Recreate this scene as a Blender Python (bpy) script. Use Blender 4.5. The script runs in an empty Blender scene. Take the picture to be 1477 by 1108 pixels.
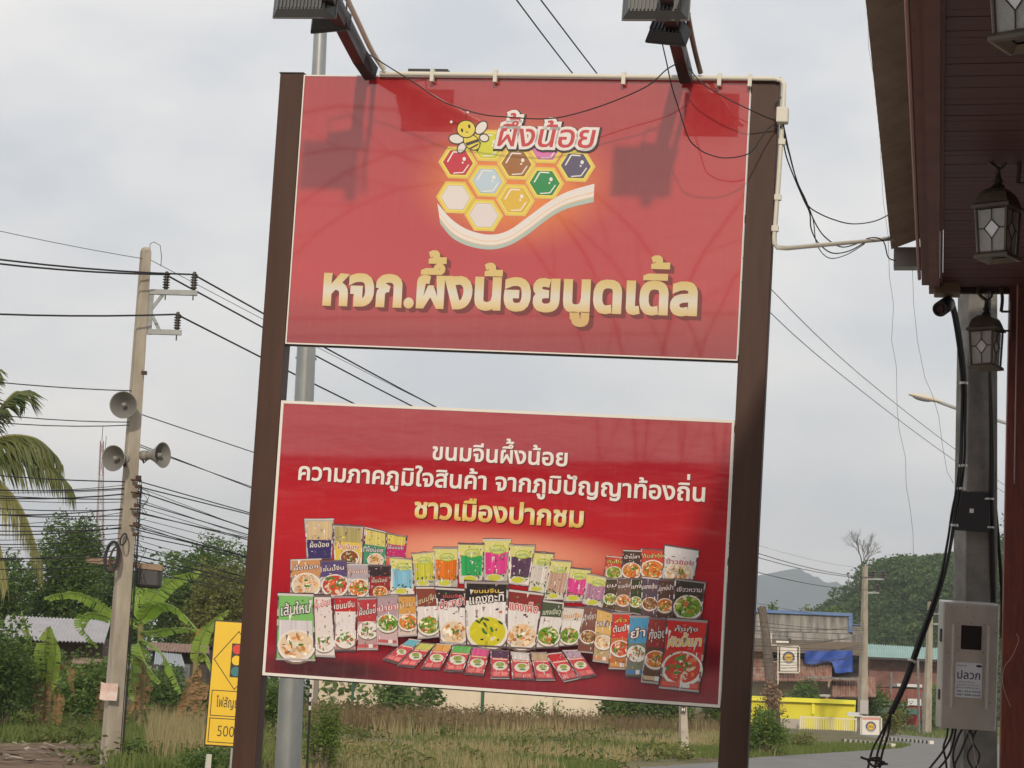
import bpy, bmesh, math, random
import numpy as np
from mathutils import Vector, Matrix
from mathutils.geometry import delaunay_2d_cdt
R = math.radians
sc = bpy.context.scene
col = sc.collection
rng = np.random.default_rng(7)
random.seed(7)

# ------------------------------------------------------------------ camera
PITCH, ROLL, FPX, PW, PH = R(8.45), R(2.4), 3000.0, 1477.0, 1108.0
CAM = Vector((0, 0, 1.6))
_f = Vector((0, math.cos(PITCH), math.sin(PITCH)))
_r0, _u0 = Vector((1, 0, 0)), Vector((0, -math.sin(PITCH), math.cos(PITCH)))
CR = math.cos(ROLL) * _r0 + math.sin(ROLL) * _u0
CU = math.cos(ROLL) * _u0 - math.sin(ROLL) * _r0
cd = bpy.data.cameras.new('camera'); co = bpy.data.objects.new('camera', cd); col.objects.link(co)
cd.sensor_width = 36; cd.lens = FPX / PW * 36; cd.clip_start = 0.1; cd.clip_end = 12000
co.matrix_world = Matrix(((CR.x, CU.x, -_f.x, 0), (CR.y, CU.y, -_f.y, 0), (CR.z, CU.z, -_f.z, 1.6), (0, 0, 0, 1)))
sc.camera = co

# ------------------------------------------------------------------ sky and sun
SUN_EL = R(22); SUN_AZ = R(-1.5)          # sun behind the camera, slightly to its right
w = bpy.data.worlds.new('World'); sc.world = w; w.use_nodes = True
nt = w.node_tree; N = nt.nodes; L = nt.links
bg = N['Background']; bg.inputs[1].default_value = 0.1
sky = N.new('ShaderNodeTexSky'); sky.sky_type = 'NISHITA'; sky.sun_disc = False
sky.sun_elevation = SUN_EL; sky.sun_rotation = R(180) - SUN_AZ; sky.dust_density = 4; sky.air_density = 1.4
tc = N.new('ShaderNodeTexCoord'); mp = N.new('ShaderNodeMapping'); mp.inputs['Scale'].default_value = (2.6, 2.6, 5.2)
mp.inputs['Location'].default_value = (0.35, 0.2, 0.1)
L.new(tc.outputs['Generated'], mp.inputs[0])
nz = N.new('ShaderNodeTexNoise'); nz.inputs['Scale'].default_value = 2.6; nz.inputs['Detail'].default_value = 5; nz.inputs['Roughness'].default_value = .48
L.new(mp.outputs[0], nz.inputs[0])
cr = N.new('ShaderNodeValToRGB'); e = cr.color_ramp.elements
e[0].position = .36; e[0].color = (6.15, 6.35, 6.72, 1)
e[1].position = .68; e[1].color = (8.7, 8.4, 8.15, 1)
L.new(nz.outputs[0], cr.inputs[0])
# paler high up, greyer blue in the haze near the horizon
sep = N.new('ShaderNodeSeparateXYZ'); L.new(tc.outputs['Generated'], sep.inputs[0])
mr = N.new('ShaderNodeMapRange'); mr.inputs[1].default_value = 0.0; mr.inputs[2].default_value = .36; mr.inputs[3].default_value = 1.14; mr.inputs[4].default_value = 1.20
L.new(sep.outputs[2], mr.inputs[0])
vm = N.new('ShaderNodeVectorMath'); vm.operation = 'SCALE'; L.new(cr.outputs[0], vm.inputs[0]); L.new(mr.outputs[0], vm.inputs[3])
mx = N.new('ShaderNodeMix'); mx.data_type = 'RGBA'; mx.inputs[0].default_value = .88
L.new(sky.outputs[0], mx.inputs[6]); L.new(vm.outputs[0], mx.inputs[7]); L.new(mx.outputs[2], bg.inputs[0])
sd = bpy.data.lights.new('sun', 'SUN'); sd.energy = 2.0; sd.angle = R(1.8); sd.color = (1, .86, .68)
so = bpy.data.objects.new('sun', sd); col.objects.link(so)
# direction TO the sun: behind the camera (-Y)
TO_SUN = Vector((math.sin(SUN_AZ) * math.cos(SUN_EL), -math.cos(SUN_AZ) * math.cos(SUN_EL), math.sin(SUN_EL)))
so.rotation_euler = TO_SUN.to_track_quat('Z', 'Y').to_euler()
so.location = (5, -20, 15)
sc.view_settings.view_transform = 'Standard'; sc.view_settings.look = 'None'
sc.view_settings.exposure = 0; sc.view_settings.gamma = 1

# ------------------------------------------------------------------ pixel -> place
def ray(px, py):
    return _f + CR * ((px - PW / 2) / FPX) - CU * ((py - PH / 2) / FPX)
def P(px, py, D):
    return CAM + ray(px, py) * D
def PG(px, py, z=0.0):
    r = ray(px, py); return CAM + r * ((z - CAM.z) / r.z)
def base(px, py, D):
    p = P(px, py, D); return Vector((p.x, p.y, 0))

# ------------------------------------------------------------------ materials
MATS = {}
def mat(name, c=(.5, .5, .5), rough=.6, spec=.5, metal=0.0, c2=None, nscale=6, attr=None, bump=0.0, bscale=40, trans=0.0,
        wave=None, stretch=(1, 1, 1), emis=None, contrast=(.35, .65), coat=0.0, croug=.06):
    if name in MATS: return MATS[name]
    m = bpy.data.materials.new(name); m.use_nodes = True; MATS[name] = m
    n = m.node_tree.nodes; l = m.node_tree.links; b = n['Principled BSDF']
    b.inputs['Base Color'].default_value = (*c, 1); b.inputs['Roughness'].default_value = rough
    b.inputs['Specular IOR Level'].default_value = spec; b.inputs['Metallic'].default_value = metal
    b.inputs['Coat Weight'].default_value = coat; b.inputs['Coat Roughness'].default_value = croug
    t = n.new('ShaderNodeTexCoord'); mpn = n.new('ShaderNodeMapping'); mpn.inputs['Scale'].default_value = stretch
    l.new(t.outputs['Object'], mpn.inputs[0])
    src = None
    if attr:
        a = n.new('ShaderNodeAttribute'); a.attribute_name = attr; src = a.outputs['Color']
        if c2 is not None:                       # rnd attribute mixes two leaf colours
            rp = n.new('ShaderNodeMix'); rp.data_type = 'RGBA'; rp.inputs[6].default_value = (*c, 1); rp.inputs[7].default_value = (*c2, 1)
            l.new(a.outputs['Fac'], rp.inputs[0]); src = rp.outputs[2]
    elif c2 is not None:
        z = n.new('ShaderNodeTexNoise'); z.inputs['Scale'].default_value = nscale; z.inputs['Detail'].default_value = 6; z.inputs['Roughness'].default_value = .65
        l.new(mpn.outputs[0], z.inputs[0])
        rp = n.new('ShaderNodeValToRGB'); rp.color_ramp.elements[0].position = contrast[0]; rp.color_ramp.elements[1].position = contrast[1]
        rp.color_ramp.elements[0].color = (*c, 1); rp.color_ramp.elements[1].color = (*c2, 1)
        l.new(z.outputs[0], rp.inputs[0]); src = rp.outputs[0]
    if src is not None: l.new(src, b.inputs['Base Color'])
    if bump:
        z = n.new('ShaderNodeTexNoise'); z.inputs['Scale'].default_value = bscale; z.inputs['Detail'].default_value = 4
        l.new(mpn.outputs[0], z.inputs[0])
        bp = n.new('ShaderNodeBump'); bp.inputs['Strength'].default_value = bump; bp.inputs['Distance'].default_value = .02
        l.new(z.outputs[0], bp.inputs['Height']); l.new(bp.outputs[0], b.inputs['Normal'])
    if trans:
        tr = n.new('ShaderNodeBsdfTranslucent'); ms = n.new('ShaderNodeMixShader'); ms.inputs[0].default_value = trans
        if src is not None: l.new(src, tr.inputs[0])
        else: tr.inputs[0].default_value = (*c, 1)
        l.new(b.outputs[0], ms.inputs[1]); l.new(tr.outputs[0], ms.inputs[2]); l.new(ms.outputs[0], n['Material Output'].inputs[0])
    return m
def leafmat(name, a, b): return mat(name, a, .55, .3, c2=b, attr='rnd', trans=.35)

# ------------------------------------------------------------------ mesh helpers
MW = {}
class MB:
    def __init__(s): s.v = []; s.f = []; s.m = []; s.c = []; s.uv = {}
    def poly(s, pts, mi=0, c=(1, 1, 1)):
        k = len(s.v); s.v += [tuple(p) for p in pts]; s.f.append(tuple(range(k, k + len(pts)))); s.m.append(mi); s.c.append(c)
    def grid(s, rows, mi=0, c=(1, 1, 1), close=False):
        k = len(s.v); n = len(rows[0])
        for r in rows: s.v += [tuple(p) for p in r]
        for i in range(len(rows) - 1):
            for j in range(n if close else n - 1):
                a = k + i * n + j; b = k + i * n + (j + 1) % n
                s.f.append((a, b, b + n, a + n)); s.m.append(mi); s.c.append(c)
    def hexa(s, p, mi=0, c=(1, 1, 1)):           # 8 corners: bottom 4 ring, top 4 ring
        k = len(s.v); s.v += [tuple(q) for q in p]
        for q in ((3, 2, 1, 0), (4, 5, 6, 7), (0, 1, 5, 4), (1, 2, 6, 5), (2, 3, 7, 6), (3, 0, 4, 7)):
            s.f.append(tuple(k + i for i in q)); s.m.append(mi); s.c.append(c)
    def box(s, lo, hi, mi=0, c=(1, 1, 1), M=None):
        x0, y0, z0 = lo; x1, y1, z1 = hi
        p = [Vector(q) for q in ((x0, y0, z0), (x1, y0, z0), (x1, y1, z0), (x0, y1, z0), (x0, y0, z1), (x1, y0, z1), (x1, y1, z1), (x0, y1, z1))]
        if M is not None: p = [M @ q for q in p]
        s.hexa(p, mi, c)
    def tube(s, pts, r, n=8, mi=0, c=(1, 1, 1), cap=True, sq=None):
        pts = [Vector(p) for p in pts]; rs = r if isinstance(r, (list, tuple)) else [r] * len(pts)
        rows = []; up = None
        for i, p in enumerate(pts):
            t = (pts[min(i + 1, len(pts) - 1)] - pts[max(i - 1, 0)]).normalized()
            if up is None: up = Vector((0, 0, 1)) if abs(t.z) < .9 else Vector((1, 0, 0))
            a = up.cross(t)
            if a.length < 1e-4: a = Vector((1, 0, 0)).cross(t)
            a.normalize(); b = t.cross(a).normalized(); up = b
            if sq: rows.append([p + a * (sq[0] * x) + b * (sq[1] * y) for x, y in ((-1, -1), (1, -1), (1, 1), (-1, 1))])
            else: rows.append([p + (a * math.cos(q) + b * math.sin(q)) * rs[i] for q in (2 * math.pi * j / n for j in range(n))])
        s.grid(rows, mi, c, close=True)
        if cap: s.poly(rows[0][::-1], mi, c); s.poly(rows[-1], mi, c)
    def lathe(s, prof, M, n=16, mi=0, c=(1, 1, 1)):    # prof: (radius, height) along local Z of M
        rows = [[M @ Vector((r * math.cos(q), r * math.sin(q), h)) for q in (2 * math.pi * j / n for j in range(n))] for r, h in prof]
        s.grid(rows, mi, c, close=True)
    def ball(s, ctr, rad, M=None, n=10, mi=0, c=(1, 1, 1)):
        rx, ry, rz = rad if isinstance(rad, (list, tuple)) else (rad,) * 3
        ctr = Vector(ctr)
        rows = []
        for i in range(n + 1):
            t = math.pi * i / n; row = []
            for j in range(n * 2):
                q = math.pi * j / n
                v = Vector((rx * math.sin(t) * math.cos(q), ry * math.sin(t) * math.sin(q), rz * math.cos(t)))
                row.append(ctr + (M @ v if M is not None else v))
            rows.append(row)
        s.grid(rows, mi, c, close=True)
    def build(s, name, mats, parent=None, smooth=False, origin=None, bevel=0):
        me = bpy.data.meshes.new(name)
        vs = s.v
        if parent is not None:
            inv = MW[parent.name].inverted(); vs = [tuple(inv @ Vector(p)) for p in vs]
        elif origin is not None:
            vs = [tuple(Vector(p) - Vector(origin)) for p in vs]
        me.from_pydata(vs, [], s.f)
        if not isinstance(mats, (list, tuple)): mats = [mats]
        for m in mats: me.materials.append(m)
        if len(mats) > 1: me.polygons.foreach_set('material_index', s.m)
        if any(c != (1, 1, 1) for c in s.c):
            at = me.attributes.new('Col', 'FLOAT_COLOR', 'CORNER')
            a = np.ones((len(me.loops), 4), np.float32); k = 0
            for f, c in zip(s.f, s.c): a[k:k + len(f), :3] = c; k += len(f)
            at.data.foreach_set('color', a.ravel())
        if smooth: me.polygons.foreach_set('use_smooth', [True] * len(me.polygons))
        o = bpy.data.objects.new(name, me); col.objects.link(o)
        if parent is not None: o.parent = parent; MW[o.name] = MW[parent.name]
        else:
            o.location = origin if origin is not None else (0, 0, 0); MW[o.name] = Matrix.Translation(o.location)
        if bevel:
            bm = o.modifiers.new('bevel', 'BEVEL'); bm.width = bevel; bm.segments = 2; bm.limit_method = 'ANGLE'
        return o

def tag(o, label, cat, group=None):
    o['label'] = label; o['category'] = cat
    if group: o['group'] = group
    return o
def kind(o, k): o['kind'] = k; return o
def thing(name, label, cat, loc=(0, 0, 0), group=None, M=None):
    o = bpy.data.objects.new(name, None); col.objects.link(o); o.empty_display_size = .2
    if M is None: o.location = loc; MW[o.name] = Matrix.Translation(Vector(loc))
    else: o.matrix_world = M; MW[o.name] = M.copy()
    return tag(o, label, cat, group)

def npmesh(name, V, nper, mat_, rnd=None, parent=None, origin=(0, 0, 0), col3=None):
    """V: (k*nper,3) array of separate polygons with nper corners each."""
    V = np.asarray(V, np.float64); n = len(V); k = n // nper
    if parent is not None:
        inv = np.array(MW[parent.name].inverted()); V = V @ inv[:3, :3].T + inv[:3, 3]
    else: V = V - np.array(origin)
    me = bpy.data.meshes.new(name)
    me.vertices.add(n); me.vertices.foreach_set('co', V.astype(np.float32).ravel())
    me.loops.add(n); me.loops.foreach_set('vertex_index', np.arange(n, dtype=np.int32))
    me.polygons.add(k); me.polygons.foreach_set('loop_start', np.arange(0, n, nper, dtype=np.int32))
    me.update(calc_edges=True)
    if rnd is not None:
        at = me.attributes.new('rnd', 'FLOAT', 'FACE'); at.data.foreach_set('value', np.asarray(rnd, np.float32))
    if col3 is not None:
        at = me.attributes.new('Col', 'FLOAT_COLOR', 'FACE'); a = np.ones((k, 4), np.float32); a[:, :3] = col3; at.data.foreach_set('color', a.ravel())
    me.materials.append(mat_)
    o = bpy.data.objects.new(name, me); col.objects.link(o)
    if parent is not None: o.parent = parent; MW[o.name] = MW[parent.name]
    else: o.location = origin; MW[o.name] = Matrix.Translation(Vector(origin))
    return o

def leaf_quads(C, size, aspect=.55, up=.3, droop=0.0, rg=rng):
    """leaf shaped quads (diamonds) at centres C."""
    n = len(C); C = np.asarray(C, float)
    d = rg.normal(size=(n, 3)); d[:, 2] = d[:, 2] * .6 - droop; d /= np.linalg.norm(d, axis=1)[:, None]
    nn = rg.normal(size=(n, 3)); nn[:, 2] += up * 3
    s = np.cross(d, nn); s /= np.linalg.norm(s, axis=1)[:, None] + 1e-9
    L_ = size * rg.uniform(.6, 1.35, n)[:, None]; W_ = L_ * aspect
    V = np.empty((n, 4, 3)); V[:, 0] = C - d * L_ * .5; V[:, 1] = C + s * W_ * .5 - d * L_ * .05; V[:, 2] = C + d * L_ * .5; V[:, 3] = C - s * W_ * .5 - d * L_ * .05
    return V.reshape(-1, 3)

def crown_points(lobes, n, rg, shell=.55):
    vol = np.array([l[1][0] * l[1][1] * l[1][2] for l in lobes]) ** .7; pick = rg.choice(len(lobes), n, p=vol / vol.sum())
    d = rg.normal(size=(n, 3)); d /= np.linalg.norm(d, axis=1)[:, None]
    rr = (shell + (1 - shell) * rg.uniform(0, 1, n) ** .7)
    # small twig clusters
    ctr = np.array([l[0] for l in lobes])[pick]; rad = np.array([l[1] for l in lobes])[pick]
    return ctr + d * rad * rr[:, None], pick, d

def plant_crown(name, parent, lobes, n, size, m, seed, up=.4, aspect=.5, shell=.5, droop=.1, origin=None, clump=5):
    rg = np.random.default_rng(seed)
    k = max(1, n // clump)
    C, pick, d = crown_points(lobes, k, rg, shell)
    C = np.repeat(C, clump, axis=0) + rg.normal(size=(k * clump, 3)) * size * .7
    lobe_t = rg.uniform(0, 1, len(lobes))[pick]
    rnd = np.clip(np.repeat(.35 * lobe_t + .35 * rg.uniform(0, 1, k), clump) + rg.uniform(0, .35, k * clump), 0, 1)
    return npmesh(name, leaf_quads(C, size, aspect, up, droop, rg), 4, m, rnd, parent, origin or (0, 0, 0))

def tree(name, label, cat, b, h, cw, trunk_h, n, size, m, seed, group=None, lobes=11, tr=.18, flat=.75, bark=None):
    """b: base point; h total height; cw crown width."""
    rg = random.Random(seed); b = Vector(b)
    t = thing(name, label, cat, b, group)
    cz = (h + trunk_h) / 2; ch = (h - trunk_h) / 2
    LB = []
    for i in range(lobes):
        a = rg.uniform(0, 6.283); q = rg.uniform(.15, .95); zz = rg.uniform(-.75, .8)
        rr = math.sqrt(max(.05, 1 - zz ** 4)) * q
        r = rg.uniform(.30, .50)
        LB.append((b + Vector((math.cos(a) * rr * cw / 2 * .8, math.sin(a) * rr * cw / 2 * .8, cz + zz * ch * .78)),
                   (r * cw / 2 * 1.05, r * cw / 2 * 1.05, r * ch * 1.1 * flat + .1 * ch)))
    mb = MB()
    top = b + Vector((rg.uniform(-.2, .2), rg.uniform(-.2, .2), cz))
    mid = b.lerp(top, .5) + Vector((rg.uniform(-.1, .1) * cw * .3, 0, 0))
    mb.tube([b, mid, top], [tr * 1.25, tr * .9, tr * .45], 7)
    for c, r in LB[:8]:
        s0 = b.lerp(top, rg.uniform(.45, .9)); c = Vector(c)
        mb.tube([s0, s0.lerp(c, .55) + Vector((0, 0, .06 * h)), c], [tr * .45, tr * .28, tr * .1], 5, cap=False)
    mb.build('trunk', bark or mat('bark', (.10, .08, .06), .9, c2=(.17, .14, .11), nscale=9), t, smooth=True)
    plant_crown('crown', t, LB, n, size, m, seed)
    return t

def bush(name, label, cat, b, wd, h, n, size, m, seed, group=None, lobes=7, dp=None, aspect=.5):
    rg = random.Random(seed); b = Vector(b); t = thing(name, label, cat, b, group); LB = []; mb = MB()
    for i in range(lobes):
        x = rg.uniform(-.5, .5) * wd * .75; y = rg.uniform(-.5, .5) * (dp or wd) * .75
        z = h * rg.uniform(.25, .72) * (1 - .5 * abs(x) / wd)
        LB.append((b + Vector((x, y, z)), (wd * rg.uniform(.16, .28), (dp or wd) * .22, h * rg.uniform(.22, .34))))
        mb.tube([b + Vector((x * .25, y * .25, 0)), b + Vector((x * .8, y * .8, z * .7)), b + Vector((x, y, z))], [.03, .02, .008], 5, cap=False)
    mb.build('stem', mat('bark', (.10, .08, .06), .9), t)
    plant_crown('foliage', t, LB, n, size, m, seed, shell=.25, aspect=aspect)
    return t

def fbox(mb, x0, y0, x1, y1, D, depth, mi=0, c=(1, 1, 1)):
    """axis aligned block whose front face covers the photo rectangle at distance D; returns its bounds."""
    ym, xm = (y0 + y1) / 2, (x0 + x1) / 2
    a, b_ = P(x0, ym, D), P(x1, ym, D); t, u = P(xm, y0, D), P(xm, y1, D)
    Y = (a.y + b_.y) / 2
    lo, hi = (a.x, Y, u.z), (b_.x, Y + depth, t.z)
    mb.box(lo, hi, mi, c); return lo, hi

def sag(a, b, s, n=14):
    a, b = Vector(a), Vector(b)
    return [a.lerp(b, i / n) - Vector((0, 0, 4 * s * (i / n) * (1 - i / n))) for i in range(n + 1)]
def smooth_path(pts, k=4):
    pts = [Vector(p) for p in pts]; out = []
    for i in range(len(pts) - 1):
        p0, p1, p2, p3 = pts[max(i - 1, 0)], pts[i], pts[i + 1], pts[min(i + 2, len(pts) - 1)]
        for j in range(k):
            t = j / k
            out.append(.5 * ((2 * p1) + (p2 - p0) * t + (2 * p0 - 5 * p1 + 4 * p2 - p3) * t * t + (3 * p1 - p0 - 3 * p2 + p3) * t ** 3))
    return out + [pts[-1]]
def cable(name, pts, r, m, label, cat='cable', group=None, n=6):
    mb = MB(); o = Vector(pts[0]); mb.tube(pts, r, n); return tag(mb.build(name, m, None, True, origin=o), label, cat, group)

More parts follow.
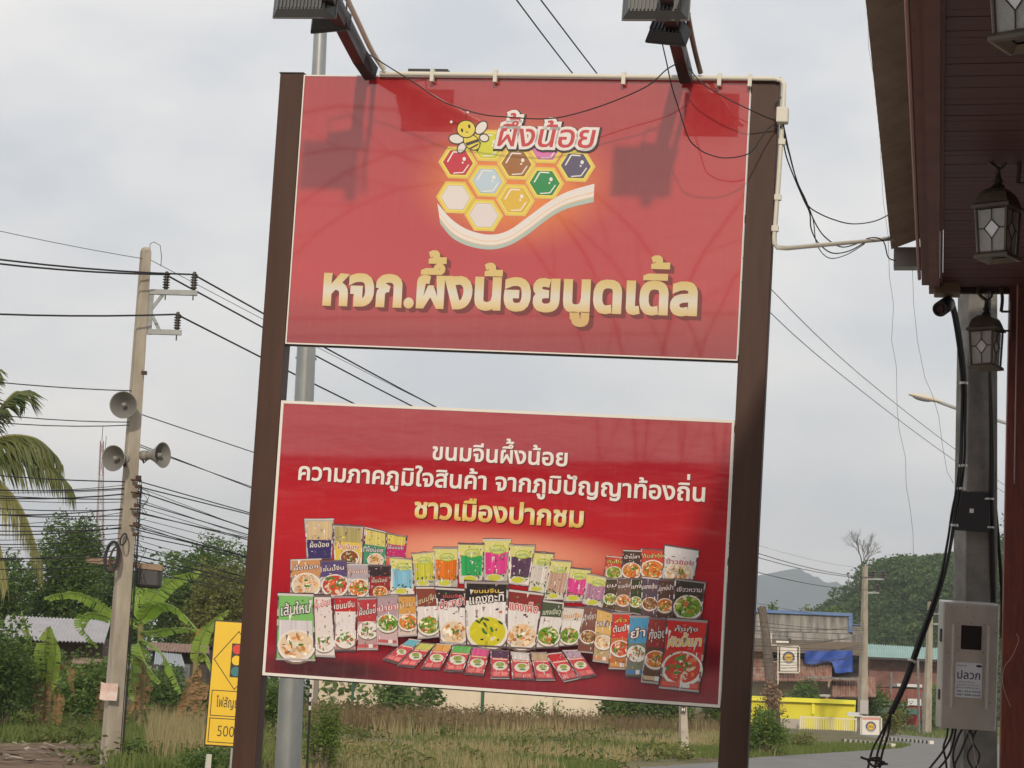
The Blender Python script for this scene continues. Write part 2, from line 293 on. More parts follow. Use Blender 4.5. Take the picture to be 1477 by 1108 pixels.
# ------------------------------------------------------------------ lettering (outlines of the Thai letters, 1/500 em)
GL = "ก:300:38,0,38,95,44,129,62,149,88,162,33,183,35,213,47,238,70,259,85,268,123,278,165,278,202,269,218,262,244,239,258,205,260,0,215,0,215,180,213,200,206,216,180,236,145,242,110,236,97,229,81,209,79,197,133,170,128,146,117,145,96,134,84,111,83,0;ข:274:137,-5,108,-2,84,5,64,18,50,35,41,58,39,132,50,165,79,207,81,228,76,237,68,241,37,234,27,266,49,275,84,276,102,271,119,253,123,236,123,215,117,196,85,140,84,75,91,54,103,40,137,32,165,37,175,43,187,65,189,274,233,274,230,53,222,33,209,17,190,5,166,-3;ค:307:41,0,41,175,44,206,53,232,68,252,89,267,118,276,154,279,190,276,218,267,240,252,255,232,264,206,267,175,267,0,222,0,222,175,214,212,205,225,191,235,153,242,116,235,102,225,93,212,85,175,85,120,114,145,141,150,175,151,175,115,124,111,103,100,91,84,86,64,85,0;ง:269:86,0,0,274,45,274,119,39,149,44,162,53,177,71,194,117,197,151,195,176,189,198,178,216,164,229,147,237,127,240,104,236,93,272,145,276,186,264,218,236,233,206,241,169,240,124,230,80,211,45,189,23,164,9,131,1;จ:266:73,0,73,122,36,122,36,157,116,157,116,36,137,37,160,46,169,54,183,79,189,115,186,181,175,212,166,223,155,232,125,241,75,239,46,231,19,217,19,258,59,273,93,278,140,277,164,272,201,249,214,233,230,192,234,166,234,110,224,63,202,29,166,7,143,2;ช:275:138,-5,108,-2,84,5,64,18,50,35,41,58,39,132,50,165,79,207,81,228,76,237,68,241,37,234,27,266,49,275,84,276,102,271,119,253,123,236,123,215,117,196,85,140,84,75,91,54,103,40,138,32,166,37,176,43,183,53,189,80,188,161,180,178,173,183,151,188,151,216,165,217,182,226,190,240,194,274,239,274,232,229,226,218,203,202,223,188,231,170,233,77,230,53,222,33,209,17,190,5,167,-3;ซ:278:138,-5,109,-2,85,5,66,18,52,36,44,59,41,87,45,151,58,174,90,215,94,225,69,217,42,222,27,238,22,274,61,274,65,252,77,246,100,254,109,274,134,274,130,212,89,147,86,89,89,63,98,46,113,36,138,32,167,37,178,43,190,65,192,80,191,161,183,178,176,183,154,188,154,216,168,217,185,226,193,240,197,274,242,274,235,230,228,219,206,203,225,190,234,171,237,77,234,53,225,33,211,17,192,5,167,-3;ด:308:134,-5,88,3,71,14,47,45,39,65,31,110,34,185,39,205,54,237,64,249,88,267,135,278,200,274,234,258,246,247,262,219,268,183,268,0,224,0,224,179,217,213,208,226,195,235,155,242,126,238,102,226,85,202,76,162,77,98,92,56,111,38,125,34,146,32,168,36,172,2;ต:318:138,-5,112,-3,90,4,73,14,48,46,41,67,33,115,33,173,36,199,48,240,68,265,96,277,123,278,142,273,159,253,171,268,188,276,210,279,246,271,260,262,270,248,276,231,278,0,233,0,233,209,232,220,225,235,211,241,194,241,182,235,174,212,146,212,135,236,116,242,104,239,94,232,86,219,80,200,76,142,78,100,86,68,101,45,112,38,143,32,172,36,177,2;ถ:301:97,-5,62,3,45,24,42,96,48,130,65,149,91,162,33,183,35,213,39,226,57,250,70,259,103,274,146,279,203,269,219,262,245,239,259,205,261,0,216,0,216,180,214,200,207,216,181,236,146,242,110,236,97,229,81,209,79,197,136,170,132,146,100,137,88,117,89,41,101,32,126,35,133,3;ท:305:42,0,42,274,73,274,81,231,101,256,114,266,148,278,188,278,220,269,233,261,252,238,263,204,264,0,220,0,218,199,205,226,193,235,160,242,145,240,120,231,95,201,87,159,87,0;น:307:135,-5,99,0,71,13,52,37,46,52,41,91,41,274,85,274,87,75,100,48,112,39,145,33,166,35,184,43,199,55,209,72,218,116,218,274,263,274,263,0,226,0,221,41,214,28,190,8,174,1;บ:302:151,-5,115,-2,87,7,66,22,52,43,43,68,41,99,41,274,85,274,85,99,92,61,101,49,114,39,151,32,188,39,201,49,210,61,217,99,217,274,262,274,262,99,259,68,250,43,236,22,215,7,186,-2;ป:302:151,-5,115,-2,87,7,66,22,52,43,43,68,41,99,41,274,85,274,85,99,92,61,101,49,114,39,130,34,171,34,188,39,201,49,210,61,217,99,217,373,262,373,262,99,259,68,250,43,236,22,215,7,186,-2;ผ:324:43,0,43,226,52,259,65,271,83,277,107,279,132,273,127,240,101,242,91,237,87,226,85,70,148,179,176,179,239,70,237,274,280,274,280,0,241,0,163,131,83,0;ฝ:326:43,0,43,226,52,259,65,271,83,277,107,279,132,273,127,240,101,242,91,237,87,226,85,70,148,179,176,179,239,70,237,373,281,373,281,0,241,0,163,131,83,0;พ:348:70,0,21,274,66,274,97,63,155,274,192,274,249,63,282,274,327,274,278,0,234,0,188,149,175,211,114,0;ฟ:341:68,0,21,274,66,274,94,63,154,274,190,274,249,63,287,373,331,373,275,0,232,0,184,156,173,211,112,0;ภ:302:44,-5,10,3,15,34,31,31,43,35,51,131,66,150,91,162,34,183,35,213,47,238,70,259,86,268,124,278,167,278,204,269,220,262,245,239,259,205,261,0,217,0,217,180,214,200,207,216,181,236,146,242,110,236,97,229,81,209,79,197,136,170,132,146,110,141,96,124,91,96,89,29,84,15,67,0;ม:307:173,-5,134,1,117,8,93,29,86,44,81,0,45,0,45,274,89,274,89,116,98,72,104,60,123,43,149,34,164,33,196,39,208,48,220,75,222,274,267,274,267,91,262,52,255,37,236,13,208,0;ย:297:146,-5,121,-3,81,6,67,14,46,36,37,64,39,107,53,132,81,148,60,158,41,178,35,197,38,231,57,260,81,273,124,277,161,270,153,236,132,240,107,240,97,237,83,224,79,206,83,186,102,170,149,164,149,131,121,130,95,120,87,112,81,85,86,58,106,39,130,33,175,35,201,51,211,79,212,274,257,274,257,94,254,62,245,37,230,19,209,6,181,-2;ร:244:118,-5,63,1,20,15,33,51,97,33,119,32,150,36,172,50,178,59,177,85,169,96,155,106,83,133,43,158,29,179,25,192,25,220,35,244,44,254,70,270,107,278,176,275,209,263,209,226,160,240,109,241,82,232,70,217,69,202,79,186,193,134,213,115,223,90,220,48,206,24,181,6,163,0;ล:286:201,0,201,183,194,218,186,229,174,236,137,243,89,236,46,217,46,259,102,276,158,278,187,273,210,263,233,238,244,200,245,0/115,-5,88,-3,66,4,48,15,35,31,27,50,25,73,28,99,38,120,55,138,79,150,112,159,210,168,210,131,129,124,105,118,78,101,70,75,71,61,84,42,108,32,129,31,153,36,160,2;ว:246:96,-5,58,-1,19,14,33,48,58,37,91,32,113,35,133,44,148,59,160,80,167,106,167,169,160,195,148,215,131,230,109,239,61,240,21,228,21,266,64,278,116,277,161,261,191,231,202,212,213,165,211,97,201,62,185,34,162,12,132,-1;ส:286:201,0,201,183,194,218,186,229,174,236,137,243,89,236,46,217,46,259,102,276,158,278,198,268,233,236,244,200,245,0/115,-5,88,-3,66,4,48,15,35,31,27,50,25,73,28,99,38,120,55,138,79,150,112,159,210,168,210,131,129,124,105,118,78,101,70,75,71,61,84,42,108,32,129,31,153,36,160,2/213,236,188,259,212,269,218,275,224,292,267,292,264,273,254,257,240,246;ห:293:45,0,45,274,89,274,89,156,205,274,257,274,89,103,89,0/215,0,215,97,207,130,197,143,182,152,137,159,163,192,200,187,216,180,240,161,254,133,259,98,259,0;อ:287:138,-5,105,-2,78,8,57,23,42,46,33,75,30,112,33,157,138,157,138,122,75,122,78,76,87,52,94,44,112,34,151,32,176,40,186,47,201,71,209,109,209,158,202,196,187,222,162,237,127,242,86,237,39,218,39,260,64,269,107,278,159,277,203,261,233,231,243,211,254,163,254,107,250,82,235,40,207,12,188,2;ญ:455:299,-87,258,-83,219,-70,219,-27,242,-39,271,-46,311,-47,334,-42,358,-20,366,6,367,37,336,11,306,2,259,5,233,17,223,26,209,53,205,71,204,181,200,208,188,226,171,237,140,242,109,237,87,222,81,211,79,197,136,170,132,146,109,141,92,125,87,97,89,41,101,32,126,35,133,3,114,-4,88,-5,62,3,50,16,42,48,43,115,55,141,91,162,33,183,33,200,39,227,56,251,69,260,101,274,141,279,193,270,222,253,242,225,247,206,249,95,255,62,272,44,299,38,334,48,351,65,362,89,366,119,366,274,411,274,411,25,405,-19,398,-37,375,-65,342,-81;ณ:455:97,-5,62,3,50,16,43,35,42,96,48,130,65,149,91,162,33,183,34,214,39,227,56,251,84,268,101,274,141,279,193,270,222,253,242,225,247,206,249,90,255,57,272,39,299,33,334,43,351,60,362,84,366,114,366,274,411,274,411,0,374,0,372,44,352,17,339,8,307,-4,266,-3,246,4,228,16,215,33,207,56,204,181,200,208,180,232,161,240,140,242,109,237,96,231,81,211,79,197,136,170,132,146,120,145,100,135,88,113,89,41,101,32,126,35,133,3;ศ:314:41,0,41,175,44,206,53,232,68,252,89,267,118,276,171,278,214,267,252,233,263,207,267,175,267,0,222,0,222,175,214,212,205,225,191,235,154,242,116,235,102,225,93,212,85,175,85,120,114,145,141,150,175,151,175,115,125,111,103,100,91,84,86,64,85,0/233,236,208,259,233,269,239,275,244,292,288,292,284,273,274,257,260,246;ะ:169:77,172,43,178,25,194,20,220,28,244,65,238,62,218,65,211,72,207,150,207,150,172/77,32,43,38,25,54,20,80,28,104,65,98,62,78,65,71,72,67,150,67,150,32;า:203:118,0,118,195,113,221,98,237,69,242,35,237,5,224,5,264,13,267,61,278,109,276,134,265,144,257,158,234,163,201,163,0;เ:148:103,-5,69,3,56,16,49,35,48,274,93,274,93,46,98,37,107,32,133,35,139,3;แ:284:103,-5,69,3,56,16,49,35,48,274,93,274,93,46,98,37,107,32,133,35,139,3/239,-5,205,3,193,16,185,35,185,274,229,274,230,46,234,37,243,32,269,35,275,3;โ:154:55,224,53,340,41,365,18,377,5,378,5,397,42,413,175,413,175,378,73,378,92,353,99,329,100,224/110,-5,76,3,63,16,56,35,55,274,100,274,100,46,105,37,114,32,140,35,146,3;ใ:144:98,-5,64,3,51,16,44,35,44,259,54,283,89,330,95,352,86,374,70,380,40,379,10,368,10,406,41,415,65,417,103,410,129,391,136,376,138,357,135,333,125,312,92,267,88,250,88,46,93,37,102,32,128,35,134,3;ไ:152:55,224,57,336,64,358,81,378,-7,378,5,413,146,413,146,378,134,377,114,366,101,341,100,224/110,-5,76,3,63,16,56,35,55,274,100,274,100,46,105,37,114,32,140,35,146,3;0:250:235,171,221,263,183,323,125,346,67,323,29,263,15,171,29,78,67,18,125,-5,183,18,221,78/186,171,179,102,158,58,125,42,92,58,71,102,64,171,71,239,92,283,125,299,158,283,179,239;1:250:150,341,101,341,101,0,150,0;2:250:233,47,103,47,164,124,198,185,209,239,195,295,159,332,105,346,78,342,51,331,24,313,24,252,51,279,76,293,101,298,131,289,152,267,160,234,157,208,136,161,100,108,17,0,233,0;3:250:41,285,62,293,99,299,130,293,150,275,158,248,150,221,127,204,90,199,90,154,130,147,155,127,163,97,156,68,137,49,108,42,83,45,58,53,32,68,32,15,81,-2,105,-5,160,9,198,45,212,99,207,133,191,162,163,180,188,199,202,224,207,257,194,304,159,334,106,346,82,344,41,331;4:250:199,346,178,346,6,135,6,112,150,112,150,0,199,0,199,112,236,112,236,156,199,156/149,253,150,156,71,156;5:250:202,341,51,341,51,164,115,166,156,142,170,104,160,73,135,51,100,42,75,45,50,53,25,67,25,16,80,-2,108,-5,165,10,204,48,219,105,204,161,161,200,95,212,95,297,202,297;6:250:159,346,84,279,38,201,22,117,36,53,74,11,132,-5,182,10,219,46,233,98,220,148,186,184,137,197,116,195,84,183,106,230,143,274,188,308/73,133,108,149,127,151,156,144,176,125,184,98,177,69,158,49,129,42,96,53,74,84;7:250:245,341,25,341,25,295,172,295,47,15,91,-5;8:250:234,92,229,125,213,153,187,174,210,196,224,221,229,247,216,297,180,332,128,346,75,333,38,298,24,248,29,220,43,195,65,174,37,152,21,125,16,93,31,43,70,9,126,-5,181,8,220,43/180,248,173,222,153,204,127,197,100,204,80,223,73,249,80,275,99,293,128,299,155,292,173,274/185,96,178,69,158,50,125,42,94,49,73,68,65,96,73,124,94,143,126,150,157,143,177,124;9:250:94,-5,165,57,213,137,231,221,216,285,178,329,122,346,67,331,31,293,18,245,31,194,65,158,115,145,133,147,168,160,149,116,114,72,64,32/67,245,74,273,94,292,123,299,152,290,172,268,180,238,178,210,141,193,125,192,96,199,75,218;.:110:55,56,39,51,29,41,25,26,29,10,39,0,55,-5,70,0,80,10,85,26,80,41,70,51;-:162:142,134,20,134,20,87,142,87;ั:0:-108,318,-142,324,-160,339,-166,359,-158,390,-120,383,-123,363,-119,356,-111,352,21,352,21,318;ิ:0:-257,318,-257,337,-220,353,-44,353,-44,318;ี:0:-257,318,-257,337,-220,353,-44,353,-44,318/-86,337,-86,394,-44,394,-44,337;ึ:0:-257,318,-257,337,-220,353,-121,353,-128,341,-131,359,-126,380,-110,395,-99,399,-72,399,-60,395,-51,388,-39,370,-38,358,-43,338,-58,323,-69,319/-85,339,-69,345,-63,359,-69,373,-85,378,-100,373,-106,359,-101,345;ื:0:-257,318,-257,337,-220,353,-44,353,-44,318/-154,337,-154,394,-117,394,-117,337/-81,337,-81,394,-44,394,-44,337;ุ:0:-85,-131,-86,-71,-95,-65,-106,-67,-109,-37,-68,-33,-53,-40,-46,-54,-45,-131;ู:0:-109,-133,-145,-127,-168,-110,-173,-98,-177,-67,-191,-65,-194,-35,-159,-33,-144,-40,-137,-54,-134,-91,-126,-99,-110,-102,-94,-99,-86,-91,-83,-34,-44,-34,-44,-82,-52,-110,-74,-127;่:0:-89,318,-89,423,-45,423,-45,318;้:0:-184,318,-184,340,-151,351,-140,365,-139,374,-146,383,-158,385,-174,380,-184,407,-162,418,-130,419,-119,415,-104,401,-99,381,-103,364,-123,341,-128,353,-29,353,-29,318;็:0:-97,310,-120,316,-136,333,-161,312,-178,313,-206,326,-222,350,-224,367,-220,389,-210,406,-195,417,-176,422,-50,423,-50,393,-160,393,-174,390,-184,381,-188,365,-186,353,-172,342,-164,341,-136,366,-127,366,-118,347,-101,340,-87,345,-82,366,-49,366,-51,344,-62,322,-72,315;์:0:-127,303,-134,323,-134,341,-130,354,-121,365,-95,375,-13,376,-13,341,-82,339,-92,330,-88,309;ำ:203:118,0,118,195,113,221,98,237,69,242,35,237,5,224,5,264,13,267,61,278,109,276,134,265,144,257,158,234,163,201,163,0/-80,306,-109,311,-128,326,-132,337,-132,364,-128,375,-109,390,-95,394,-64,394,-40,384,-32,375,-27,364,-27,337,-40,317,-64,307/-80,329,-62,335,-55,351,-62,366,-80,372,-98,366,-104,351,-98,335"
GLY = {}
for g in GL.split(';'):
    ch, adv, ls = g[0], *g[2:].split(':')
    loops = []
    for l_ in ls.split('/'):
        v = [int(q) / 500 for q in l_.split(',')]; loops.append(list(zip(v[::2], v[1::2])))
    GLY[ch] = (int(adv) / 500, loops)
_TRI = {}
def glyph_tris(ch, dil):
    key = (ch, dil)
    if key in _TRI: return _TRI[key]
    loops = GLY[ch][1]
    def area(l): return .5 * sum(l[i - 1][0] * l[i][1] - l[i][0] * l[i - 1][1] for i in range(len(l)))
    big = max(loops, key=lambda l: abs(area(l))); s = 1 if area(big) > 0 else -1
    if ch in 'ิีืึ่' : s = 1 if area(big) > 0 else -1
    L2 = []
    for l in loops:
        l = l if s > 0 else l[::-1]; n = len(l); o = []
        for i in range(n):
            a, b, c = l[i - 1], l[i], l[(i + 1) % n]
            d1 = Vector((b[0] - a[0], b[1] - a[1])); d2 = Vector((c[0] - b[0], c[1] - b[1]))
            if d1.length < 1e-6 or d2.length < 1e-6: o.append(b); continue
            d1.normalize(); d2.normalize(); n1 = Vector((d1.y, -d1.x)); n2 = Vector((d2.y, -d2.x))
            k = n1 + n2; q = 1 + n1.dot(n2); off = k * (dil / max(q, .45))
            o.append((b[0] + off.x, b[1] + off.y))
        L2.append(o)
    vs = []; es = []
    for l in L2:
        k = len(vs); vs += [Vector(p) for p in l]; es += [(k + i, k + (i + 1) % len(l)) for i in range(len(l))]
    ov, _, fs, *_ = delaunay_2d_cdt(vs, es, [], 0, 1e-5)
    def wind(x, y):
        wn = 0
        for l in L2:
            for i in range(len(l)):
                (x0, y0), (x1, y1) = l[i - 1], l[i]
                if y0 <= y < y1 and (x1 - x0) * (y - y0) - (x - x0) * (y1 - y0) > 0: wn += 1
                elif y1 <= y < y0 and (x1 - x0) * (y - y0) - (x - x0) * (y1 - y0) < 0: wn -= 1
        return wn
    T = []
    for f in fs:
        p = [ov[i] for i in f]; cx = sum(q.x for q in p) / len(p); cy = sum(q.y for q in p) / len(p)
        if wind(cx, cy) > 0: T.append([(q.x, q.y) for q in p])
    _TRI[key] = T
    return T
def text_tris(s, dil=0.0, track=0.0):
    x = 0; out = []; prev = ''
    for ch in s:
        if ch == ' ': x += .28; prev = ''; continue
        if ch not in GLY: continue
        adv = GLY[ch][0]; dx = dy = 0
        if ch in '่้' and prev in 'ิีึืั': dy = .215
        if ch in '่้ัิีึื' and prev in 'ปฟฝ': dx = -.09
        for t in glyph_tris(ch, dil if ch not in '่้ิีึื' or dil > .06 else dil * .62): out.append([(px + x + dx, py + dy) for px, py in t])
        if adv: x += adv + track
        prev = ch
    return out, x

# ================================================================== THE BILLBOARD
SW, SV1, SV2, SV3, SD = 2.414, 1.465, 1.769, 3.223, 11.0
def cam2w(v): return CR * v[0] - CU * v[1] + _f * v[2]
SX = cam2w((.979, .040, -.201)).normalized()
SDN = cam2w((-.059, .994, -.090)); SDN = (SDN - SX * SDN.dot(SX)).normalized()
SZ = -SDN; SY = SZ.cross(SX).normalized()
STOP = CAM + cam2w((.057, -1.623, SD))
SLEN = STOP.z / SZ.z                           # from the top edge down to the ground along the board
SORG = STOP - SZ * SLEN
SM = Matrix(((SX.x, SY.x, SZ.x, SORG.x), (SX.y, SY.y, SZ.y, SORG.y), (SX.z, SY.z, SZ.z, SORG.z), (0, 0, 0, 1)))
SMI = SM.inverted()
def S(px, py, off=0.0):
    """photo point -> board coordinates on the plane `off` metres in front of the board face."""
    o = SMI @ CAM; d = SMI.to_3x3() @ ray(px, py); t = (-off - o.y) / d.y
    p = o + d * t; return p.x, p.z
def SP(px, py, off=0.0):
    x, z = S(px, py, off); return SM @ Vector((x, -off, z))
ZT1, ZB1, ZT2, ZB2 = SLEN, SLEN - SV1, SLEN - SV2, SLEN - SV3
HW = SW / 2

class SB(MB):
    """mesh written in board coordinates (x across, z up, y = -distance in front of the face)."""
    def build(s, name, mats, parent, **k):
        s.v = [tuple(SM @ Vector(p)) for p in s.v]; return MB.build(s, name, mats, parent, **k)
    def flat(s, pts, off, c=(1, 1, 1), mi=0): s.poly([(x, -off, z) for x, z in pts], mi, c)
    def pxpoly(s, pts, off, c=(1, 1, 1), mi=0): s.flat([S(a, b) for a, b in pts], off, c, mi)
    def text(s, word, p0, p1, em_px, off, dil=0.0, c=(1, 1, 1), shift=(0, 0), slant=0.0, mi=0):
        T, wd = text_tris(word, dil); a, b = Vector(S(*p0)), Vector(S(*p1)); ux = (b - a) / wd
        em = em_px * (Vector(S(p0[0], p0[1] - 10)) - Vector(S(*p0))).length / 10
        n = Vector((-ux.y, ux.x)).normalized() * em
        sh = (Vector(S(p0[0] + shift[0], p0[1] + shift[1])) - a)
        for t in T: s.flat([tuple(a + ux * (x + slant * y) + n * y + sh) for x, y in t], off, c, mi)
    def ell(s, ctr, rx, ry, off, c, n=20, rot=0.0, mi=0):
        s.pxpoly([(ctr[0] + rx * math.cos(q) * math.cos(rot) - ry * math.sin(q) * math.sin(rot),
                   ctr[1] + rx * math.cos(q) * math.sin(rot) + ry * math.sin(q) * math.cos(rot)) for q in (2 * math.pi * i / n for i in range(n))], off, c, mi)
    def stroke(s, pts, wd, off, c, mi=0):
        for i in range(len(pts) - 1):
            a, b = Vector(pts[i]), Vector(pts[i + 1]); d = (b - a)
            if d.length < 1e-6: continue
            n = Vector((-d.y, d.x)).normalized() * wd / 2
            s.pxpoly([tuple(a + n), tuple(a - n), tuple(b - n), tuple(b + n)], off, c, mi)

# printed vinyl ------------------------------------------------------
def vinyl(name, zb, zt, stops, glows, rough=.16):
    m = bpy.data.materials.new(name); m.use_nodes = True; n = m.node_tree.nodes; l = m.node_tree.links; b = n['Principled BSDF']
    b.inputs['Roughness'].default_value = rough; b.inputs['Specular IOR Level'].default_value = .4; b.inputs['Coat Weight'].default_value = 1.0; b.inputs['Coat Roughness'].default_value = .03; b.inputs['Coat IOR'].default_value = 1.75
    t = n.new('ShaderNodeTexCoord'); sp = n.new('ShaderNodeSeparateXYZ'); l.new(t.outputs['Object'], sp.inputs[0])
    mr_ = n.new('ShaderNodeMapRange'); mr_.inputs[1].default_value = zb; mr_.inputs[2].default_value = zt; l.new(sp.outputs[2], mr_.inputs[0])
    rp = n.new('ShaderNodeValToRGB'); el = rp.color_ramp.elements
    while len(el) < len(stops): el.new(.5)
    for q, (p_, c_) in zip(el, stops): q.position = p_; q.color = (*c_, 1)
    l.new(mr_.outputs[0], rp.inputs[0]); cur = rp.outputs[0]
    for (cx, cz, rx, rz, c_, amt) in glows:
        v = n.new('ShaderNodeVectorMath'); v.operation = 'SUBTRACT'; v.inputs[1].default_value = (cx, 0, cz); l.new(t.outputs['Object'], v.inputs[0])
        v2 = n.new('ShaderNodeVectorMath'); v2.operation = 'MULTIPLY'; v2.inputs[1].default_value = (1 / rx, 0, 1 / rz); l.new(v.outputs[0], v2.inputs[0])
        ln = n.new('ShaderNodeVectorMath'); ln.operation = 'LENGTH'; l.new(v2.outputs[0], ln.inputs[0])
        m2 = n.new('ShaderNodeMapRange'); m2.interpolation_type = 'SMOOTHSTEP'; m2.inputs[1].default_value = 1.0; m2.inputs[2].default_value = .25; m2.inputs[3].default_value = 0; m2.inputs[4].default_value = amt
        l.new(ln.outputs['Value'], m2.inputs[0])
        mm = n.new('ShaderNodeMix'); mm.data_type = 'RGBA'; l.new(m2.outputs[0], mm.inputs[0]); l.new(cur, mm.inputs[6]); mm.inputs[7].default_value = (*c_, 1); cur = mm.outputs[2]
    # sun bleaching and rain streaks in the ink
    mp_ = n.new('ShaderNodeMapping'); mp_.inputs['Scale'].default_value = (9, 1, .7); l.new(t.outputs['Object'], mp_.inputs[0])
    z = n.new('ShaderNodeTexNoise'); z.inputs['Scale'].default_value = 3; z.inputs['Detail'].default_value = 7; z.inputs['Roughness'].default_value = .7; l.new(mp_.outputs[0], z.inputs[0])
    m3 = n.new('ShaderNodeMapRange'); m3.inputs[1].default_value = .5; m3.inputs[2].default_value = .8; m3.inputs[3].default_value = 0; m3.inputs[4].default_value = .22; l.new(z.outputs[0], m3.inputs[0])
    mm = n.new('ShaderNodeMix'); mm.data_type = 'RGBA'; l.new(m3.outputs[0], mm.inputs[0]); l.new(cur, mm.inputs[6]); mm.inputs[7].default_value = (.42, .10, .10, 1)
    l.new(mm.outputs[2], b.inputs['Base Color'])
    # creases in the stretched vinyl
    mp2 = n.new('ShaderNodeMapping'); mp2.inputs['Rotation'].default_value = (0, R(38), 0); mp2.inputs['Scale'].default_value = (.9, 1, 3.2); l.new(t.outputs['Object'], mp2.inputs[0])
    z2 = n.new('ShaderNodeTexNoise'); z2.inputs['Scale'].default_value = 2.2; z2.inputs['Detail'].default_value = 3; l.new(mp2.outputs[0], z2.inputs[0])
    bp = n.new('ShaderNodeBump'); bp.inputs['Strength'].default_value = .25; bp.inputs['Distance'].default_value = .02; l.new(z2.outputs[0], bp.inputs['Height']); l.new(bp.outputs[0], b.inputs['Normal'])
    return m
ink = mat('printed_ink', rough=.25, spec=.4, attr='Col', coat=1.0, croug=.06)
def zramp(name, z0, z1, stops):
    m = bpy.data.materials.new(name); m.use_nodes = True; n = m.node_tree.nodes; l = m.node_tree.links; b = n['Principled BSDF']
    b.inputs['Roughness'].default_value = .25; b.inputs['Specular IOR Level'].default_value = .4; b.inputs['Coat Weight'].default_value = 1.0; b.inputs['Coat Roughness'].default_value = .06
    t = n.new('ShaderNodeTexCoord'); sp = n.new('ShaderNodeSeparateXYZ'); l.new(t.outputs['Object'], sp.inputs[0])
    q = n.new('ShaderNodeMapRange'); q.inputs[1].default_value = z0; q.inputs[2].default_value = z1; l.new(sp.outputs[2], q.inputs[0])
    rp = n.new('ShaderNodeValToRGB'); el = rp.color_ramp.elements
    while len(el) < len(stops): el.new(.5)
    for k, (p_, c_) in zip(el, stops): k.position = p_; k.color = (*c_, 1)
    l.new(q.outputs[0], rp.inputs[0]); l.new(rp.outputs[0], b.inputs['Base Color']); return m

m_post = mat('brown_painted_steel', (.044, .017, .010), .5, .35, c2=(.066, .030, .019), nscale=7, stretch=(1, 1, .12), bump=.05, bscale=25)
m_white = mat('white_edge', (.72, .69, .64), .5)
m_dark = mat('dark_steel', (.03, .03, .032), .5, .5)

board = thing('billboard', 'big red two panel roadside noodle sign on brown steel posts', 'billboard', M=SM)
hcx, hcz = S(742, 262); gx, gz = S(700, 800)
dx1, dz1 = S(470, 965); dx2, dz2 = S(905, 945); dx3, dz3 = S(700, 925)
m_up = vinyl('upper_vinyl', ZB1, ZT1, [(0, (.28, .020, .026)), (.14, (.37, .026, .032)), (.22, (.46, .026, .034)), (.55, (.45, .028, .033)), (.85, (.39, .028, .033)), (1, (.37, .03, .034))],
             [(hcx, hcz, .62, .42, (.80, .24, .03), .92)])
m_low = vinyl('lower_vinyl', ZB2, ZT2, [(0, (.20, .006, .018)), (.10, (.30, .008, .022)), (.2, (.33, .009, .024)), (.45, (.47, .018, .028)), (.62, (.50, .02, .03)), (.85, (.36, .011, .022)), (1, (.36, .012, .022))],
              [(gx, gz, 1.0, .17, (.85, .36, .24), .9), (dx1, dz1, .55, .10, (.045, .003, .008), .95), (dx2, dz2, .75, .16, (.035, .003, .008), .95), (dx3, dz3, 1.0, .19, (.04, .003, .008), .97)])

for side in (-1, 1):
    mb = SB(); w0, w1 = (-HW - .133, -HW - .003) if side < 0 else (HW + .003, HW + .148)
    mb.box((w0, -.006, 0), (w1, .10, ZT1 + .006))
    p = mb.build('post', m_post, board, bevel=.004)
    mb = SB(); mb.box((w0 - .004, -.010, ZT1 + .0062), (w1 + .004, .104, ZT1 + .012)); mb.build('post_cap', m_dark, p)
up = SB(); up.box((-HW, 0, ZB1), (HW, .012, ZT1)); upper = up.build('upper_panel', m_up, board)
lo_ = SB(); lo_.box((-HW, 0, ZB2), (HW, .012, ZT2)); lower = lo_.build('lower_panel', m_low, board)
for pnl, zt, zb, e_ in ((upper, ZT1, ZB1, .007), (lower, ZT2, ZB2, .015)):
    mb = SB()
    for lo, hi in (((-HW, -.003, zt - e_), (HW, -.0003, zt)), ((-HW, -.003, zb), (HW, -.0003, zb + e_)), ((-HW, -.003, zb + e_), (-HW + e_, -.0003, zt - e_)), ((HW - e_ * .8, -.003, zb + e_), (HW, -.0003, zt - e_))):
        mb.box(lo, hi)
    mb.build('edge_strip', m_white, pnl)
    mb = SB()
    for z in (zb + .005, (zt + zb) / 2, zt - .05): mb.box((-HW, .0125, z - .012), (HW, .05, z + .026))
    for x in (-HW + .02, -.4, .4, HW - .06): mb.box((x, .051, zb), (x + .04, .085, zt))
    mb.build('back_frame', m_dark, pnl)

# ---- emblem on the upper panel (photo zoom coordinates / 5.275) -----
Z7 = lambda X, Y: (600 + X / 5.275, 140 + Y / 5.275)
em = SB()
YEL, YEL2 = (.72, .55, .07), (.80, .66, .14)
cells = [(320, 500, (.52, .03, .05)), (547, 370, (.62, .62, .05)), (545, 640, (.48, .60, .70)), (765, 510, (.34, .14, .04)), (985, 385, (.68, .18, .44)), (1217, 525, (.10, .085, .15)),
         (980, 655, (.02, .25, .07)), (302, 765, (.72, .66, .64)), (517, 900, (.70, .64, .64)), (757, 785, (.70, .45, .05))]
def hexpx(X, Y, r): return [Z7(X + r * math.cos(R(60 * i)), Y + r * .93 * math.sin(R(60 * i)) + .035 * r * math.cos(R(60 * i))) for i in range(6)]
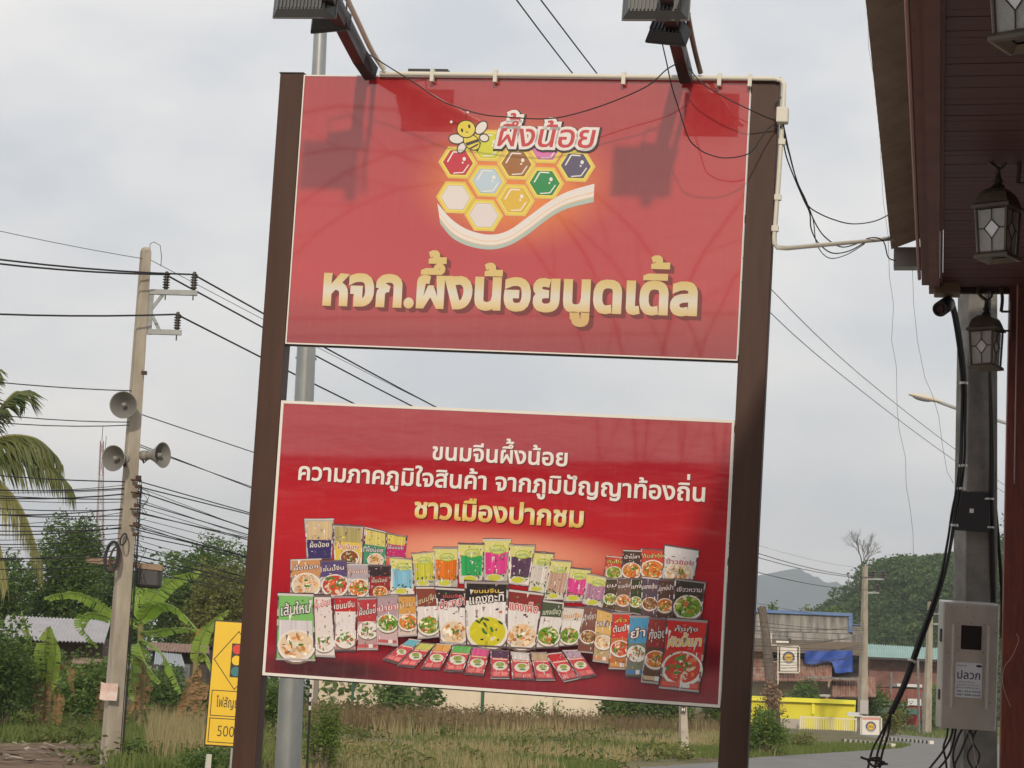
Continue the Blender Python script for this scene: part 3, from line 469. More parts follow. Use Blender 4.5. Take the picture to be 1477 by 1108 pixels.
# cream ribbon under the comb
top = [(163, 808), (270, 930), (400, 1012), (560, 1048), (700, 1018), (850, 915), (1000, 805), (1150, 722), (1358, 660)]
bot = [(185, 965), (280, 1075), (420, 1140), (580, 1160), (720, 1125), (860, 1040), (1010, 925), (1150, 850), (1352, 800)]
top = [(p.x, p.y) for p in smooth_path([(a, b, 0) for a, b in top], 4)]; bot = [(p.x, p.y) for p in smooth_path([(a, b, 0) for a, b in bot], 4)]
def lerp2(a, b, t): return (a[0] + (b[0] - a[0]) * t, a[1] + (b[1] - a[1]) * t)
for t0, t1, c_ in ((0, .42, (.74, .70, .68)), (.42, .50, (.78, .55, .38)), (.50, .68, (.76, .72, .68)), (.68, .74, (.74, .50, .30)), (.74, 1, (.42, .50, .46))):
    for i in range(len(top) - 1):
        em.pxpoly([Z7(*lerp2(top[i], bot[i], t0)), Z7(*lerp2(top[i + 1], bot[i + 1], t0)), Z7(*lerp2(top[i + 1], bot[i + 1], t1)), Z7(*lerp2(top[i], bot[i], t1))], .0010, c_)
for k, (X, Y, c_) in enumerate(cells):
    em.pxpoly(hexpx(X, Y, 150), .0014, (.72, .45, .22)); em.pxpoly(hexpx(X, Y, 145), .0016, YEL); em.pxpoly(hexpx(X, Y, 128), .0018, YEL2)
    em.pxpoly(hexpx(X, Y, 114), .0020, tuple(v * .55 for v in c_)); em.pxpoly(hexpx(X, Y, 110), .0022, c_)
    if k not in (7, 8):
        hl = (.80, .78, .74)
        em.stroke([Z7(X - 80, Y - 5), Z7(X - 35, Y - 82), Z7(X + 35, Y - 78)], 1.9, .0026, hl); em.stroke([Z7(X + 82, Y + 15), Z7(X + 40, Y + 75), Z7(X - 35, Y + 80)], 1.5, .0026, hl)
        em.ell(Z7(X + 48, Y - 28), 2.4, 2.8, .0026, hl); em.ell(Z7(X + 36, Y), 1.3, 1.5, .0026, hl)
em.build('honeycomb_emblem', ink, upper)
be = SB(); BK = (.06, .045, .03); BY = (.74, .60, .09); BW = (.74, .70, .66)
for (X, Y, rx, ry, rot) in ((497, 235, 62, 42, R(-50)), (520, 312, 40, 34, 0.2), (308, 320, 62, 42, R(8)), (348, 388, 48, 34, R(-58))):
    be.ell(Z7(X, Y), rx / 5.275, ry / 5.275, .0030, BK, rot=rot); be.ell(Z7(X, Y), (rx - 9) / 5.275, (ry - 9) / 5.275, .0032, BW, rot=rot)
be.pxpoly([Z7(430, 395), Z7(500, 340), Z7(472, 418)], .0034, BK)
be.ell(Z7(425, 345), 14, 10.5, .0036, BK, rot=R(40)); be.ell(Z7(425, 345), 12.6, 9.2, .0038, BY, rot=R(40))
be.pxpoly([Z7(375, 352), Z7(480, 318), Z7(487, 338), Z7(388, 374)], .0040, BK); be.pxpoly([Z7(405, 390), Z7(478, 352), Z7(474, 368), Z7(422, 396)], .0040, BK)
be.ell(Z7(383, 245), 14.2, 13.4, .0042, BK); be.ell(Z7(383, 245), 12.6, 11.8, .0044, BY)
be.ell(Z7(352, 255), 1.6, 2.9, .0048, BK, rot=-.2); be.ell(Z7(407, 225), 1.7, 3.0, .0048, BK, rot=-.2)
be.stroke([Z7(380, 262), Z7(388, 274), Z7(400, 266)], .9, .0048, BK)
be.stroke([Z7(378, 180), Z7(382, 120)], .7, .0040, BK); be.stroke([Z7(325, 205), Z7(275, 192)], .7, .0040, BK)
be.ell(Z7(397, 115), 2, 2, .0046, BW); be.ell(Z7(270, 191), 2, 2, .0046, BW)
be.build('bee_emblem', ink, upper)
lg = SB(); w_ = 'ผึ้งน้อย'; a_, b_ = Z7(600, 372), Z7(1362, 388)
lg.text(w_, a_, b_, 45, .0052, .135, (.035, .02, .02), (1.0, 1.4), slant=.14); lg.text(w_, a_, b_, 45, .0056, .10, (.76, .72, .70), slant=.14); lg.text(w_, a_, b_, 45, .0060, .012, (.52, .05, .055), slant=.14)
lg.build('emblem_lettering', ink, upper)

# ---- title -----------------------------------------------------------
TW = 'หจก.ผึ้งน้อยนูดเดิ้ล'; ta, tb = (462, 437.5), (1008, 453)
sh = SB()
for k in range(5): sh.text(TW, ta, tb, 74, .0010 + .0001 * k, .046, (.17, .022, .02), (1.2 + k * 1.1, 1.2 + k * 1.1))
sh.build('lettering_shadow', ink, upper)
tl = SB(); tl.text(TW, ta, tb, 74, .0024, .046)
z0 = S(735, 446)[1]; emz = 74 * 11 / 3000
m_gold = zramp('gold_print', z0 - .02, z0 + emz * .62, [(0, (.62, .42, .17)), (.14, (.68, .52, .26)), (.38, (.70, .62, .48)), (.52, (.66, .62, .54)), (.72, (.66, .55, .30)), (1, (.64, .48, .18))])
tl.build('title_lettering', m_gold, upper)

# ---- lower panel lettering --------------------------------------------
lt = SB()
for wd_, a_, b_, e_ in (('ขนมจีนผึ้งน้อย', (622, 662.5), (820, 672.5), 33), ('ความภาคภูมิใจสินค้า จากภูมิปัญญาท้องถิ่น', (428, 691.5), (1019, 723.5), 34)):
    lt.text(wd_, a_, b_, e_, .0010, .024, (.14, .012, .016), (1.0, 1.2)); lt.text(wd_, a_, b_, e_, .0016, .022, (.78, .74, .70))
lt.build('slogan_lettering', ink, lower)
l3 = SB(); l3.text('ชาวเมืองปากชม', (596, 746), (843, 760.5), 39, .0010, .036, (.12, .012, .01), (1.3, 1.5)); l3.build('lettering_shadow', ink, lower)
l3 = SB(); l3.text('ชาวเมืองปากชม', (596, 746), (843, 760.5), 39, .0018, .032)
z0 = S(720, 753)[1]; emz = 39 * 11 / 3000
l3.build('place_lettering', zramp('gold_print_small', z0 - .01, z0 + emz * .6, [(0, (.62, .34, .06)), (.35, (.78, .62, .22)), (.6, (.80, .72, .50)), (1, (.70, .52, .14))]), lower)

# ---- printed noodle packets -------------------------------------------
pk = SB()
pr = random.Random(5)
def bil(q, s, t):
    a = lerp2(q[0], q[1], s); b = lerp2(q[3], q[2], s); return lerp2(a, b, t)
def prect(q, s0, t0, s1, t1, off, c): pk.pxpoly([bil(q, s0, t0), bil(q, s1, t0), bil(q, s1, t1), bil(q, s0, t1)], off, c)
def vary(c, a): k = 1 + pr.uniform(-a, a); return tuple(max(0, min(.9, v * k)) for v in c)
WHT = (.74, .70, .69)
BOWLS = {'curry': [(.62, .20, .04), (.68, .34, .10), (.55, .10, .03), (.08, .20, .03), (.74, .62, .42)], 'green': [(.16, .30, .03), (.40, .46, .08), (.06, .18, .02), (.74, .70, .45), (.60, .18, .05)],
         'yellow': [(.60, .54, .03), (.66, .60, .06), (.56, .50, .03)], 'cream': [(.72, .56, .40), (.70, .42, .18), (.76, .68, .58), (.60, .25, .08)], 'dark': [(.25, .08, .03), (.45, .25, .10), (.10, .12, .03), (.62, .50, .36)],
         'white': [(.74, .70, .66), (.70, .62, .56), (.50, .12, .05), (.12, .24, .05)], 'red': [(.55, .06, .04), (.62, .16, .05), (.70, .55, .40), (.10, .22, .04)]}
def ptext(q, word, s0, t0, s1, t1, h, off, c, oc):
    """word on the line (s0,t0)-(s1,t1) of packet q; h: letter size as a share of the packet height."""
    for dl, cc, o in ((.075, oc, off), (.012, c, off + .00012)):
        T, wd = text_tris(word, dl)
        for t in T:
            pk.pxpoly([bil(q, s0 + (s1 - s0) * x / wd, t0 + (t1 - t0) * x / wd - y * h) for x, y in t], o, cc)
def bowl(q, s, t, r, kindb, off):
    r *= 1.12; cx, cy = bil(q, s, t); a = bil(q, s - r, t); b = bil(q, s + r, t); rx = abs(b[0] - a[0]) / 2; ry = rx * .86
    pk.ell((cx, cy + ry * .12), rx * 1.02, ry * 1.02, off, (.20, .14, .12), 18); pk.ell((cx, cy), rx, ry, off + .0001, (.76, .71, .66), 18)
    cs = BOWLS[kindb]; pk.ell((cx, cy - ry * .05), rx * .88, ry * .84, off + .0002, cs[0], 18)
    for k in range(40 if kindb != 'yellow' else 12):
        a = pr.uniform(0, 6.283); d = math.sqrt(pr.uniform(0, 1)) * .74; c = pr.choice(cs)
        x, y = cx + math.cos(a) * d * rx, cy - ry * .05 + math.sin(a) * d * ry; L_ = rx * pr.uniform(.10, .26); W_ = L_ * pr.uniform(.3, .7); rt = pr.uniform(0, 3.14)
        pk.ell((x, y), L_, W_, off + .00024 + k * .000006, vary(c, .3), 6, rt)
    for k in range(3): pk.ell((cx + pr.uniform(-.3, .3) * rx, cy - ry * .1 + pr.uniform(-.3, .2) * ry), rx * .16, ry * .09, off + .00042 + k * .00001, (.07, .20, .03), 6, pr.uniform(0, 3))
def crimp(q, off):
    prect(q, 0, 0, 1, .035, off, pr.choice([(.60, .56, .56), (.16, .12, .13), (.34, .29, .30)])); prect(q, 0, .972, 1, 1, off, pr.choice([(.12, .09, .10), (.42, .38, .39)]))
    for s in (.0, .955):
        for k in range(7):
            t = pr.uniform(.02, .85); prect(q, s, t, s + .045, t + pr.uniform(.04, .16), off + .00003 + k * .000003, pr.choice([(.74, .72, .72), (.18, .13, .14), (.50, .45, .46), (.10, .06, .07)]))
    for k in range(9):
        s = pr.uniform(.02, .9); t = pr.uniform(.02, .9); pk.pxpoly([bil(q, s, t), bil(q, s + pr.uniform(.02, .09), t + .01), bil(q, s + .02, t + pr.uniform(.04, .16))], off + .00006 + k * .000004, pr.choice([(.78, .76, .76), (.20, .14, .15), (.66, .62, .62), (.34, .26, .27)]))
def stripes(q, s0, t0, s1, t1, off, c, n=11, a=.28):
    prect(q, s0, t0, s1, t1, off, c)
    for i in range(n):
        x = s0 + (s1 - s0) * (i + pr.uniform(.1, .5)) / n; wv = (s1 - s0) / n * pr.uniform(.25, .5); j = pr.uniform(-.02, .02)
        prect(q, x, t0, min(x + wv, s1), t1 + j * 0, off + .00004, vary(c, a))
def pack(zoom, corners, row, par, style, **k):
    ox, oy, sc_ = zoom; q = [(ox + x / sc_, oy + y / sc_) for x, y in corners]
    mx_, my_ = sum(p[0] for p in q) / 4, sum(p[1] for p in q) / 4; q = [(mx_ + (x - mx_) * 1.06, my_ + (y - my_) * 1.03) for x, y in q]
    off = .0012 + row * .0021 + par * .0010
    cb = vary(k.get('base', pr.choice([(.09, .06, .065), (.14, .10, .105), (.50, .46, .46)])), .3)
    # crumpled outline
    edge = []
    for (a, b) in ((0, 1), (1, 2), (2, 3), (3, 0)):
        for i in range(4):
            x, y = lerp2(q[a], q[b], i / 4); edge.append((x + pr.uniform(-.7, .7), y + pr.uniform(-.7, .7)))
    pk.pxpoly([lerp2(e, (sum(p[0] for p in q) / 4, sum(p[1] for p in q) / 4), -.03) for e in edge], off - .0001, (.07, .035, .04)); pk.pxpoly(edge, off, cb)
    if style == 'top':                       # noodles above, label below
        stripes(q, .06, .06, .94, k.get('t', .55), off + .0001, k['n'], 12); prect(q, .03, k.get('t', .55), .97, .98, off + .0001, k['l'])
        ptext(q, k.get('w', 'ผึ้งน้อย'), .12, k.get('t', .55) + .20, .88, k.get('t', .55) + .16, .16, off + .0003, k.get('tc', WHT), k.get('oc', (.05, .03, .06)))
        if k.get('b'): bowl(q, .55, .86, .32, k['b'], off + .00016)
    elif style == 'label':                   # full colour front with a bowl
        prect(q, .02, .03, .98, k.get('t', .45), off + .0001, k['l']); prect(q, .02, k.get('t', .45), .98, .97, off + .0001, k.get('l2', (.60, .52, .48)))
        if k.get('n'): stripes(q, .06, k.get('t', .45), .94, .70, off + .00014, k['n'], 9, .18)
        bowl(q, .52, k.get('bt', .70), k.get('br', .40), k['b'], off + .0002)
        ptext(q, k.get('w', 'ขนมจีน'), .08, k.get('wt', .30), .92, k.get('wt', .30) - k.get('sl', .05), k.get('wh', .15), off + .0007, k.get('tc', WHT), k.get('oc', (.10, .02, .02)))
        if k.get('w2'): ptext(q, k['w2'], .2, .18, .8, .16, .08, off + .0007, k.get('tc2', (.72, .56, .10)), (.12, .02, .02))
        if k.get('strip'): prect(q, .06, .89, .94, .95, off + .00075, k['strip']); prect(q, .55, .885, .75, .955, off + .0008, (.72, .70, .70))
    elif style == 'nood':                    # clear bag of coloured noodles with a lime header
        prect(q, 0, 0, 1, .30, off + .0001, (.66, .62, .22)); cx, cy = bil(q, .55, .24); r = abs(q[1][0] - q[0][0]) * .30
        for j in range(9): pk.ell(bil(q, pr.uniform(.05, .95), pr.uniform(.02, .26)), 1.5, 1.0, off + .00014, (.74, .71, .52), 5, pr.uniform(0, 3))
        stripes(q, .10, .30, .94, .80, off + .0001, k['n'], 10, .35); pk.ell((cx, cy), r, r * .55, off + .0003, (.36, .46, .06), 14); pk.ell((cx, cy), r * .86, r * .42, off + .00034, (.60, .64, .20), 14)
        ptext(q, 'ขนมจีน', .32, .28, .78, .28, .10, off + .0004, (.10, .22, .04), (.66, .66, .30))
        for j in range(10): pk.ell(bil(q, pr.uniform(.1, .95), pr.uniform(.72, .86)), 2.2, 1.1, off + .0003 + j * .00001, vary((.03, .12, .03), .4), 5, pr.uniform(0, 3))
        pk.ell(bil(q, .45, .90), r * .95, r * .55, off + .0006, (.66, .62, .58), 12); pk.ell(bil(q, .45, .88), r * .8, r * .38, off + .00064, (.55, .55, .06), 12)
    elif style == 'flat':                    # slim packet lying on the table
        stripes(q, .06, .04, .94, .28, off + .0001, k['n'], 7, .3); prect(q, .06, .28, .94, .92, off + .0001, k.get('l', (.58, .07, .09)))
        prect(q, .10, .30, .90, .34, off + .00014, (.72, .55, .45)); cx, cy = bil(q, .5, .55); r = abs(q[1][0] - q[0][0]) * .40
        pk.ell((cx, cy), r, r * .62, off + .0002, (.70, .68, .60), 12); pk.ell((cx, cy - r * .2), r * .6, r * .34, off + .00024, (.30, .36, .10), 8)
        pk.ell((cx + 1, cy + r * .25), r * .5, r * .12, off + .00028, (.10, .22, .08), 6)
        for s in (.14, .54): prect(q, s, .76, s + .34, .89, off + .0002, vary((.68, .20, .20), .2))
        prect(q, 0, .93, 1, 1, off + .0003, (.10, .07, .08)); prect(q, 0, 0, .05, 1, off + .00032, (.30, .22, .24)); prect(q, .95, 0, 1, 1, off + .00032, (.14, .08, .10))
    cl = k.get('l') or (.5, .4, .35)
    for j in range(16 if style != 'flat' else 6):
        s = pr.uniform(.05, .85); t = pr.uniform(.04, .92); a = pr.uniform(.02, .10); b = pr.uniform(.008, .03)
        pk.pxpoly([bil(q, s, t), bil(q, s + a, t - b * .5), bil(q, s + a * pr.uniform(.6, 1), t + b), bil(q, s - .01, t + b * .8)], off + .00066 + j * .000003, pr.choice([vary(cl, .5), (.70, .66, .64), (.10, .06, .06), vary(cl, .5), (.60, .10, .08), (.55, .40, .18), (.08, .18, .05)]))
    crimp(q, off + .00085)

A8 = (380, 730, 6.154); A1 = (380, 840, 6.154); A2 = (560, 760, 6.154); A3 = (760, 760, 4.26); A4 = (540, 840, 4.344)
pack(A8, [(372, 118), (620, 118), (600, 470), (395, 465)], 0, 0, 'top', n=(.62, .47, .27), l=(.05, .035, .14), t=.52)
pack(A8, [(622, 165), (880, 180), (865, 515), (640, 490)], 0, 1, 'top', n=(.42, .35, .15), l=(.68, .50, .08), t=.45, tc=(.50, .03, .04), oc=(.74, .70, .62), b='dark')
pack(A8, [(905, 190), (1090, 235), (1080, 525), (885, 515)], 0, 0, 'top', n=(.66, .56, .17), l=(.06, .28, .16), t=.45, b='cream')
pack(A8, [(1095, 240), (1270, 270), (1255, 460), (1095, 450)], 0, 1, 'top', n=(.66, .54, .12), l=(.52, .03, .16), t=.45)
pack(A8, [(250, 480), (510, 470), (500, 800), (250, 800)], 1, 0, 'label', l=(.56, .28, .12), w='ผึ้งน้อย', b='cream', bt=.70, br=.44, l2=(.42, .30, .30))
pack(A8, [(515, 490), (730, 485), (745, 800), (520, 800)], 1, 1, 'label', l=(.10, .07, .20), w='ขนมจีน', b='red', bt=.70, br=.46, l2=(.40, .34, .40))
pack(A8, [(735, 520), (935, 520), (940, 810), (750, 800)], 1, 0, 'label', l=(.42, .36, .40), w='ผึ้งน้อย', b='curry', bt=.72, br=.42, oc=(.35, .08, .05), l2=(.60, .56, .58))
pack(A8, [(940, 530), (1125, 530), (1115, 800), (945, 800)], 1, 1, 'top', n=(.045, .03, .035), l=(.32, .03, .03), t=.36, b='curry', tc=(.74, .55, .45))
for cs, n_, par, Zm in (([(20, 270), (215, 290), (225, 600), (30, 610)], (.22, .50, .68), 0, A2), ([(215, 240), (410, 220), (405, 530), (235, 530)], (.56, .54, .06), 1, A2), ([(405, 190), (620, 190), (610, 540), (415, 530)], (.72, .18, .02), 0, A2),
                        ([(625, 150), (850, 155), (830, 500), (640, 500)], (.03, .34, .10), 1, A2), ([(845, 115), (1085, 115), (1050, 490), (850, 495)], (.66, .05, .25), 0, A2), ([(1080, 160), (1300, 170), (1240, 520), (1075, 500)], (.10, .05, .10), 1, A2),
                        ([(40, 155), (168, 165), (110, 410), (10, 405)], (.66, .60, .56), 0, A3), ([(150, 205), (270, 215), (220, 450), (105, 450)], (.52, .33, .26), 1, A3), ([(255, 250), (390, 265), (345, 460), (230, 460)], (.68, .06, .28), 0, A3), ([(375, 290), (505, 315), (465, 500), (345, 470)], (.40, .20, .32), 1, A3)):
    pack(Zm, cs, 1, par, 'nood', n=n_, base=(.62, .58, .52))
# right hand group
pack(A3, [(490, 180), (592, 190), (580, 330), (475, 320)], 0, 0, 'label', l=(.52, .08, .05), b='green', w='ต้มยำ', tc=(.72, .62, .12), l2=(.60, .22, .10))
pack(A3, [(595, 145), (702, 150), (695, 325), (580, 320)], 0, 1, 'label', l=(.07, .045, .04), b='curry', w='น้ำปลา', br=.46, l2=(.14, .08, .06))
pack(A3, [(705, 135), (847, 145), (835, 320), (700, 320)], 0, 0, 'label', l=(.58, .06, .04), b='curry', w='ต้มยำกุ้ง', br=.46, tc=(.74, .62, .20), l2=(.62, .28, .08))
pack(A3, [(850, 112), (1055, 145), (1017, 345), (835, 325)], 0, 1, 'label', l=(.66, .64, .66), b='cream', w='ข้าวซอย', br=.40, bt=.78, wt=.52, tc=(.48, .05, .06), oc=(.60, .56, .58), l2=(.62, .60, .62), wh=.18)
for i, (cs, l_, b_, w_) in enumerate((([(490, 320), (562, 320), (545, 515), (465, 500)], (.08, .06, .04), 'green', 'ขม'), ([(560, 320), (642, 320), (627, 525), (545, 515)], (.16, .10, .08), 'curry', 'ขนมจีน'), ([(640, 320), (712, 320), (700, 540), (625, 525)], (.05, .06, .03), 'green', 'แกง'),
                                  ([(712, 310), (812, 320), (795, 560), (705, 550)], (.10, .07, .10), 'dark', 'แกงส้ม'), ([(810, 325), (912, 325), (890, 570), (790, 560)], (.10, .05, .04), 'curry', 'แกงป่า'), ([(915, 322), (1095, 345), (1060, 585), (895, 570)], (.045, .04, .03), 'green', 'เขียวหวาน'))):
    pack(A3, cs, 2, i % 2, 'label', l=l_, b=b_, w=w_, l2=l_, t=.5, br=.45, bt=.66)
# middle front row, from the outside in
pack(A1, [(140, 105), (440, 115), (455, 690), (125, 680)], 3, 0, 'label', l=(.20, .48, .14), l2=(.22, .50, .16), n=(.62, .58, .62), b='cream', bt=.78, br=.44, w='เส้นใหม่', wt=.34, wh=.22, t=.40, oc=(.04, .05, .04), sl=.07)
pack(A1, [(445, 120), (600, 120), (635, 660), (450, 650)], 2, 1, 'label', l=(.72, .62, .62), l2=(.72, .64, .62), b='white', bt=.78, br=.44, w='ผึ้งน้อย', wt=.24, tc=(.58, .05, .08), oc=(.74, .66, .66), sl=.09)
pack(A1, [(635, 130), (830, 130), (815, 605), (640, 605)], 3, 0, 'label', l=(.52, .03, .04), n=(.70, .66, .66), t=.28, b='white', bt=.78, br=.45, w='ขนมจีน', wt=.24, tc=WHT, oc=(.36, .04, .04), l2=(.40, .25, .25))
pack(A1, [(840, 150), (1010, 140), (1015, 595), (840, 595)], 2, 1, 'label', l=(.46, .05, .06), b='white', bt=.62, br=.46, w='ผึ้งน้อย', wt=.34, l2=(.46, .30, .30), strip=(.55, .1, .1))
pack(A1, [(1012, 130), (1195, 120), (1190, 560), (1015, 545)], 3, 0, 'label', l=(.42, .30, .34), b='green', bt=.56, br=.46, w='น้ำยา', wt=.32, oc=(.5, .04, .06), l2=(.56, .40, .42), strip=(.5, .1, .1))
pack(A1, [(1200, 120), (1375, 120), (1362, 470), (1200, 480)], 2, 1, 'label', l=(.62, .32, .08), b='curry', bt=.66, br=.46, w='น้ำยา', tc=(.72, .62, .40), oc=(.4, .12, .03), l2=(.62, .50, .46))
pack(A2, [(255, 540), (435, 540), (462, 970), (268, 990)], 3, 0, 'label', l=(.24, .06, .04), n=WHT, t=.38, b='green', bt=.76, br=.46, w='ขนมจีน', wt=.34, tc=(.66, .52, .36), oc=(.12, .03, .02), l2=(.64, .60, .60), sl=.12)
pack(A2, [(430, 545), (712, 560), (697, 1040), (470, 1020)], 4, 0, 'label', l=(.045, .03, .035), n=WHT, t=.34, b='cream', bt=.80, br=.47, w='น้ำยาป่า', wt=.40, wh=.20, tc=(.58, .04, .06), oc=(.72, .66, .66), l2=(.64, .60, .60), sl=.13, w2='ขนมจีน', tc2=(.55, .1, .1))
pack(A2, [(1062, 560), (1372, 600), (1302, 1080), (1050, 1070)], 4, 0, 'label', l=(.24, .035, .035), n=WHT, t=.32, b='cream', bt=.78, br=.46, w='แกงเผ็ด', wt=.34, wh=.20, tc=(.56, .03, .04), oc=(.74, .68, .66), l2=(.64, .60, .60), sl=-.02)
pack(A2, [(692, 490), (1062, 500), (1040, 1068), (712, 1050)], 4, 1, 'label', l=(.030, .024, .022), n=WHT, t=.30, b='yellow', bt=.78, br=.46, w='แกงกะทิ', wt=.36, wh=.19, tc=(.80, .76, .74), oc=(.03, .02, .02), l2=(.68, .64, .64), sl=.08, w2='ขนมจีน')
q = [(560 + x / 6.154, 760 + y / 6.154) for x, y in ((692, 490), (1062, 500), (1040, 1068), (712, 1050))]
for s, t, rt in ((.28, .62, .5), (.38, .58, -.9), (.5, .58, .3), (.46, .66, 1.0), (.86, .62, .6)): pk.ell(bil(q, s, t), 4.6, 1.7, .0122 + s * .0003, (.035, .11, .03), 8, rt)
pack(A3, [(105, 455), (225, 470), (192, 740), (45, 745)], 3, 1, 'label', l=(.08, .10, .06), n=WHT, t=.33, b='green', bt=.74, br=.44, w='แกงเขียว', wt=.30, tc=(.62, .66, .52), oc=(.04, .08, .03), l2=(.64, .60, .58))
pack(A3, [(225, 490), (352, 500), (312, 725), (190, 735)], 3, 0, 'label', l=(.66, .60, .56), n=WHT, t=.36, b='green', bt=.74, br=.44, w='ขนมจีน', wt=.30, tc=(.60, .22, .05), oc=(.70, .62, .52), l2=(.64, .60, .58))
pack(A3, [(352, 492), (435, 492), (420, 775), (315, 765)], 2, 1, 'label', l=(.22, .10, .08), b='dark', bt=.66, br=.44, w='น้ำเงี้ยว', l2=(.20, .08, .06))
pack(A3, [(435, 500), (532, 530), (510, 835), (408, 822)], 3, 0, 'label', l=(.66, .42, .14), b='cream', w='ลาบ', wt=.34, l2=(.46, .34, .20), bt=.62, br=.46, strip=(.60, .25, .10))
pack(A3, [(530, 530), (642, 532), (622, 872), (508, 868)], 3, 1, 'label', l=(.60, .05, .04), b='red', w='ต้มยำ', wt=.36, l2=(.50, .16, .05), bt=.64, br=.46, strip=(.60, .30, .10), w2='คั่ว')
pack(A3, [(635, 550), (752, 552), (717, 918), (608, 915)], 4, 0, 'label', l=(.08, .30, .52), b='white', w='ยำ', wt=.38, l2=(.18, .20, .16), bt=.62, br=.46, strip=(.08, .22, .48), wh=.20)
pack(A3, [(755, 560), (872, 567), (842, 965), (710, 950)], 4, 1, 'label', l=(.30, .04, .04), b='curry', w='กุ้งอบ', wt=.34, l2=(.12, .06, .04), bt=.64, br=.46, strip=(.60, .45, .30), wh=.19)
pack(A3, [(870, 565), (1105, 582), (1052, 1010), (820, 985)], 5, 0, 'label', l=(.60, .03, .03), b='red', w='ผัดขี้เมา', wt=.40, wh=.17, tc=(.74, .52, .06), oc=(.74, .70, .64), l2=(.56, .06, .04), bt=.70, br=.46, strip=(.62, .12, .10), w2='กั้งกุ้ง', tc2=WHT)
for i, (cs, n_, l_) in enumerate((([(220, 355), (292, 365), (152, 512), (60, 482)], (.14, .42, .52), None), ([(290, 378), (387, 385), (252, 532), (150, 522)], (.55, .56, .14), None), ([(390, 385), (492, 390), (412, 547), (300, 540)], (.66, .34, .10), None), ([(500, 393), (617, 400), (552, 562), (445, 555)], (.14, .46, .12), None),
                              ([(620, 408), (727, 420), (682, 582), (570, 575)], (.62, .10, .26), None), ([(735, 420), (842, 430), (847, 602), (735, 602)], (.10, .05, .10), None), ([(860, 436), (972, 445), (1002, 612), (870, 606)], (.62, .58, .58), None), ([(985, 440), (1082, 440), (1132, 612), (1020, 612)], (.48, .36, .24), None),
                              ([(1080, 450), (1177, 440), (1282, 602), (1190, 622)], (.56, .04, .05), None), ([(1185, 428), (1277, 425), (1392, 582), (1295, 602)], (.44, .32, .42), None))):
    pack(A4, cs, 5, i % 2, 'flat', n=n_, base=(.20, .13, .14))
pk.build('printed_packets', ink, lower)

# ---- lamp arms, floodlights -------------------------------------------
def SL(px, py, h): x, z = S(px, py, h); return Vector((x, -h, z))
m_arm = mat('maroon_painted_arm', (.013, .005, .005), .5, .5)
m_alu = mat('grey_lamp_housing', (.10, .105, .11), .45, .5, metal=.3)
m_blk = mat('black_lamp_housing', (.022, .022, .028), .5, .5)
m_glass = mat('lamp_glass', (.25, .26, .27), .08, .6)
m_pvc = mat('cream_plastic_pipe', (.62, .60, .52), .45)
m_wire = mat('black_cable', (.012, .012, .013), .55)
ARM = {'L': [(536, 107, .03), (519, 82, .16), (500, 45, .7), (478, 0, 1.2), (470, -26, 1.5)], 'R': [(990, 112, .03), (982, 82, .18), (973, 45, .75), (964, 0, 1.25), (960, -28, 1.5)]}
for k in ('L', 'R'):
    mb = MB(); mb.tube([SM @ SL(*p) for p in ARM[k]], .03, mi=0, sq=(.030, .040)); a = mb.build('lamp_arm', m_arm, board)
    mb = MB(); pts = smooth_path([SM @ (SL(*p) + Vector((.075, -.02, .02))) for p in ARM[k]], 3); mb.tube(pts, .014, 6); mb.build('arm_conduit', m_pvc if k == 'L' else mat('bronze_pipe', (.14, .11, .07), .5), a, smooth=True)
def floodlight(label, px, py, h, wd, ht, dp, tilt, m, wires, roll=0):
    c = SL(px, py, h); t = thing('floodlight', label, 'floodlight', M=SM @ Matrix.Translation(c) @ Matrix.Rotation(tilt, 4, 'X') @ Matrix.Rotation(roll, 4, 'Y'), group='floodlights on the sign arms')
    M = MW[t.name]
    mb = MB(); a, b, e_ = wd / 2, ht / 2, .78
    rim = [(-a, 0, -b), (a, 0, -b), (a, 0, b), (-a, 0, b)]; rim2 = [(x, -.012, z) for x, y, z in rim]
    bk = [(x * e_, -dp, z * e_) for x, y, z in rim]
    mb.hexa([M @ Vector(p) for p in (rim[0], rim[1], rim[2], rim[3], rim2[0], rim2[1], rim2[2], rim2[3])])
    mb.hexa([M @ Vector(p) for p in ([(x * .97, -.0125, z * .97) for x, y, z in rim] + bk)])
    n = max(9, int(wd / .022))
    h_ = mb.build('housing', m, t)
    mb = MB()
    for i in range(n):
        x = -a * e_ * .94 + 2 * a * e_ * .94 * i / (n - 1); mb.box((x - .003, -dp - .016, -b * e_ * .96), (x + .003, -dp - .0004, b * e_ * .96), M=M)
    mb.build('cooling_fins', m, h_)
    mb = MB(); mb.box((-a * .9, .001, -b * .9), (a * .9, .006, b * .9), M=M); mb.build('glass', m_glass, t)
    if wires:
        mb = MB(); mb.tube([M @ Vector(p) for p in ((-a * .82, -.03, -b * .1), (-a * .82, -.06, b * 2.1), (a * .82, -.06, b * 2.1), (a * .82, -.03, -b * .1))], .006, 5); mb.build('bracket', m_blk, t)
    else:
        mb = MB(); mb.box((-.05, -dp - .05, -.02), (.05, -dp - .017, .06), M=M); mb.build('bracket', m_blk, t)
floodlight('large grey finned floodlight at the end of the left arm', 443, -8, 1.22, .315, .25, .06, R(-6), m_alu, False)
floodlight('small black floodlight on a wire bracket halfway up the left arm', 478, 36, .85, .20, .11, .07, R(-35), m_blk, True, R(-9))
floodlight('large grey finned floodlight at the end of the right arm', 948, -6, 1.22, .315, .25, .06, R(-6), m_alu, False)
floodlight('small black floodlight on a wire bracket halfway up the right arm', 964, 54, .85, .20, .11, .07, R(-35), m_blk, True, R(8))

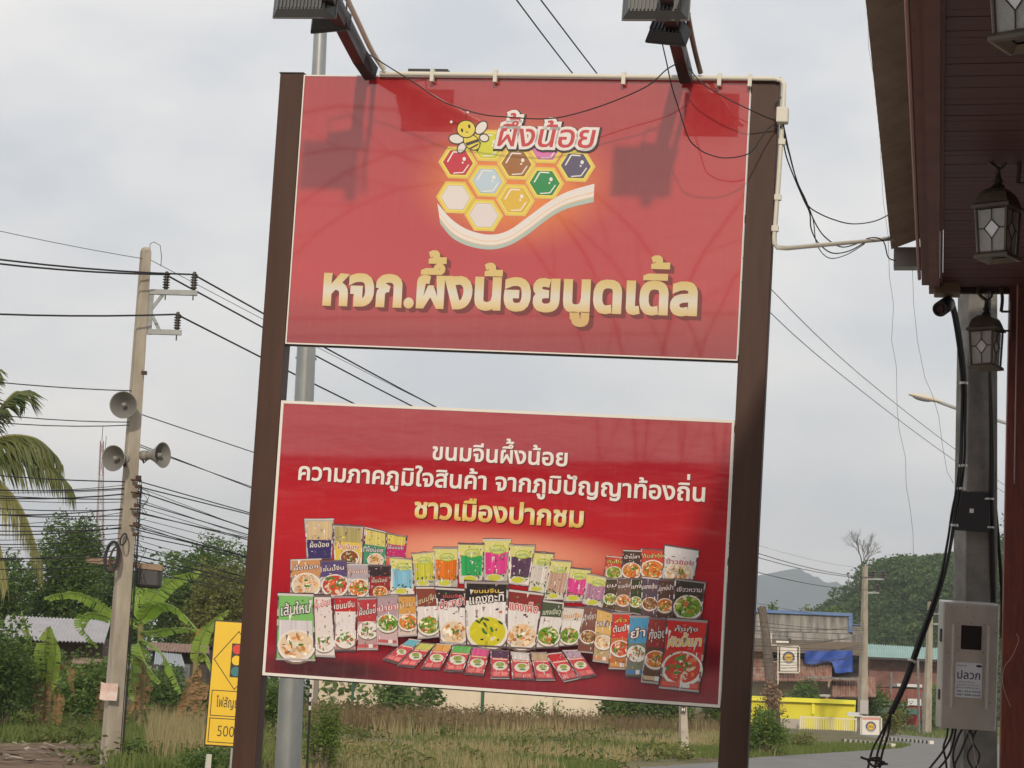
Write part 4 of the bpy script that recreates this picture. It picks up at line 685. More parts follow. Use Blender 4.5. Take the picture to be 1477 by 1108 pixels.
# ---- conduit along the top edge and loose wires -------------------------
cp = thing('conduit_pipe', 'cream plastic conduit running along the top of the red sign and down its right post', 'pipe', SP(1128, 116, .03))
mb = MB(); ez = P(1291, 344, 12.95)
mb.tube([SP(548, 106, .03), SP(800, 109, .03), SP(1118, 113.5, .03), SP(1127, 116, .03), SP(1131, 122, .03), SP(1130, 150, .03), SP(1123, 260, .03), SP(1117, 342, .03), SP(1117, 351, .03), SP(1121, 357, .03), SP(1135, 358, .0), ez], .0125, 10)
cpt = mb.build('pipe', m_pvc, cp, smooth=True)
mb = MB()
for x, y in ((624, 106), (715, 107), (900, 110), (1038, 112), (1082, 113)):
    p = SP(x, y, .03); mb = MB(); mb.box((-.010, -.017, -.045), (.010, .017, .020), M=Matrix.Translation(p) @ SM.to_3x3().to_4x4()); mb.build('clip', m_pvc, cp)
for x, y in ((1122, 285), (1128, 205), (1118, 330)):
    p = SP(x, y, .03); mb = MB(); mb.box((-.017, -.017, -.014), (.017, .017, .014), M=Matrix.Translation(p) @ SM.to_3x3().to_4x4()); mb.build('clip', m_pvc, cp)
mb = MB(); mb.box((-.03, -.05, -.04), (.03, .02, .04), M=Matrix.Translation(SP(1129, 168, .05)) @ SM.to_3x3().to_4x4()); mb.build('junction_box', m_pvc, cp, bevel=.006)
mb = MB(); mb.box((-.11, .03, -.012), (.11, .16, .012), M=Matrix.Translation(SP(615, 100.5, -.1)) @ SM.to_3x3().to_4x4())
tag(mb.build('mounting_plate', m_dark, origin=SP(615, 100.5, -.1)), 'short dark steel plate lying behind the top edge of the sign', 'steel plate')
def swire(pts, hs, r, label):
    n = len(pts); return cable('loose_wire', smooth_path([SP(x, y, h) for (x, y), h in zip(pts, hs)], 5), r, m_wire, label, 'wire')
swire([(528, 76), (560, 96), (600, 121), (640, 147), (690, 164), (733, 169), (786, 171.5), (827, 165), (883, 147), (934, 124), (962, 100), (985, 88)], [.5, .45, .4, .35, .3, .3, .3, .3, .3, .35, .4, .35], .0032, 'thin black wire sagging between the two lamp arms')
swire([(955, 62), (961, 88), (969, 125), (980, 160), (993, 199), (1008, 215), (1023, 223), (1047, 228), (1080, 221.5), (1098, 199), (1108, 186), (1120, 177)], [.8, .6, .5, .45, .4, .36, .33, .3, .25, .2, .15, .08], .0032, 'thin black wire looping from the small right floodlight to the junction box')
swire([(994, 98), (1008, 116), (1024, 128), (1052, 144), (1083, 159), (1105, 169), (1121, 175)], [.2, .2, .2, .2, .18, .12, .08], .0032, 'thin black wire from the foot of the right arm to the junction box')
def b2(pts, r, label):
    n = len(pts); A_, B_ = SP(*pts[0], .05), P(*pts[-1], 12.9)
    D0 = (A_ - CAM).dot(_f); return cable('loose_wire', smooth_path([P(x, y, D0 + (12.9 - D0) * i / (n - 1)) for i, (x, y) in enumerate(pts)], 5), r, m_wire, label, 'wire')
b2([(1128, 178), (1137, 214), (1146, 250), (1156, 280), (1166, 297), (1178, 306), (1200, 316), (1229, 323), (1262, 319), (1289, 306)], .0038, 'black wire drooping from the junction box to the roof edge, uppermost')
b2([(1126, 182), (1134, 225), (1148, 262), (1160, 290), (1168, 308), (1170, 330), (1180, 350), (1200, 365), (1225, 362), (1248, 350), (1268, 344), (1290, 341)], .0038, 'black wire hanging in a loop down to the conduit, middle one')
b2([(1130, 180), (1141, 232), (1152, 268), (1164, 294), (1176, 322), (1190, 342), (1212, 356), (1232, 353), (1256, 343), (1274, 348), (1281, 371), (1292, 376)], .0038, 'black wire hanging lowest under the conduit with its tail at the gutter')
b2([(1118, 150), (1131, 138), (1127, 160), (1128, 185), (1139, 225), (1150, 262), (1163, 290), (1173, 318), (1178, 352), (1195, 372), (1220, 368), (1247, 352)], .0030, 'thin black wire twisted round the bundle beside the right post')

# ================================================================== GROUND AND ROAD
def sheet(name, pts, z, m, k='structure'):
    mb = MB(); mb.poly([(p[0], p[1], z) for p in pts]); return kind(mb.build(name, m), k)
m_ground = mat('dry_meadow_soil', (.21, .165, .095), .95, .2, c2=(.105, .115, .045), nscale=.35, bump=.4, bscale=3)
m_dirt = mat('bare_brown_soil', (.20, .135, .085), .95, .2, c2=(.13, .09, .058), nscale=1.2, bump=.5, bscale=6)
m_road = mat('worn_asphalt', (.215, .205, .195), .85, .4, c2=(.165, .160, .152), nscale=.6, bump=.15, bscale=30)
mb = MB()
G_ = 60
xs = [-6000, -2500, -900, -400, -200, -100, -50, -25, 0, 25, 50, 100, 200, 400, 900, 2500, 6000]; ys = [-400, -100, -30, 0, 20, 40, 60, 90, 130, 180, 260, 400, 700, 1500, 3000, 6500]
mb.grid([[(x, y, 0) for x in xs] for y in ys]); kind(mb.build('ground', m_ground), 'structure')
rd = [PG(560, 1140), PG(915, 1108), PG(1030, 1100), PG(1092, 1092.5), PG(1230, 1084), PG(1298, 1079.5), PG(1316, 1075), PG(1276, 1067), PG(1232, 1059), PG(1232, 1055.5), PG(1300, 1060), PG(1400, 1070), PG(1500, 1080)]
rd += [Vector((60, 75, 0)), Vector((60, 18, 0)), Vector((-6, 18, 0))]
mbp = MB(); mbp.poly([(p.x, p.y, .004) for p in rd]); kind(mbp.build('road', m_road), 'structure')
sheet('bare_earth', [PG(-60, 1085), PG(60, 1071), PG(140, 1078), PG(150, 1098), PG(230, 1112), Vector((-9, 26, 0)), Vector((-22, 26, 0))], .006, m_dirt)
sheet('earth_track', [PG(890, 1083), PG(960, 1080), PG(1040, 1090), PG(1092, 1092), PG(1030, 1099.5), PG(960, 1092)], .008, m_dirt)
sheet('bounce_forecourt', [(-30, -60), (30, -60), (30, 17.6), (-30, 17.6)], .006, mat('pale_bounce_yard', (.50, .46, .40), .9, c2=(.42, .38, .33), nscale=.5))  # unseen pale yard added to bounce light up under the eaves
# striped kerbs of the side street
def kerb(pts, n):
    mb = MB(); pts = [PG(*p) for p in pts]; seg = []
    tot = [pts[0].lerp(pts[-1], i / n) for i in range(n + 1)]
    if len(pts) == 3: tot = [pts[0] * (1 - t) ** 2 + pts[1] * 2 * t * (1 - t) + pts[2] * t * t for t in (i / n for i in range(n + 1))]
    for i in range(n):
        a, b = tot[i], tot[i + 1]; d = (b - a); w_ = Vector((-d.y, d.x, 0)).normalized() * .10; d = d * .002
        a = a + d; b = b - d
        mb.hexa([a - w_, b - w_, b + w_, a + w_] + [p + Vector((0, 0, .16)) for p in (a - w_, b - w_, b + w_, a + w_)], 0, (.70, .66, .58) if i % 2 else (.06, .06, .06))
    return kind(mb.build('kerb', mat('kerb_paint', rough=.7, attr='Col')), 'structure')
kerb([(1216, 1071), (1262, 1074), (1289, 1078.5)], 22); kerb([(1273, 1067), (1310, 1070), (1344, 1073.5)], 24)

earth = [PG(-80, 1080), PG(60, 1071), PG(140, 1078), PG(150, 1098), PG(160, 1120), PG(-80, 1140)]
# grass ----------------------------------------------------------------
def blades(name, k, pts, h, wd, m, lean=.35, seed=1, rnd=None):
    rg = np.random.default_rng(seed); n = len(pts); pts = np.asarray(pts, float)
    a = rg.uniform(0, 6.283, n); H = h * rg.uniform(.5, 1.3, n); W_ = wd * rg.uniform(.6, 1.3, n)
    sx = np.stack([np.cos(a), np.sin(a) * .4, np.zeros(n)], 1) * W_[:, None] / 2
    b = rg.uniform(0, 6.283, n); ln = np.stack([np.cos(b), np.sin(b), np.zeros(n)], 1) * (H * rg.uniform(0, lean, n))[:, None]
    top = pts + ln; top[:, 2] += H
    V = np.empty((n, 3, 3)); V[:, 0] = pts - sx; V[:, 1] = pts + sx; V[:, 2] = top
    return kind(npmesh(name, V.reshape(-1, 3), 3, m, rg.uniform(0, 1, n) if rnd is None else rnd, None), k)
def field(n, pxa, pxb, pya, pyb, seed, avoid=None):
    rg = np.random.default_rng(seed); out = []
    while len(out) < n:
        p = PG(rg.uniform(pxa, pxb), rg.uniform(pya, pyb))
        if avoid and avoid(p): continue
        out.append((p.x, p.y, 0))
    return np.array(out)
def inpoly(p, poly):
    c = False
    for i in range(len(poly)):
        a, b = poly[i - 1], poly[i]
        if (a.y > p.y) != (b.y > p.y) and p.x < (b.x - a.x) * (p.y - a.y) / (b.y - a.y) + a.x: c = not c
    return c
onroad = lambda p: inpoly(p, rd)
m_dry = mat('straw_grass', (.42, .34, .19), .8, .2, c2=(.24, .22, .095), attr='rnd', trans=.3)
m_grn = mat('green_grass', (.085, .135, .030), .8, .2, c2=(.17, .20, .065), attr='rnd', trans=.3)
m_brn = mat('brown_weeds', (.115, .080, .045), .85, .2, c2=(.22, .165, .085), attr='rnd', trans=.3)
def patchy(pts, seed, keep, sc_=.18):
    rg = np.random.default_rng(seed); ph = rg.uniform(0, 6.28, 8); kx = rg.normal(size=8) * sc_ * 4; ky = rg.normal(size=8) * sc_ * 1.6
    v = sum(np.sin(pts[:, 0] * kx[i] + pts[:, 1] * ky[i] + ph[i]) for i in range(8)) / 2.8
    return pts[v > keep]
pA = field(26000, 380, 1130, 1042, 1125, 11, onroad); pB = field(22000, 380, 1130, 1040, 1125, 12, onroad)
blades('dry_grass', 'stuff', patchy(pA, 1, -.05), .28, .045, m_dry, seed=3)
pB = np.concatenate([pB, field(16000, 380, 1100, 1068, 1125, 41, onroad)]); blades('green_grass', 'stuff', patchy(pB, 2, -.25), .20, .05, m_grn, .6, seed=4)
pC = np.concatenate([patchy(field(9000, -40, 420, 1050, 1120, 13, lambda p: inpoly(p, earth)), 5, -.1), field(11000, -40, 420, 1030, 1072, 43, lambda p: inpoly(p, earth))])
blades('green_grass', 'stuff', pC, .34, .06, m_grn, .6, seed=5)
pD = field(4200, 215, 330, 1045, 1112, 14); blades('dry_grass', 'stuff', pD, .75, .03, m_dry, seed=6)
pE = field(5000, 1060, 1330, 1074, 1090, 15, onroad); blades('roadside_grass', 'stuff', pE, .18, .06, m_grn, .6, seed=7)
pF = field(2500, 1290, 1480, 1040, 1064, 16, onroad); blades('roadside_grass', 'stuff', pF, .25, .09, m_grn, .6, seed=8)
# tall seeding weeds in front of the wall
rg = np.random.default_rng(21)
pW = field(15000, 440, 1075, 1031, 1057, 17); blades('tall_weeds', 'stuff', pW, .68, .06, m_brn, .25, seed=9)
pW2 = field(9000, 440, 1060, 1040, 1066, 18); blades('straw_weeds', 'stuff', patchy(pW2, 7, .35, .1), .62, .05, m_dry, .3, seed=10)
hd = []
for p in pW[:2600]: hd.append((p[0], p[1], rg.uniform(.45, .95)))
kind(npmesh('weed_seed_heads', leaf_quads(np.array(hd), .17, .5, .1), 4, m_brn, rg.uniform(0, 1, len(hd))), 'stuff')
rgw = np.random.default_rng(51); WP = []; WT = []
for p in np.concatenate([field(85, 380, 1120, 1048, 1122, 52, onroad), field(30, -30, 330, 1052, 1116, 53, lambda p: inpoly(p, earth))]):
    n = int(rgw.uniform(60, 190)); r = rgw.uniform(.25, 1.0); h_ = rgw.uniform(.12, .42)
    q = rgw.normal(size=(n, 3)) * np.array([r * .5, r * .5, 0]); q[:, 2] = np.abs(rgw.normal(size=n)) * h_ * .6 + .03
    WP.append(p + q); WT.append(np.clip(rgw.uniform(0, .8) + rgw.uniform(0, .3, n), 0, 1))
kind(npmesh('low_weeds', leaf_quads(np.concatenate(WP), .16, .45, .5), 4, mat('low_weed_leaf', (.050, .090, .020), .6, .3, c2=(.20, .21, .060), attr='rnd', trans=.3), np.concatenate(WT)), 'stuff')
# leaf litter on the bare earth
lt_ = field(150, -20, 170, 1062, 1105, 19); lt_[:, 2] = .03
LV = leaf_quads(lt_, .42, .4, 8); LV[:, 2] = .03 + (LV[:, 2] - .03) * .25 + .02
kind(npmesh('dead_leaf_litter', LV, 4, mat('dry_leaf', (.40, .34, .27), .9, .2, c2=(.15, .10, .06), attr='rnd'), rg.uniform(0, 1, len(lt_))), 'stuff')

# ================================================================== HILLS
def ridge(name, prof, D, back, m, base_z=-2, rows=6, rough=0, seed=3):
    mb = MB(); rg = random.Random(seed); tops = []
    xs_ = []
    for i in range(len(prof) - 1):
        for j in range(6): xs_.append(lerp2(prof[i], prof[i + 1], j / 6))
    xs_.append(prof[-1])
    R_ = []
    crest = [P(x, y, D) for x, y in xs_]
    for k in range(rows + 1):
        t = k / rows; row = []
        for c in crest:
            z = base_z + (c.z - base_z) * math.sin(t * math.pi / 2) + (rg.uniform(-rough, rough) if 0 < k < rows else 0)
            row.append((c.x, c.y - back * (1 - t), z))
        R_.append(row)
    R_.append([(c.x, c.y + back, base_z) for c in crest])
    mb.grid(R_); return kind(mb.build(name, m, smooth=True), 'structure'), crest
m_mount = mat('wooded_mountain_hazed', (.050, .085, .105), .95, .1, c2=(.070, .110, .120), nscale=.01)  # bluish haze tint mixed into the wood colour, on top of the haze volume
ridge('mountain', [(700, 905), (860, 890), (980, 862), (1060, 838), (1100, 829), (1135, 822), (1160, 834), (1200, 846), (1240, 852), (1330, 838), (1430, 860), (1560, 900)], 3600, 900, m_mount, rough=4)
HILLP = [(1080, 1022), (1130, 985), (1175, 905), (1200, 880), (1215, 866), (1245, 834), (1280, 828), (1330, 829), (1365, 822), (1400, 812), (1440, 800), (1500, 790), (1640, 770)]
ridge('hill', HILLP, 420, 170, mat('hill_soil', (.03, .05, .018), .95, .1, c2=(.05, .07, .025), nscale=.05), rough=1.5)
# the wood on the hill: one mass of crowns
rg = np.random.default_rng(33); C = []; tone = []
def hill_z(px, t):
    i = max(j for j in range(len(HILLP) - 1) if HILLP[j][0] <= px); a, b = HILLP[i], HILLP[i + 1]
    y = a[1] + (b[1] - a[1]) * (px - a[0]) / (b[0] - a[0]); c = P(px, y, 420)
    return Vector((c.x, c.y - 170 * (1 - t), -2 + (c.z + 2) * math.sin(t * math.pi / 2)))
for i in range(1700):
    px = rg.uniform(1135, 1600); t = rg.uniform(.0, 1.0) ** .8
    c = hill_z(px, t); r = rg.uniform(1.5, 3.4) * (1.15 if t > .8 else 1); n = 75
    d = rg.normal(size=(n, 3)); d /= np.linalg.norm(d, axis=1)[:, None]; d[:, 2] = np.abs(d[:, 2]) * .9
    C.append(np.array(c) + d * r * np.array([1, 1, .85]) + np.array([0, 0, .6])); tone.append(np.clip(rg.uniform(-.1, .8) + rg.uniform(0, .3, n), 0, 1))
C = np.concatenate(C); tone = np.concatenate(tone)
kind(npmesh('hill_woodland', leaf_quads(C, .62, .75, .5), 4, leafmat('hill_leaves_hazed', (.040, .090, .030), (.130, .190, .065)), tone), 'stuff')  # leaf greens lightened and blued to carry some of the haze
def bare_tree(name, label, b, h, seed, m, spread=.55, depth=6):
    rg_ = random.Random(seed); t = thing(name, label, 'tree', b); mb = MB(); tw = MB()
    def br(p, d, L_, r, k):
        e_ = p + d * L_; mid = p.lerp(e_, .5) + Vector((rg_.uniform(-1, 1), rg_.uniform(-1, 1), rg_.uniform(-.5, 1))) * L_ * .06
        (mb if k > depth - 2 else tw).tube([p, mid, e_], [r, r * .85, r * .7], 4 if k < depth else 6, cap=False)
        if k == 0: return
        for i in range(3 if k > 1 else 2):
            q = (d + Vector((rg_.uniform(-1, 1), rg_.uniform(-1, 1), rg_.uniform(-.35, .75))) * spread * 1.2).normalized(); br(p.lerp(e_, rg_.uniform(.6, 1)), q, L_ * rg_.uniform(.6, .82), r * .58, k - 1)
    br(Vector(b), Vector((.03, 0, 1)), h * .34, h * .022, depth)
    mb.build('trunk', m, t); tw.build('twigs', m, t)
bare_tree('bare_tree', 'leafless grey tree standing on the crest of the wooded hill', hill_z(1240, .99), 11.0, 4, mat('grey_bark', (.12, .105, .09), .9), depth=6)

LM = {'dark': leafmat('leaves_dark', (.042, .092, .022), (.150, .230, .055)), 'mid': leafmat('leaves_mid', (.058, .120, .024), (.185, .275, .062)), 'yel': leafmat('leaves_olive', (.095, .120, .030), (.29, .29, .095)),
      'lite': leafmat('leaves_light', (.065, .125, .020), (.20, .27, .060)), 'hill': leafmat('hill_leaves_hazed', (.040, .090, .030), (.130, .190, .065))}
def tpx(name, label, px0, px1, ytop, ybase, D, n, size, m, seed, trunk=.3, **k):
    b = base((px0 + px1) / 2, ybase, D); top = P((px0 + px1) / 2, ytop, D); wd = (P(px1, ytop, D) - P(px0, ytop, D)).length
    return tree(name, label, 'tree', b, top.z, wd, top.z * trunk, n, size, LM[m], seed, **k)
# left background trees
rg = np.random.default_rng(77); TL = []; tt = []
for i in range(190):
    px = rg.uniform(-90, 640); D_ = rg.uniform(118, 150); y_ = rg.uniform(822, 985) + (40 if px > 372 else 0) + (30 if px > 480 else 0)
    c = P(px, y_, D_); r = rg.uniform(1.2, 2.2); n = 70
    if c.z < .5: continue
    d = rg.normal(size=(n, 3)); d /= np.linalg.norm(d, axis=1)[:, None]; TL.append(np.array(c) + d * r * rg.uniform(.5, 1, (n, 1))); tt.append(np.clip(rg.uniform(0, .6) + rg.uniform(0, .35, n), 0, 1))
    zz = np.array(c) + rg.normal(size=(30, 3)) * .9; zz[:, 2] = rg.uniform(0, max(c.z, .6), 30); TL.append(zz); tt.append(rg.uniform(0, .6, 30))
kind(npmesh('treeline', leaf_quads(np.concatenate(TL), .48, .6, .4), 4, LM['dark'], np.concatenate(tt)), 'stuff')
tpx('broadleaf_tree', 'tall round dark green tree behind the coconut fronds', 18, 146, 730, 1000, 92, 26000, .17, 'dark', 1, .12, lobes=15, group='trees behind the banana plants')
tpx('broadleaf_tree', 'lower bushy dark tree filling the gap beside the concrete pole', 120, 215, 800, 1000, 96, 12000, .17, 'dark', 2, .1, lobes=12, group='trees behind the banana plants')
tpx('broadleaf_tree', 'dark rounded tree to the left of the brown sign post', 210, 372, 768, 1000, 100, 26000, .17, 'dark', 3, .12, lobes=15, group='trees behind the banana plants')
tpx('broadleaf_tree', 'olive yellow tree in front of the dark rounded tree', 238, 372, 803, 1000, 88, 18000, .15, 'yel', 4, .05, lobes=15, group='trees behind the banana plants')
tpx('broadleaf_tree', 'dark tree at the left edge behind the yellowed palm frond', -60, 50, 800, 1000, 90, 12000, .17, 'dark', 5, .08, lobes=11, group='trees behind the banana plants')
bush('bush', 'dense dark green bush at the lower left edge', 'bush', base(5, 1060, 55), 3.4, 3.35, 9000, .15, LM['dark'], 11, lobes=16)
bush('bush', 'dark undergrowth bush beneath the grey metal roof', 'bush', base(75, 1010, 76), 4.2, 3.2, 5000, .17, LM['dark'], 12, lobes=11)
bush('bush', 'leafy bush just left of the concrete pole base', 'bush', base(120, 1015, 68), 2.6, 2.6, 4000, .16, LM['mid'], 13)
bush('bush', 'dark bush behind the drooping banana leaves', 'bush', base(262, 1010, 70), 3.4, 2.4, 4500, .17, LM['dark'], 14, lobes=10)
bush('bush', 'low dark weeds growing under the yellow traffic sign', 'bush', base(318, 1108, 34), 1.3, .62, 2600, .07, LM['dark'], 15)
bush('bush', 'low green weeds at the foot of the concrete pole', 'bush', base(215, 1100, 38), 1.2, .5, 2000, .08, LM['mid'], 16)
bush('bush', 'bright green bush growing beside the grey steel lamp pole', 'bush', base(463, 1118, 36), .62, 1.55, 3000, .06, LM['lite'], 17, lobes=13)
bush('bush', 'green scrub seen between the post and the lamp pole', 'bush', base(392, 1060, 60), 2.2, 2.1, 4200, .11, LM['mid'], 18)
bush('shrub', 'leafy dark shrub standing before the cream wall', 'shrub', base(565, 1030, 108), 2.2, 2.3, 1400, .26, LM['dark'], 19, aspect=.6)
bush('shrub', 'long leafy branch of a shrub arching before the cream wall', 'shrub', base(614, 1030, 110), 1.6, 2.5, 420, .30, LM['dark'], 20, lobes=4)
bush('shrub', 'spindly thin leaved sapling before the right part of the cream wall', 'shrub', base(794, 1032, 112), 1.9, 1.9, 380, .16, LM['mid'], 21)
for i, (px, wd, hh, lab, mm) in enumerate(((885, 1.6, 2.5, 'slim dark tree beside the end of the cream wall', 'dark'), (925, 3.2, 2.6, 'dense green hedge bush right of the cream wall', 'mid'), (965, 2.8, 2.7, 'dense green hedge bush left of the white marker post', 'dark'), (1030, 3.0, 2.4, 'yellow flowering bush beside the right sign post', 'lite'))):
    bush('hedge_bush', lab, 'bush', base(px, 1035, 118), wd, hh, 2600, .20, LM[mm], 30 + i)
bush('bush', 'sprawling green bush at the foot of the dead trunk by the road', 'bush', base(1098, 1085, 66), 1.5, 1.75, 5200, .10, LM['mid'], 40, lobes=12)
bush('bush', 'dry brown scrub beside the white railings', 'bush', base(1142, 1078, 78), 2.4, .8, 2600, .11, LM['yel'], 41)
bush('bush', 'green bush growing between the yellow wall and the rusty zinc awning', 'bush', base(1155, 1045, 152.5), 3.0, 5.0, 2600, .26, LM['mid'], 42, dp=1.6)
bush('bush', 'small potted bush beside the roadside notice board', 'bush', base(1288, 1066, 128), 1.6, 2.0, 1500, .17, LM['yel'], 43)
bush('bush', 'green bush below the teal roof behind the far pole', 'bush', base(1272, 1030, 160), 3.4, 3.6, 2400, .28, LM['dark'], 44)
bush('bush', 'green bush standing before the white parked car', 'bush', base(1352, 1045, 172), 2.6, 4.4, 2200, .28, LM['mid'], 45)
bush('weed_plant', 'feathery green plant at the bottom beside the black cables', 'plant', base(1246, 1140, 22), .32, .50, 700, .05, LM['lite'], 46)
tpx('broadleaf_tree', 'vine covered tree rising behind the blue trimmed building', 1172, 1208, 850, 1050, 190, 3000, .36, 'mid', 50, .2, lobes=9, group='trees behind the old building')
tpx('broadleaf_tree', 'small feathery tree above the left end of the blue trim', 1098, 1126, 868, 1050, 190, 900, .36, 'mid', 51, .5, lobes=6, group='trees behind the old building')
tpx('broadleaf_tree', 'low olive tree peeping over the blue trimmed parapet', 1138, 1172, 872, 1050, 195, 1600, .36, 'yel', 52, .4, lobes=7, group='trees behind the old building')
tpx('broadleaf_tree', 'tall pale green tree seen right of the concrete pole', 1432, 1475, 722, 1050, 210, 3500, .45, 'hill', 53, .2, lobes=10)

# ---- palm and banana plants --------------------------------------------
def frond(mb_r, V, pts, n, ll, tone, T, droopy=.5, rg_=random.Random(9)):
    pts = smooth_path(pts, 8); mb_r.tube(pts, [.05 * (1 - .85 * i / len(pts)) for i in range(len(pts))], 5)
    for i in range(n):
        t = .12 + .88 * i / n; k = min(int(t * (len(pts) - 1)), len(pts) - 2); p = pts[k].lerp(pts[k + 1], t * (len(pts) - 1) - k); d = (pts[k + 1] - pts[k]).normalized()
        side = d.cross(Vector((0, 0, 1)));
        if side.length < .05: side = Vector((0, -1, 0))
        side.normalize()
        for s in (-1, 1):
            L_ = ll * (1 - .55 * abs(t - .45) * 1.6) * rg_.uniform(.8, 1.1)
            o = (side * s * .62 + d * .62 + Vector((0, 0, -droopy * rg_.uniform(.7, 1.3)))).normalized()
            m_ = p + o * L_ * .5 + Vector((0, 0, .04)); e_ = p + (o + Vector((0, 0, -.35 * droopy))).normalized() * L_
            wv = d * .028
            V += [p - wv, p + wv, m_ + wv, m_ - wv, m_ - wv, m_ + wv, e_ + wv * .1, e_ - wv * .1]; T += [tone + rg_.uniform(0, .4)] * 2
pb = base(-48, 1040, 48); pt = thing('coconut_palm', 'coconut palm with long drooping fronds at the left edge', 'palm tree', pb); D = 48
mb = MB(); hub = P(-34, 668, D); mb.tube([pb, pb.lerp(hub, .5) + Vector((-.25, 0, 0)), hub], [.2, .15, .12], 10); mb.build('trunk', mat('palm_bark', (.17, .14, .11), .9, c2=(.26, .23, .19), nscale=5), pt, smooth=True)
FR = [([(-34, 668), (-5, 600), (22, 566), (36, 572)], .1, .5, 1.0), ([(-34, 668), (0, 632), (50, 632), (84, 660)], .15, .8, 1.15), ([(-34, 668), (10, 655), (64, 664), (104, 704)], .2, .9, 1.1), ([(-34, 668), (-5, 690), (32, 735), (60, 812)], .75, 1.0, 1.3), ([(-34, 668), (-28, 720), (0, 790), (10, 850)], 1.0, 1.0, .8),
      ([(-34, 668), (-60, 600), (-100, 575), (-150, 590)], .2, .8, 1.1), ([(-34, 668), (-90, 650), (-140, 690), (-170, 760)], .3, .9, 1.1), ([(-34, 668), (-55, 720), (-85, 780), (-95, 830)], .7, 1.0, 1.0), ([(-34, 668), (-38, 610), (-30, 560), (-10, 535)], .1, .6, 1.0)]
m_palm = mat('palm_leaf', (.055, .100, .026), .5, .4, c2=(.28, .26, .085), attr='rnd', trans=.3)
for fp, tone, dr, ll in FR:
    V = []; T = []; mr_ = MB(); frond(mr_, V, [P(x, y, D + (0 if i == 0 else (.5 - tone) * 1.5 * i / 3)) for i, (x, y) in enumerate(fp)], 62, ll, tone * .75, T, dr)
    f_ = npmesh('frond', [tuple(v) for v in V], 4, m_palm, np.clip(T, 0, 1), pt); mr_.build('rib', mat('palm_rib', (.22, .22, .08), .6), f_, smooth=True)
m_ban = mat('banana_leaf', (.19, .37, .045), .42, .5, c2=(.44, .56, .12), attr='rnd', trans=.4)
m_bdry = mat('dead_banana_leaf', (.40, .26, .13), .9, .2, c2=(.17, .095, .045), attr='rnd', trans=.15)
m_pseudo = mat('banana_stem', (.19, .21, .075), .7, c2=(.24, .17, .09), nscale=4)
def banana_leaf(parent, p3, wd, tone, m, seed=0, torn=.25, twist=0.0):
    rg_ = random.Random(seed); pts = smooth_path(p3, 10); n = len(pts); V = []; T = []
    for i in range(n - 1):
        t0, t1 = i / (n - 1), (i + 1) / (n - 1)
        W_ = [wd * (math.sin(math.pi * min(1, max(0.0, t * 1.02)) ** .62) ** .55 if 0 < t < .985 else .04) * (1 if t > .12 else t / .12) for t in (t0, t1)]
        d = (pts[i + 1] - pts[i]).normalized(); side = d.cross(Vector((0, .55, 1))).normalized()
        side = (side + Vector((0, 0, 1)) * twist).normalized()
        up_ = side.cross(d).normalized()
        if up_.z < 0: up_ = -up_
        for s in (-1, 1):
            gap = d * (rg_.uniform(.01, .055) if rg_.random() < torn else 0); dz = up_ * (-.12 + rg_.uniform(-.05, .03)) * wd
            V += [pts[i] + gap, pts[i + 1] - gap * .2, pts[i + 1] + side * s * W_[1] / 2 + dz - gap, pts[i] + side * s * W_[0] / 2 + dz + gap]; T.append(tone + rg_.uniform(-.12, .18))
    o = npmesh('leaf', [tuple(v) for v in V], 4, m, np.clip(T, 0, 1), parent)
    if m is m_bdry: return
    mb = MB(); mb.tube([p + Vector((0, -.012, .004)) for p in pts], [.03 * (1 - .8 * i / n) for i in range(n)], 5); mb.build('midrib', mat('banana_rib', (.24, .30, .09), .5) if m is m_ban else mat('dead_rib', (.26, .16, .08), .8), o, smooth=True)
def banana(label, px, py, D, stem_top, leaves, dead, sr=.14, seed=0):
    b = base(px, py, D); t = thing('banana_plant', label, 'banana plant', b, 'banana plants on the waste ground'); tp = P(*stem_top, D)
    mb = MB(); mb.tube([b, b.lerp(tp, .5) + Vector((.05, 0, 0)), tp], [sr * 1.2, sr, sr * .6], 9); mb.build('stem', m_pseudo, t, smooth=True)
    for i, (pp, wd, tone) in enumerate(leaves): banana_leaf(t, [P(x, y, D + dd) for x, y, dd in pp], wd, tone, m_ban, seed + i, .3)
    for i, (pp, wd) in enumerate(dead): banana_leaf(t, [P(x, y, D + dd) for x, y, dd in pp], wd, .4, m_bdry, seed + 50 + i, .7, .2)
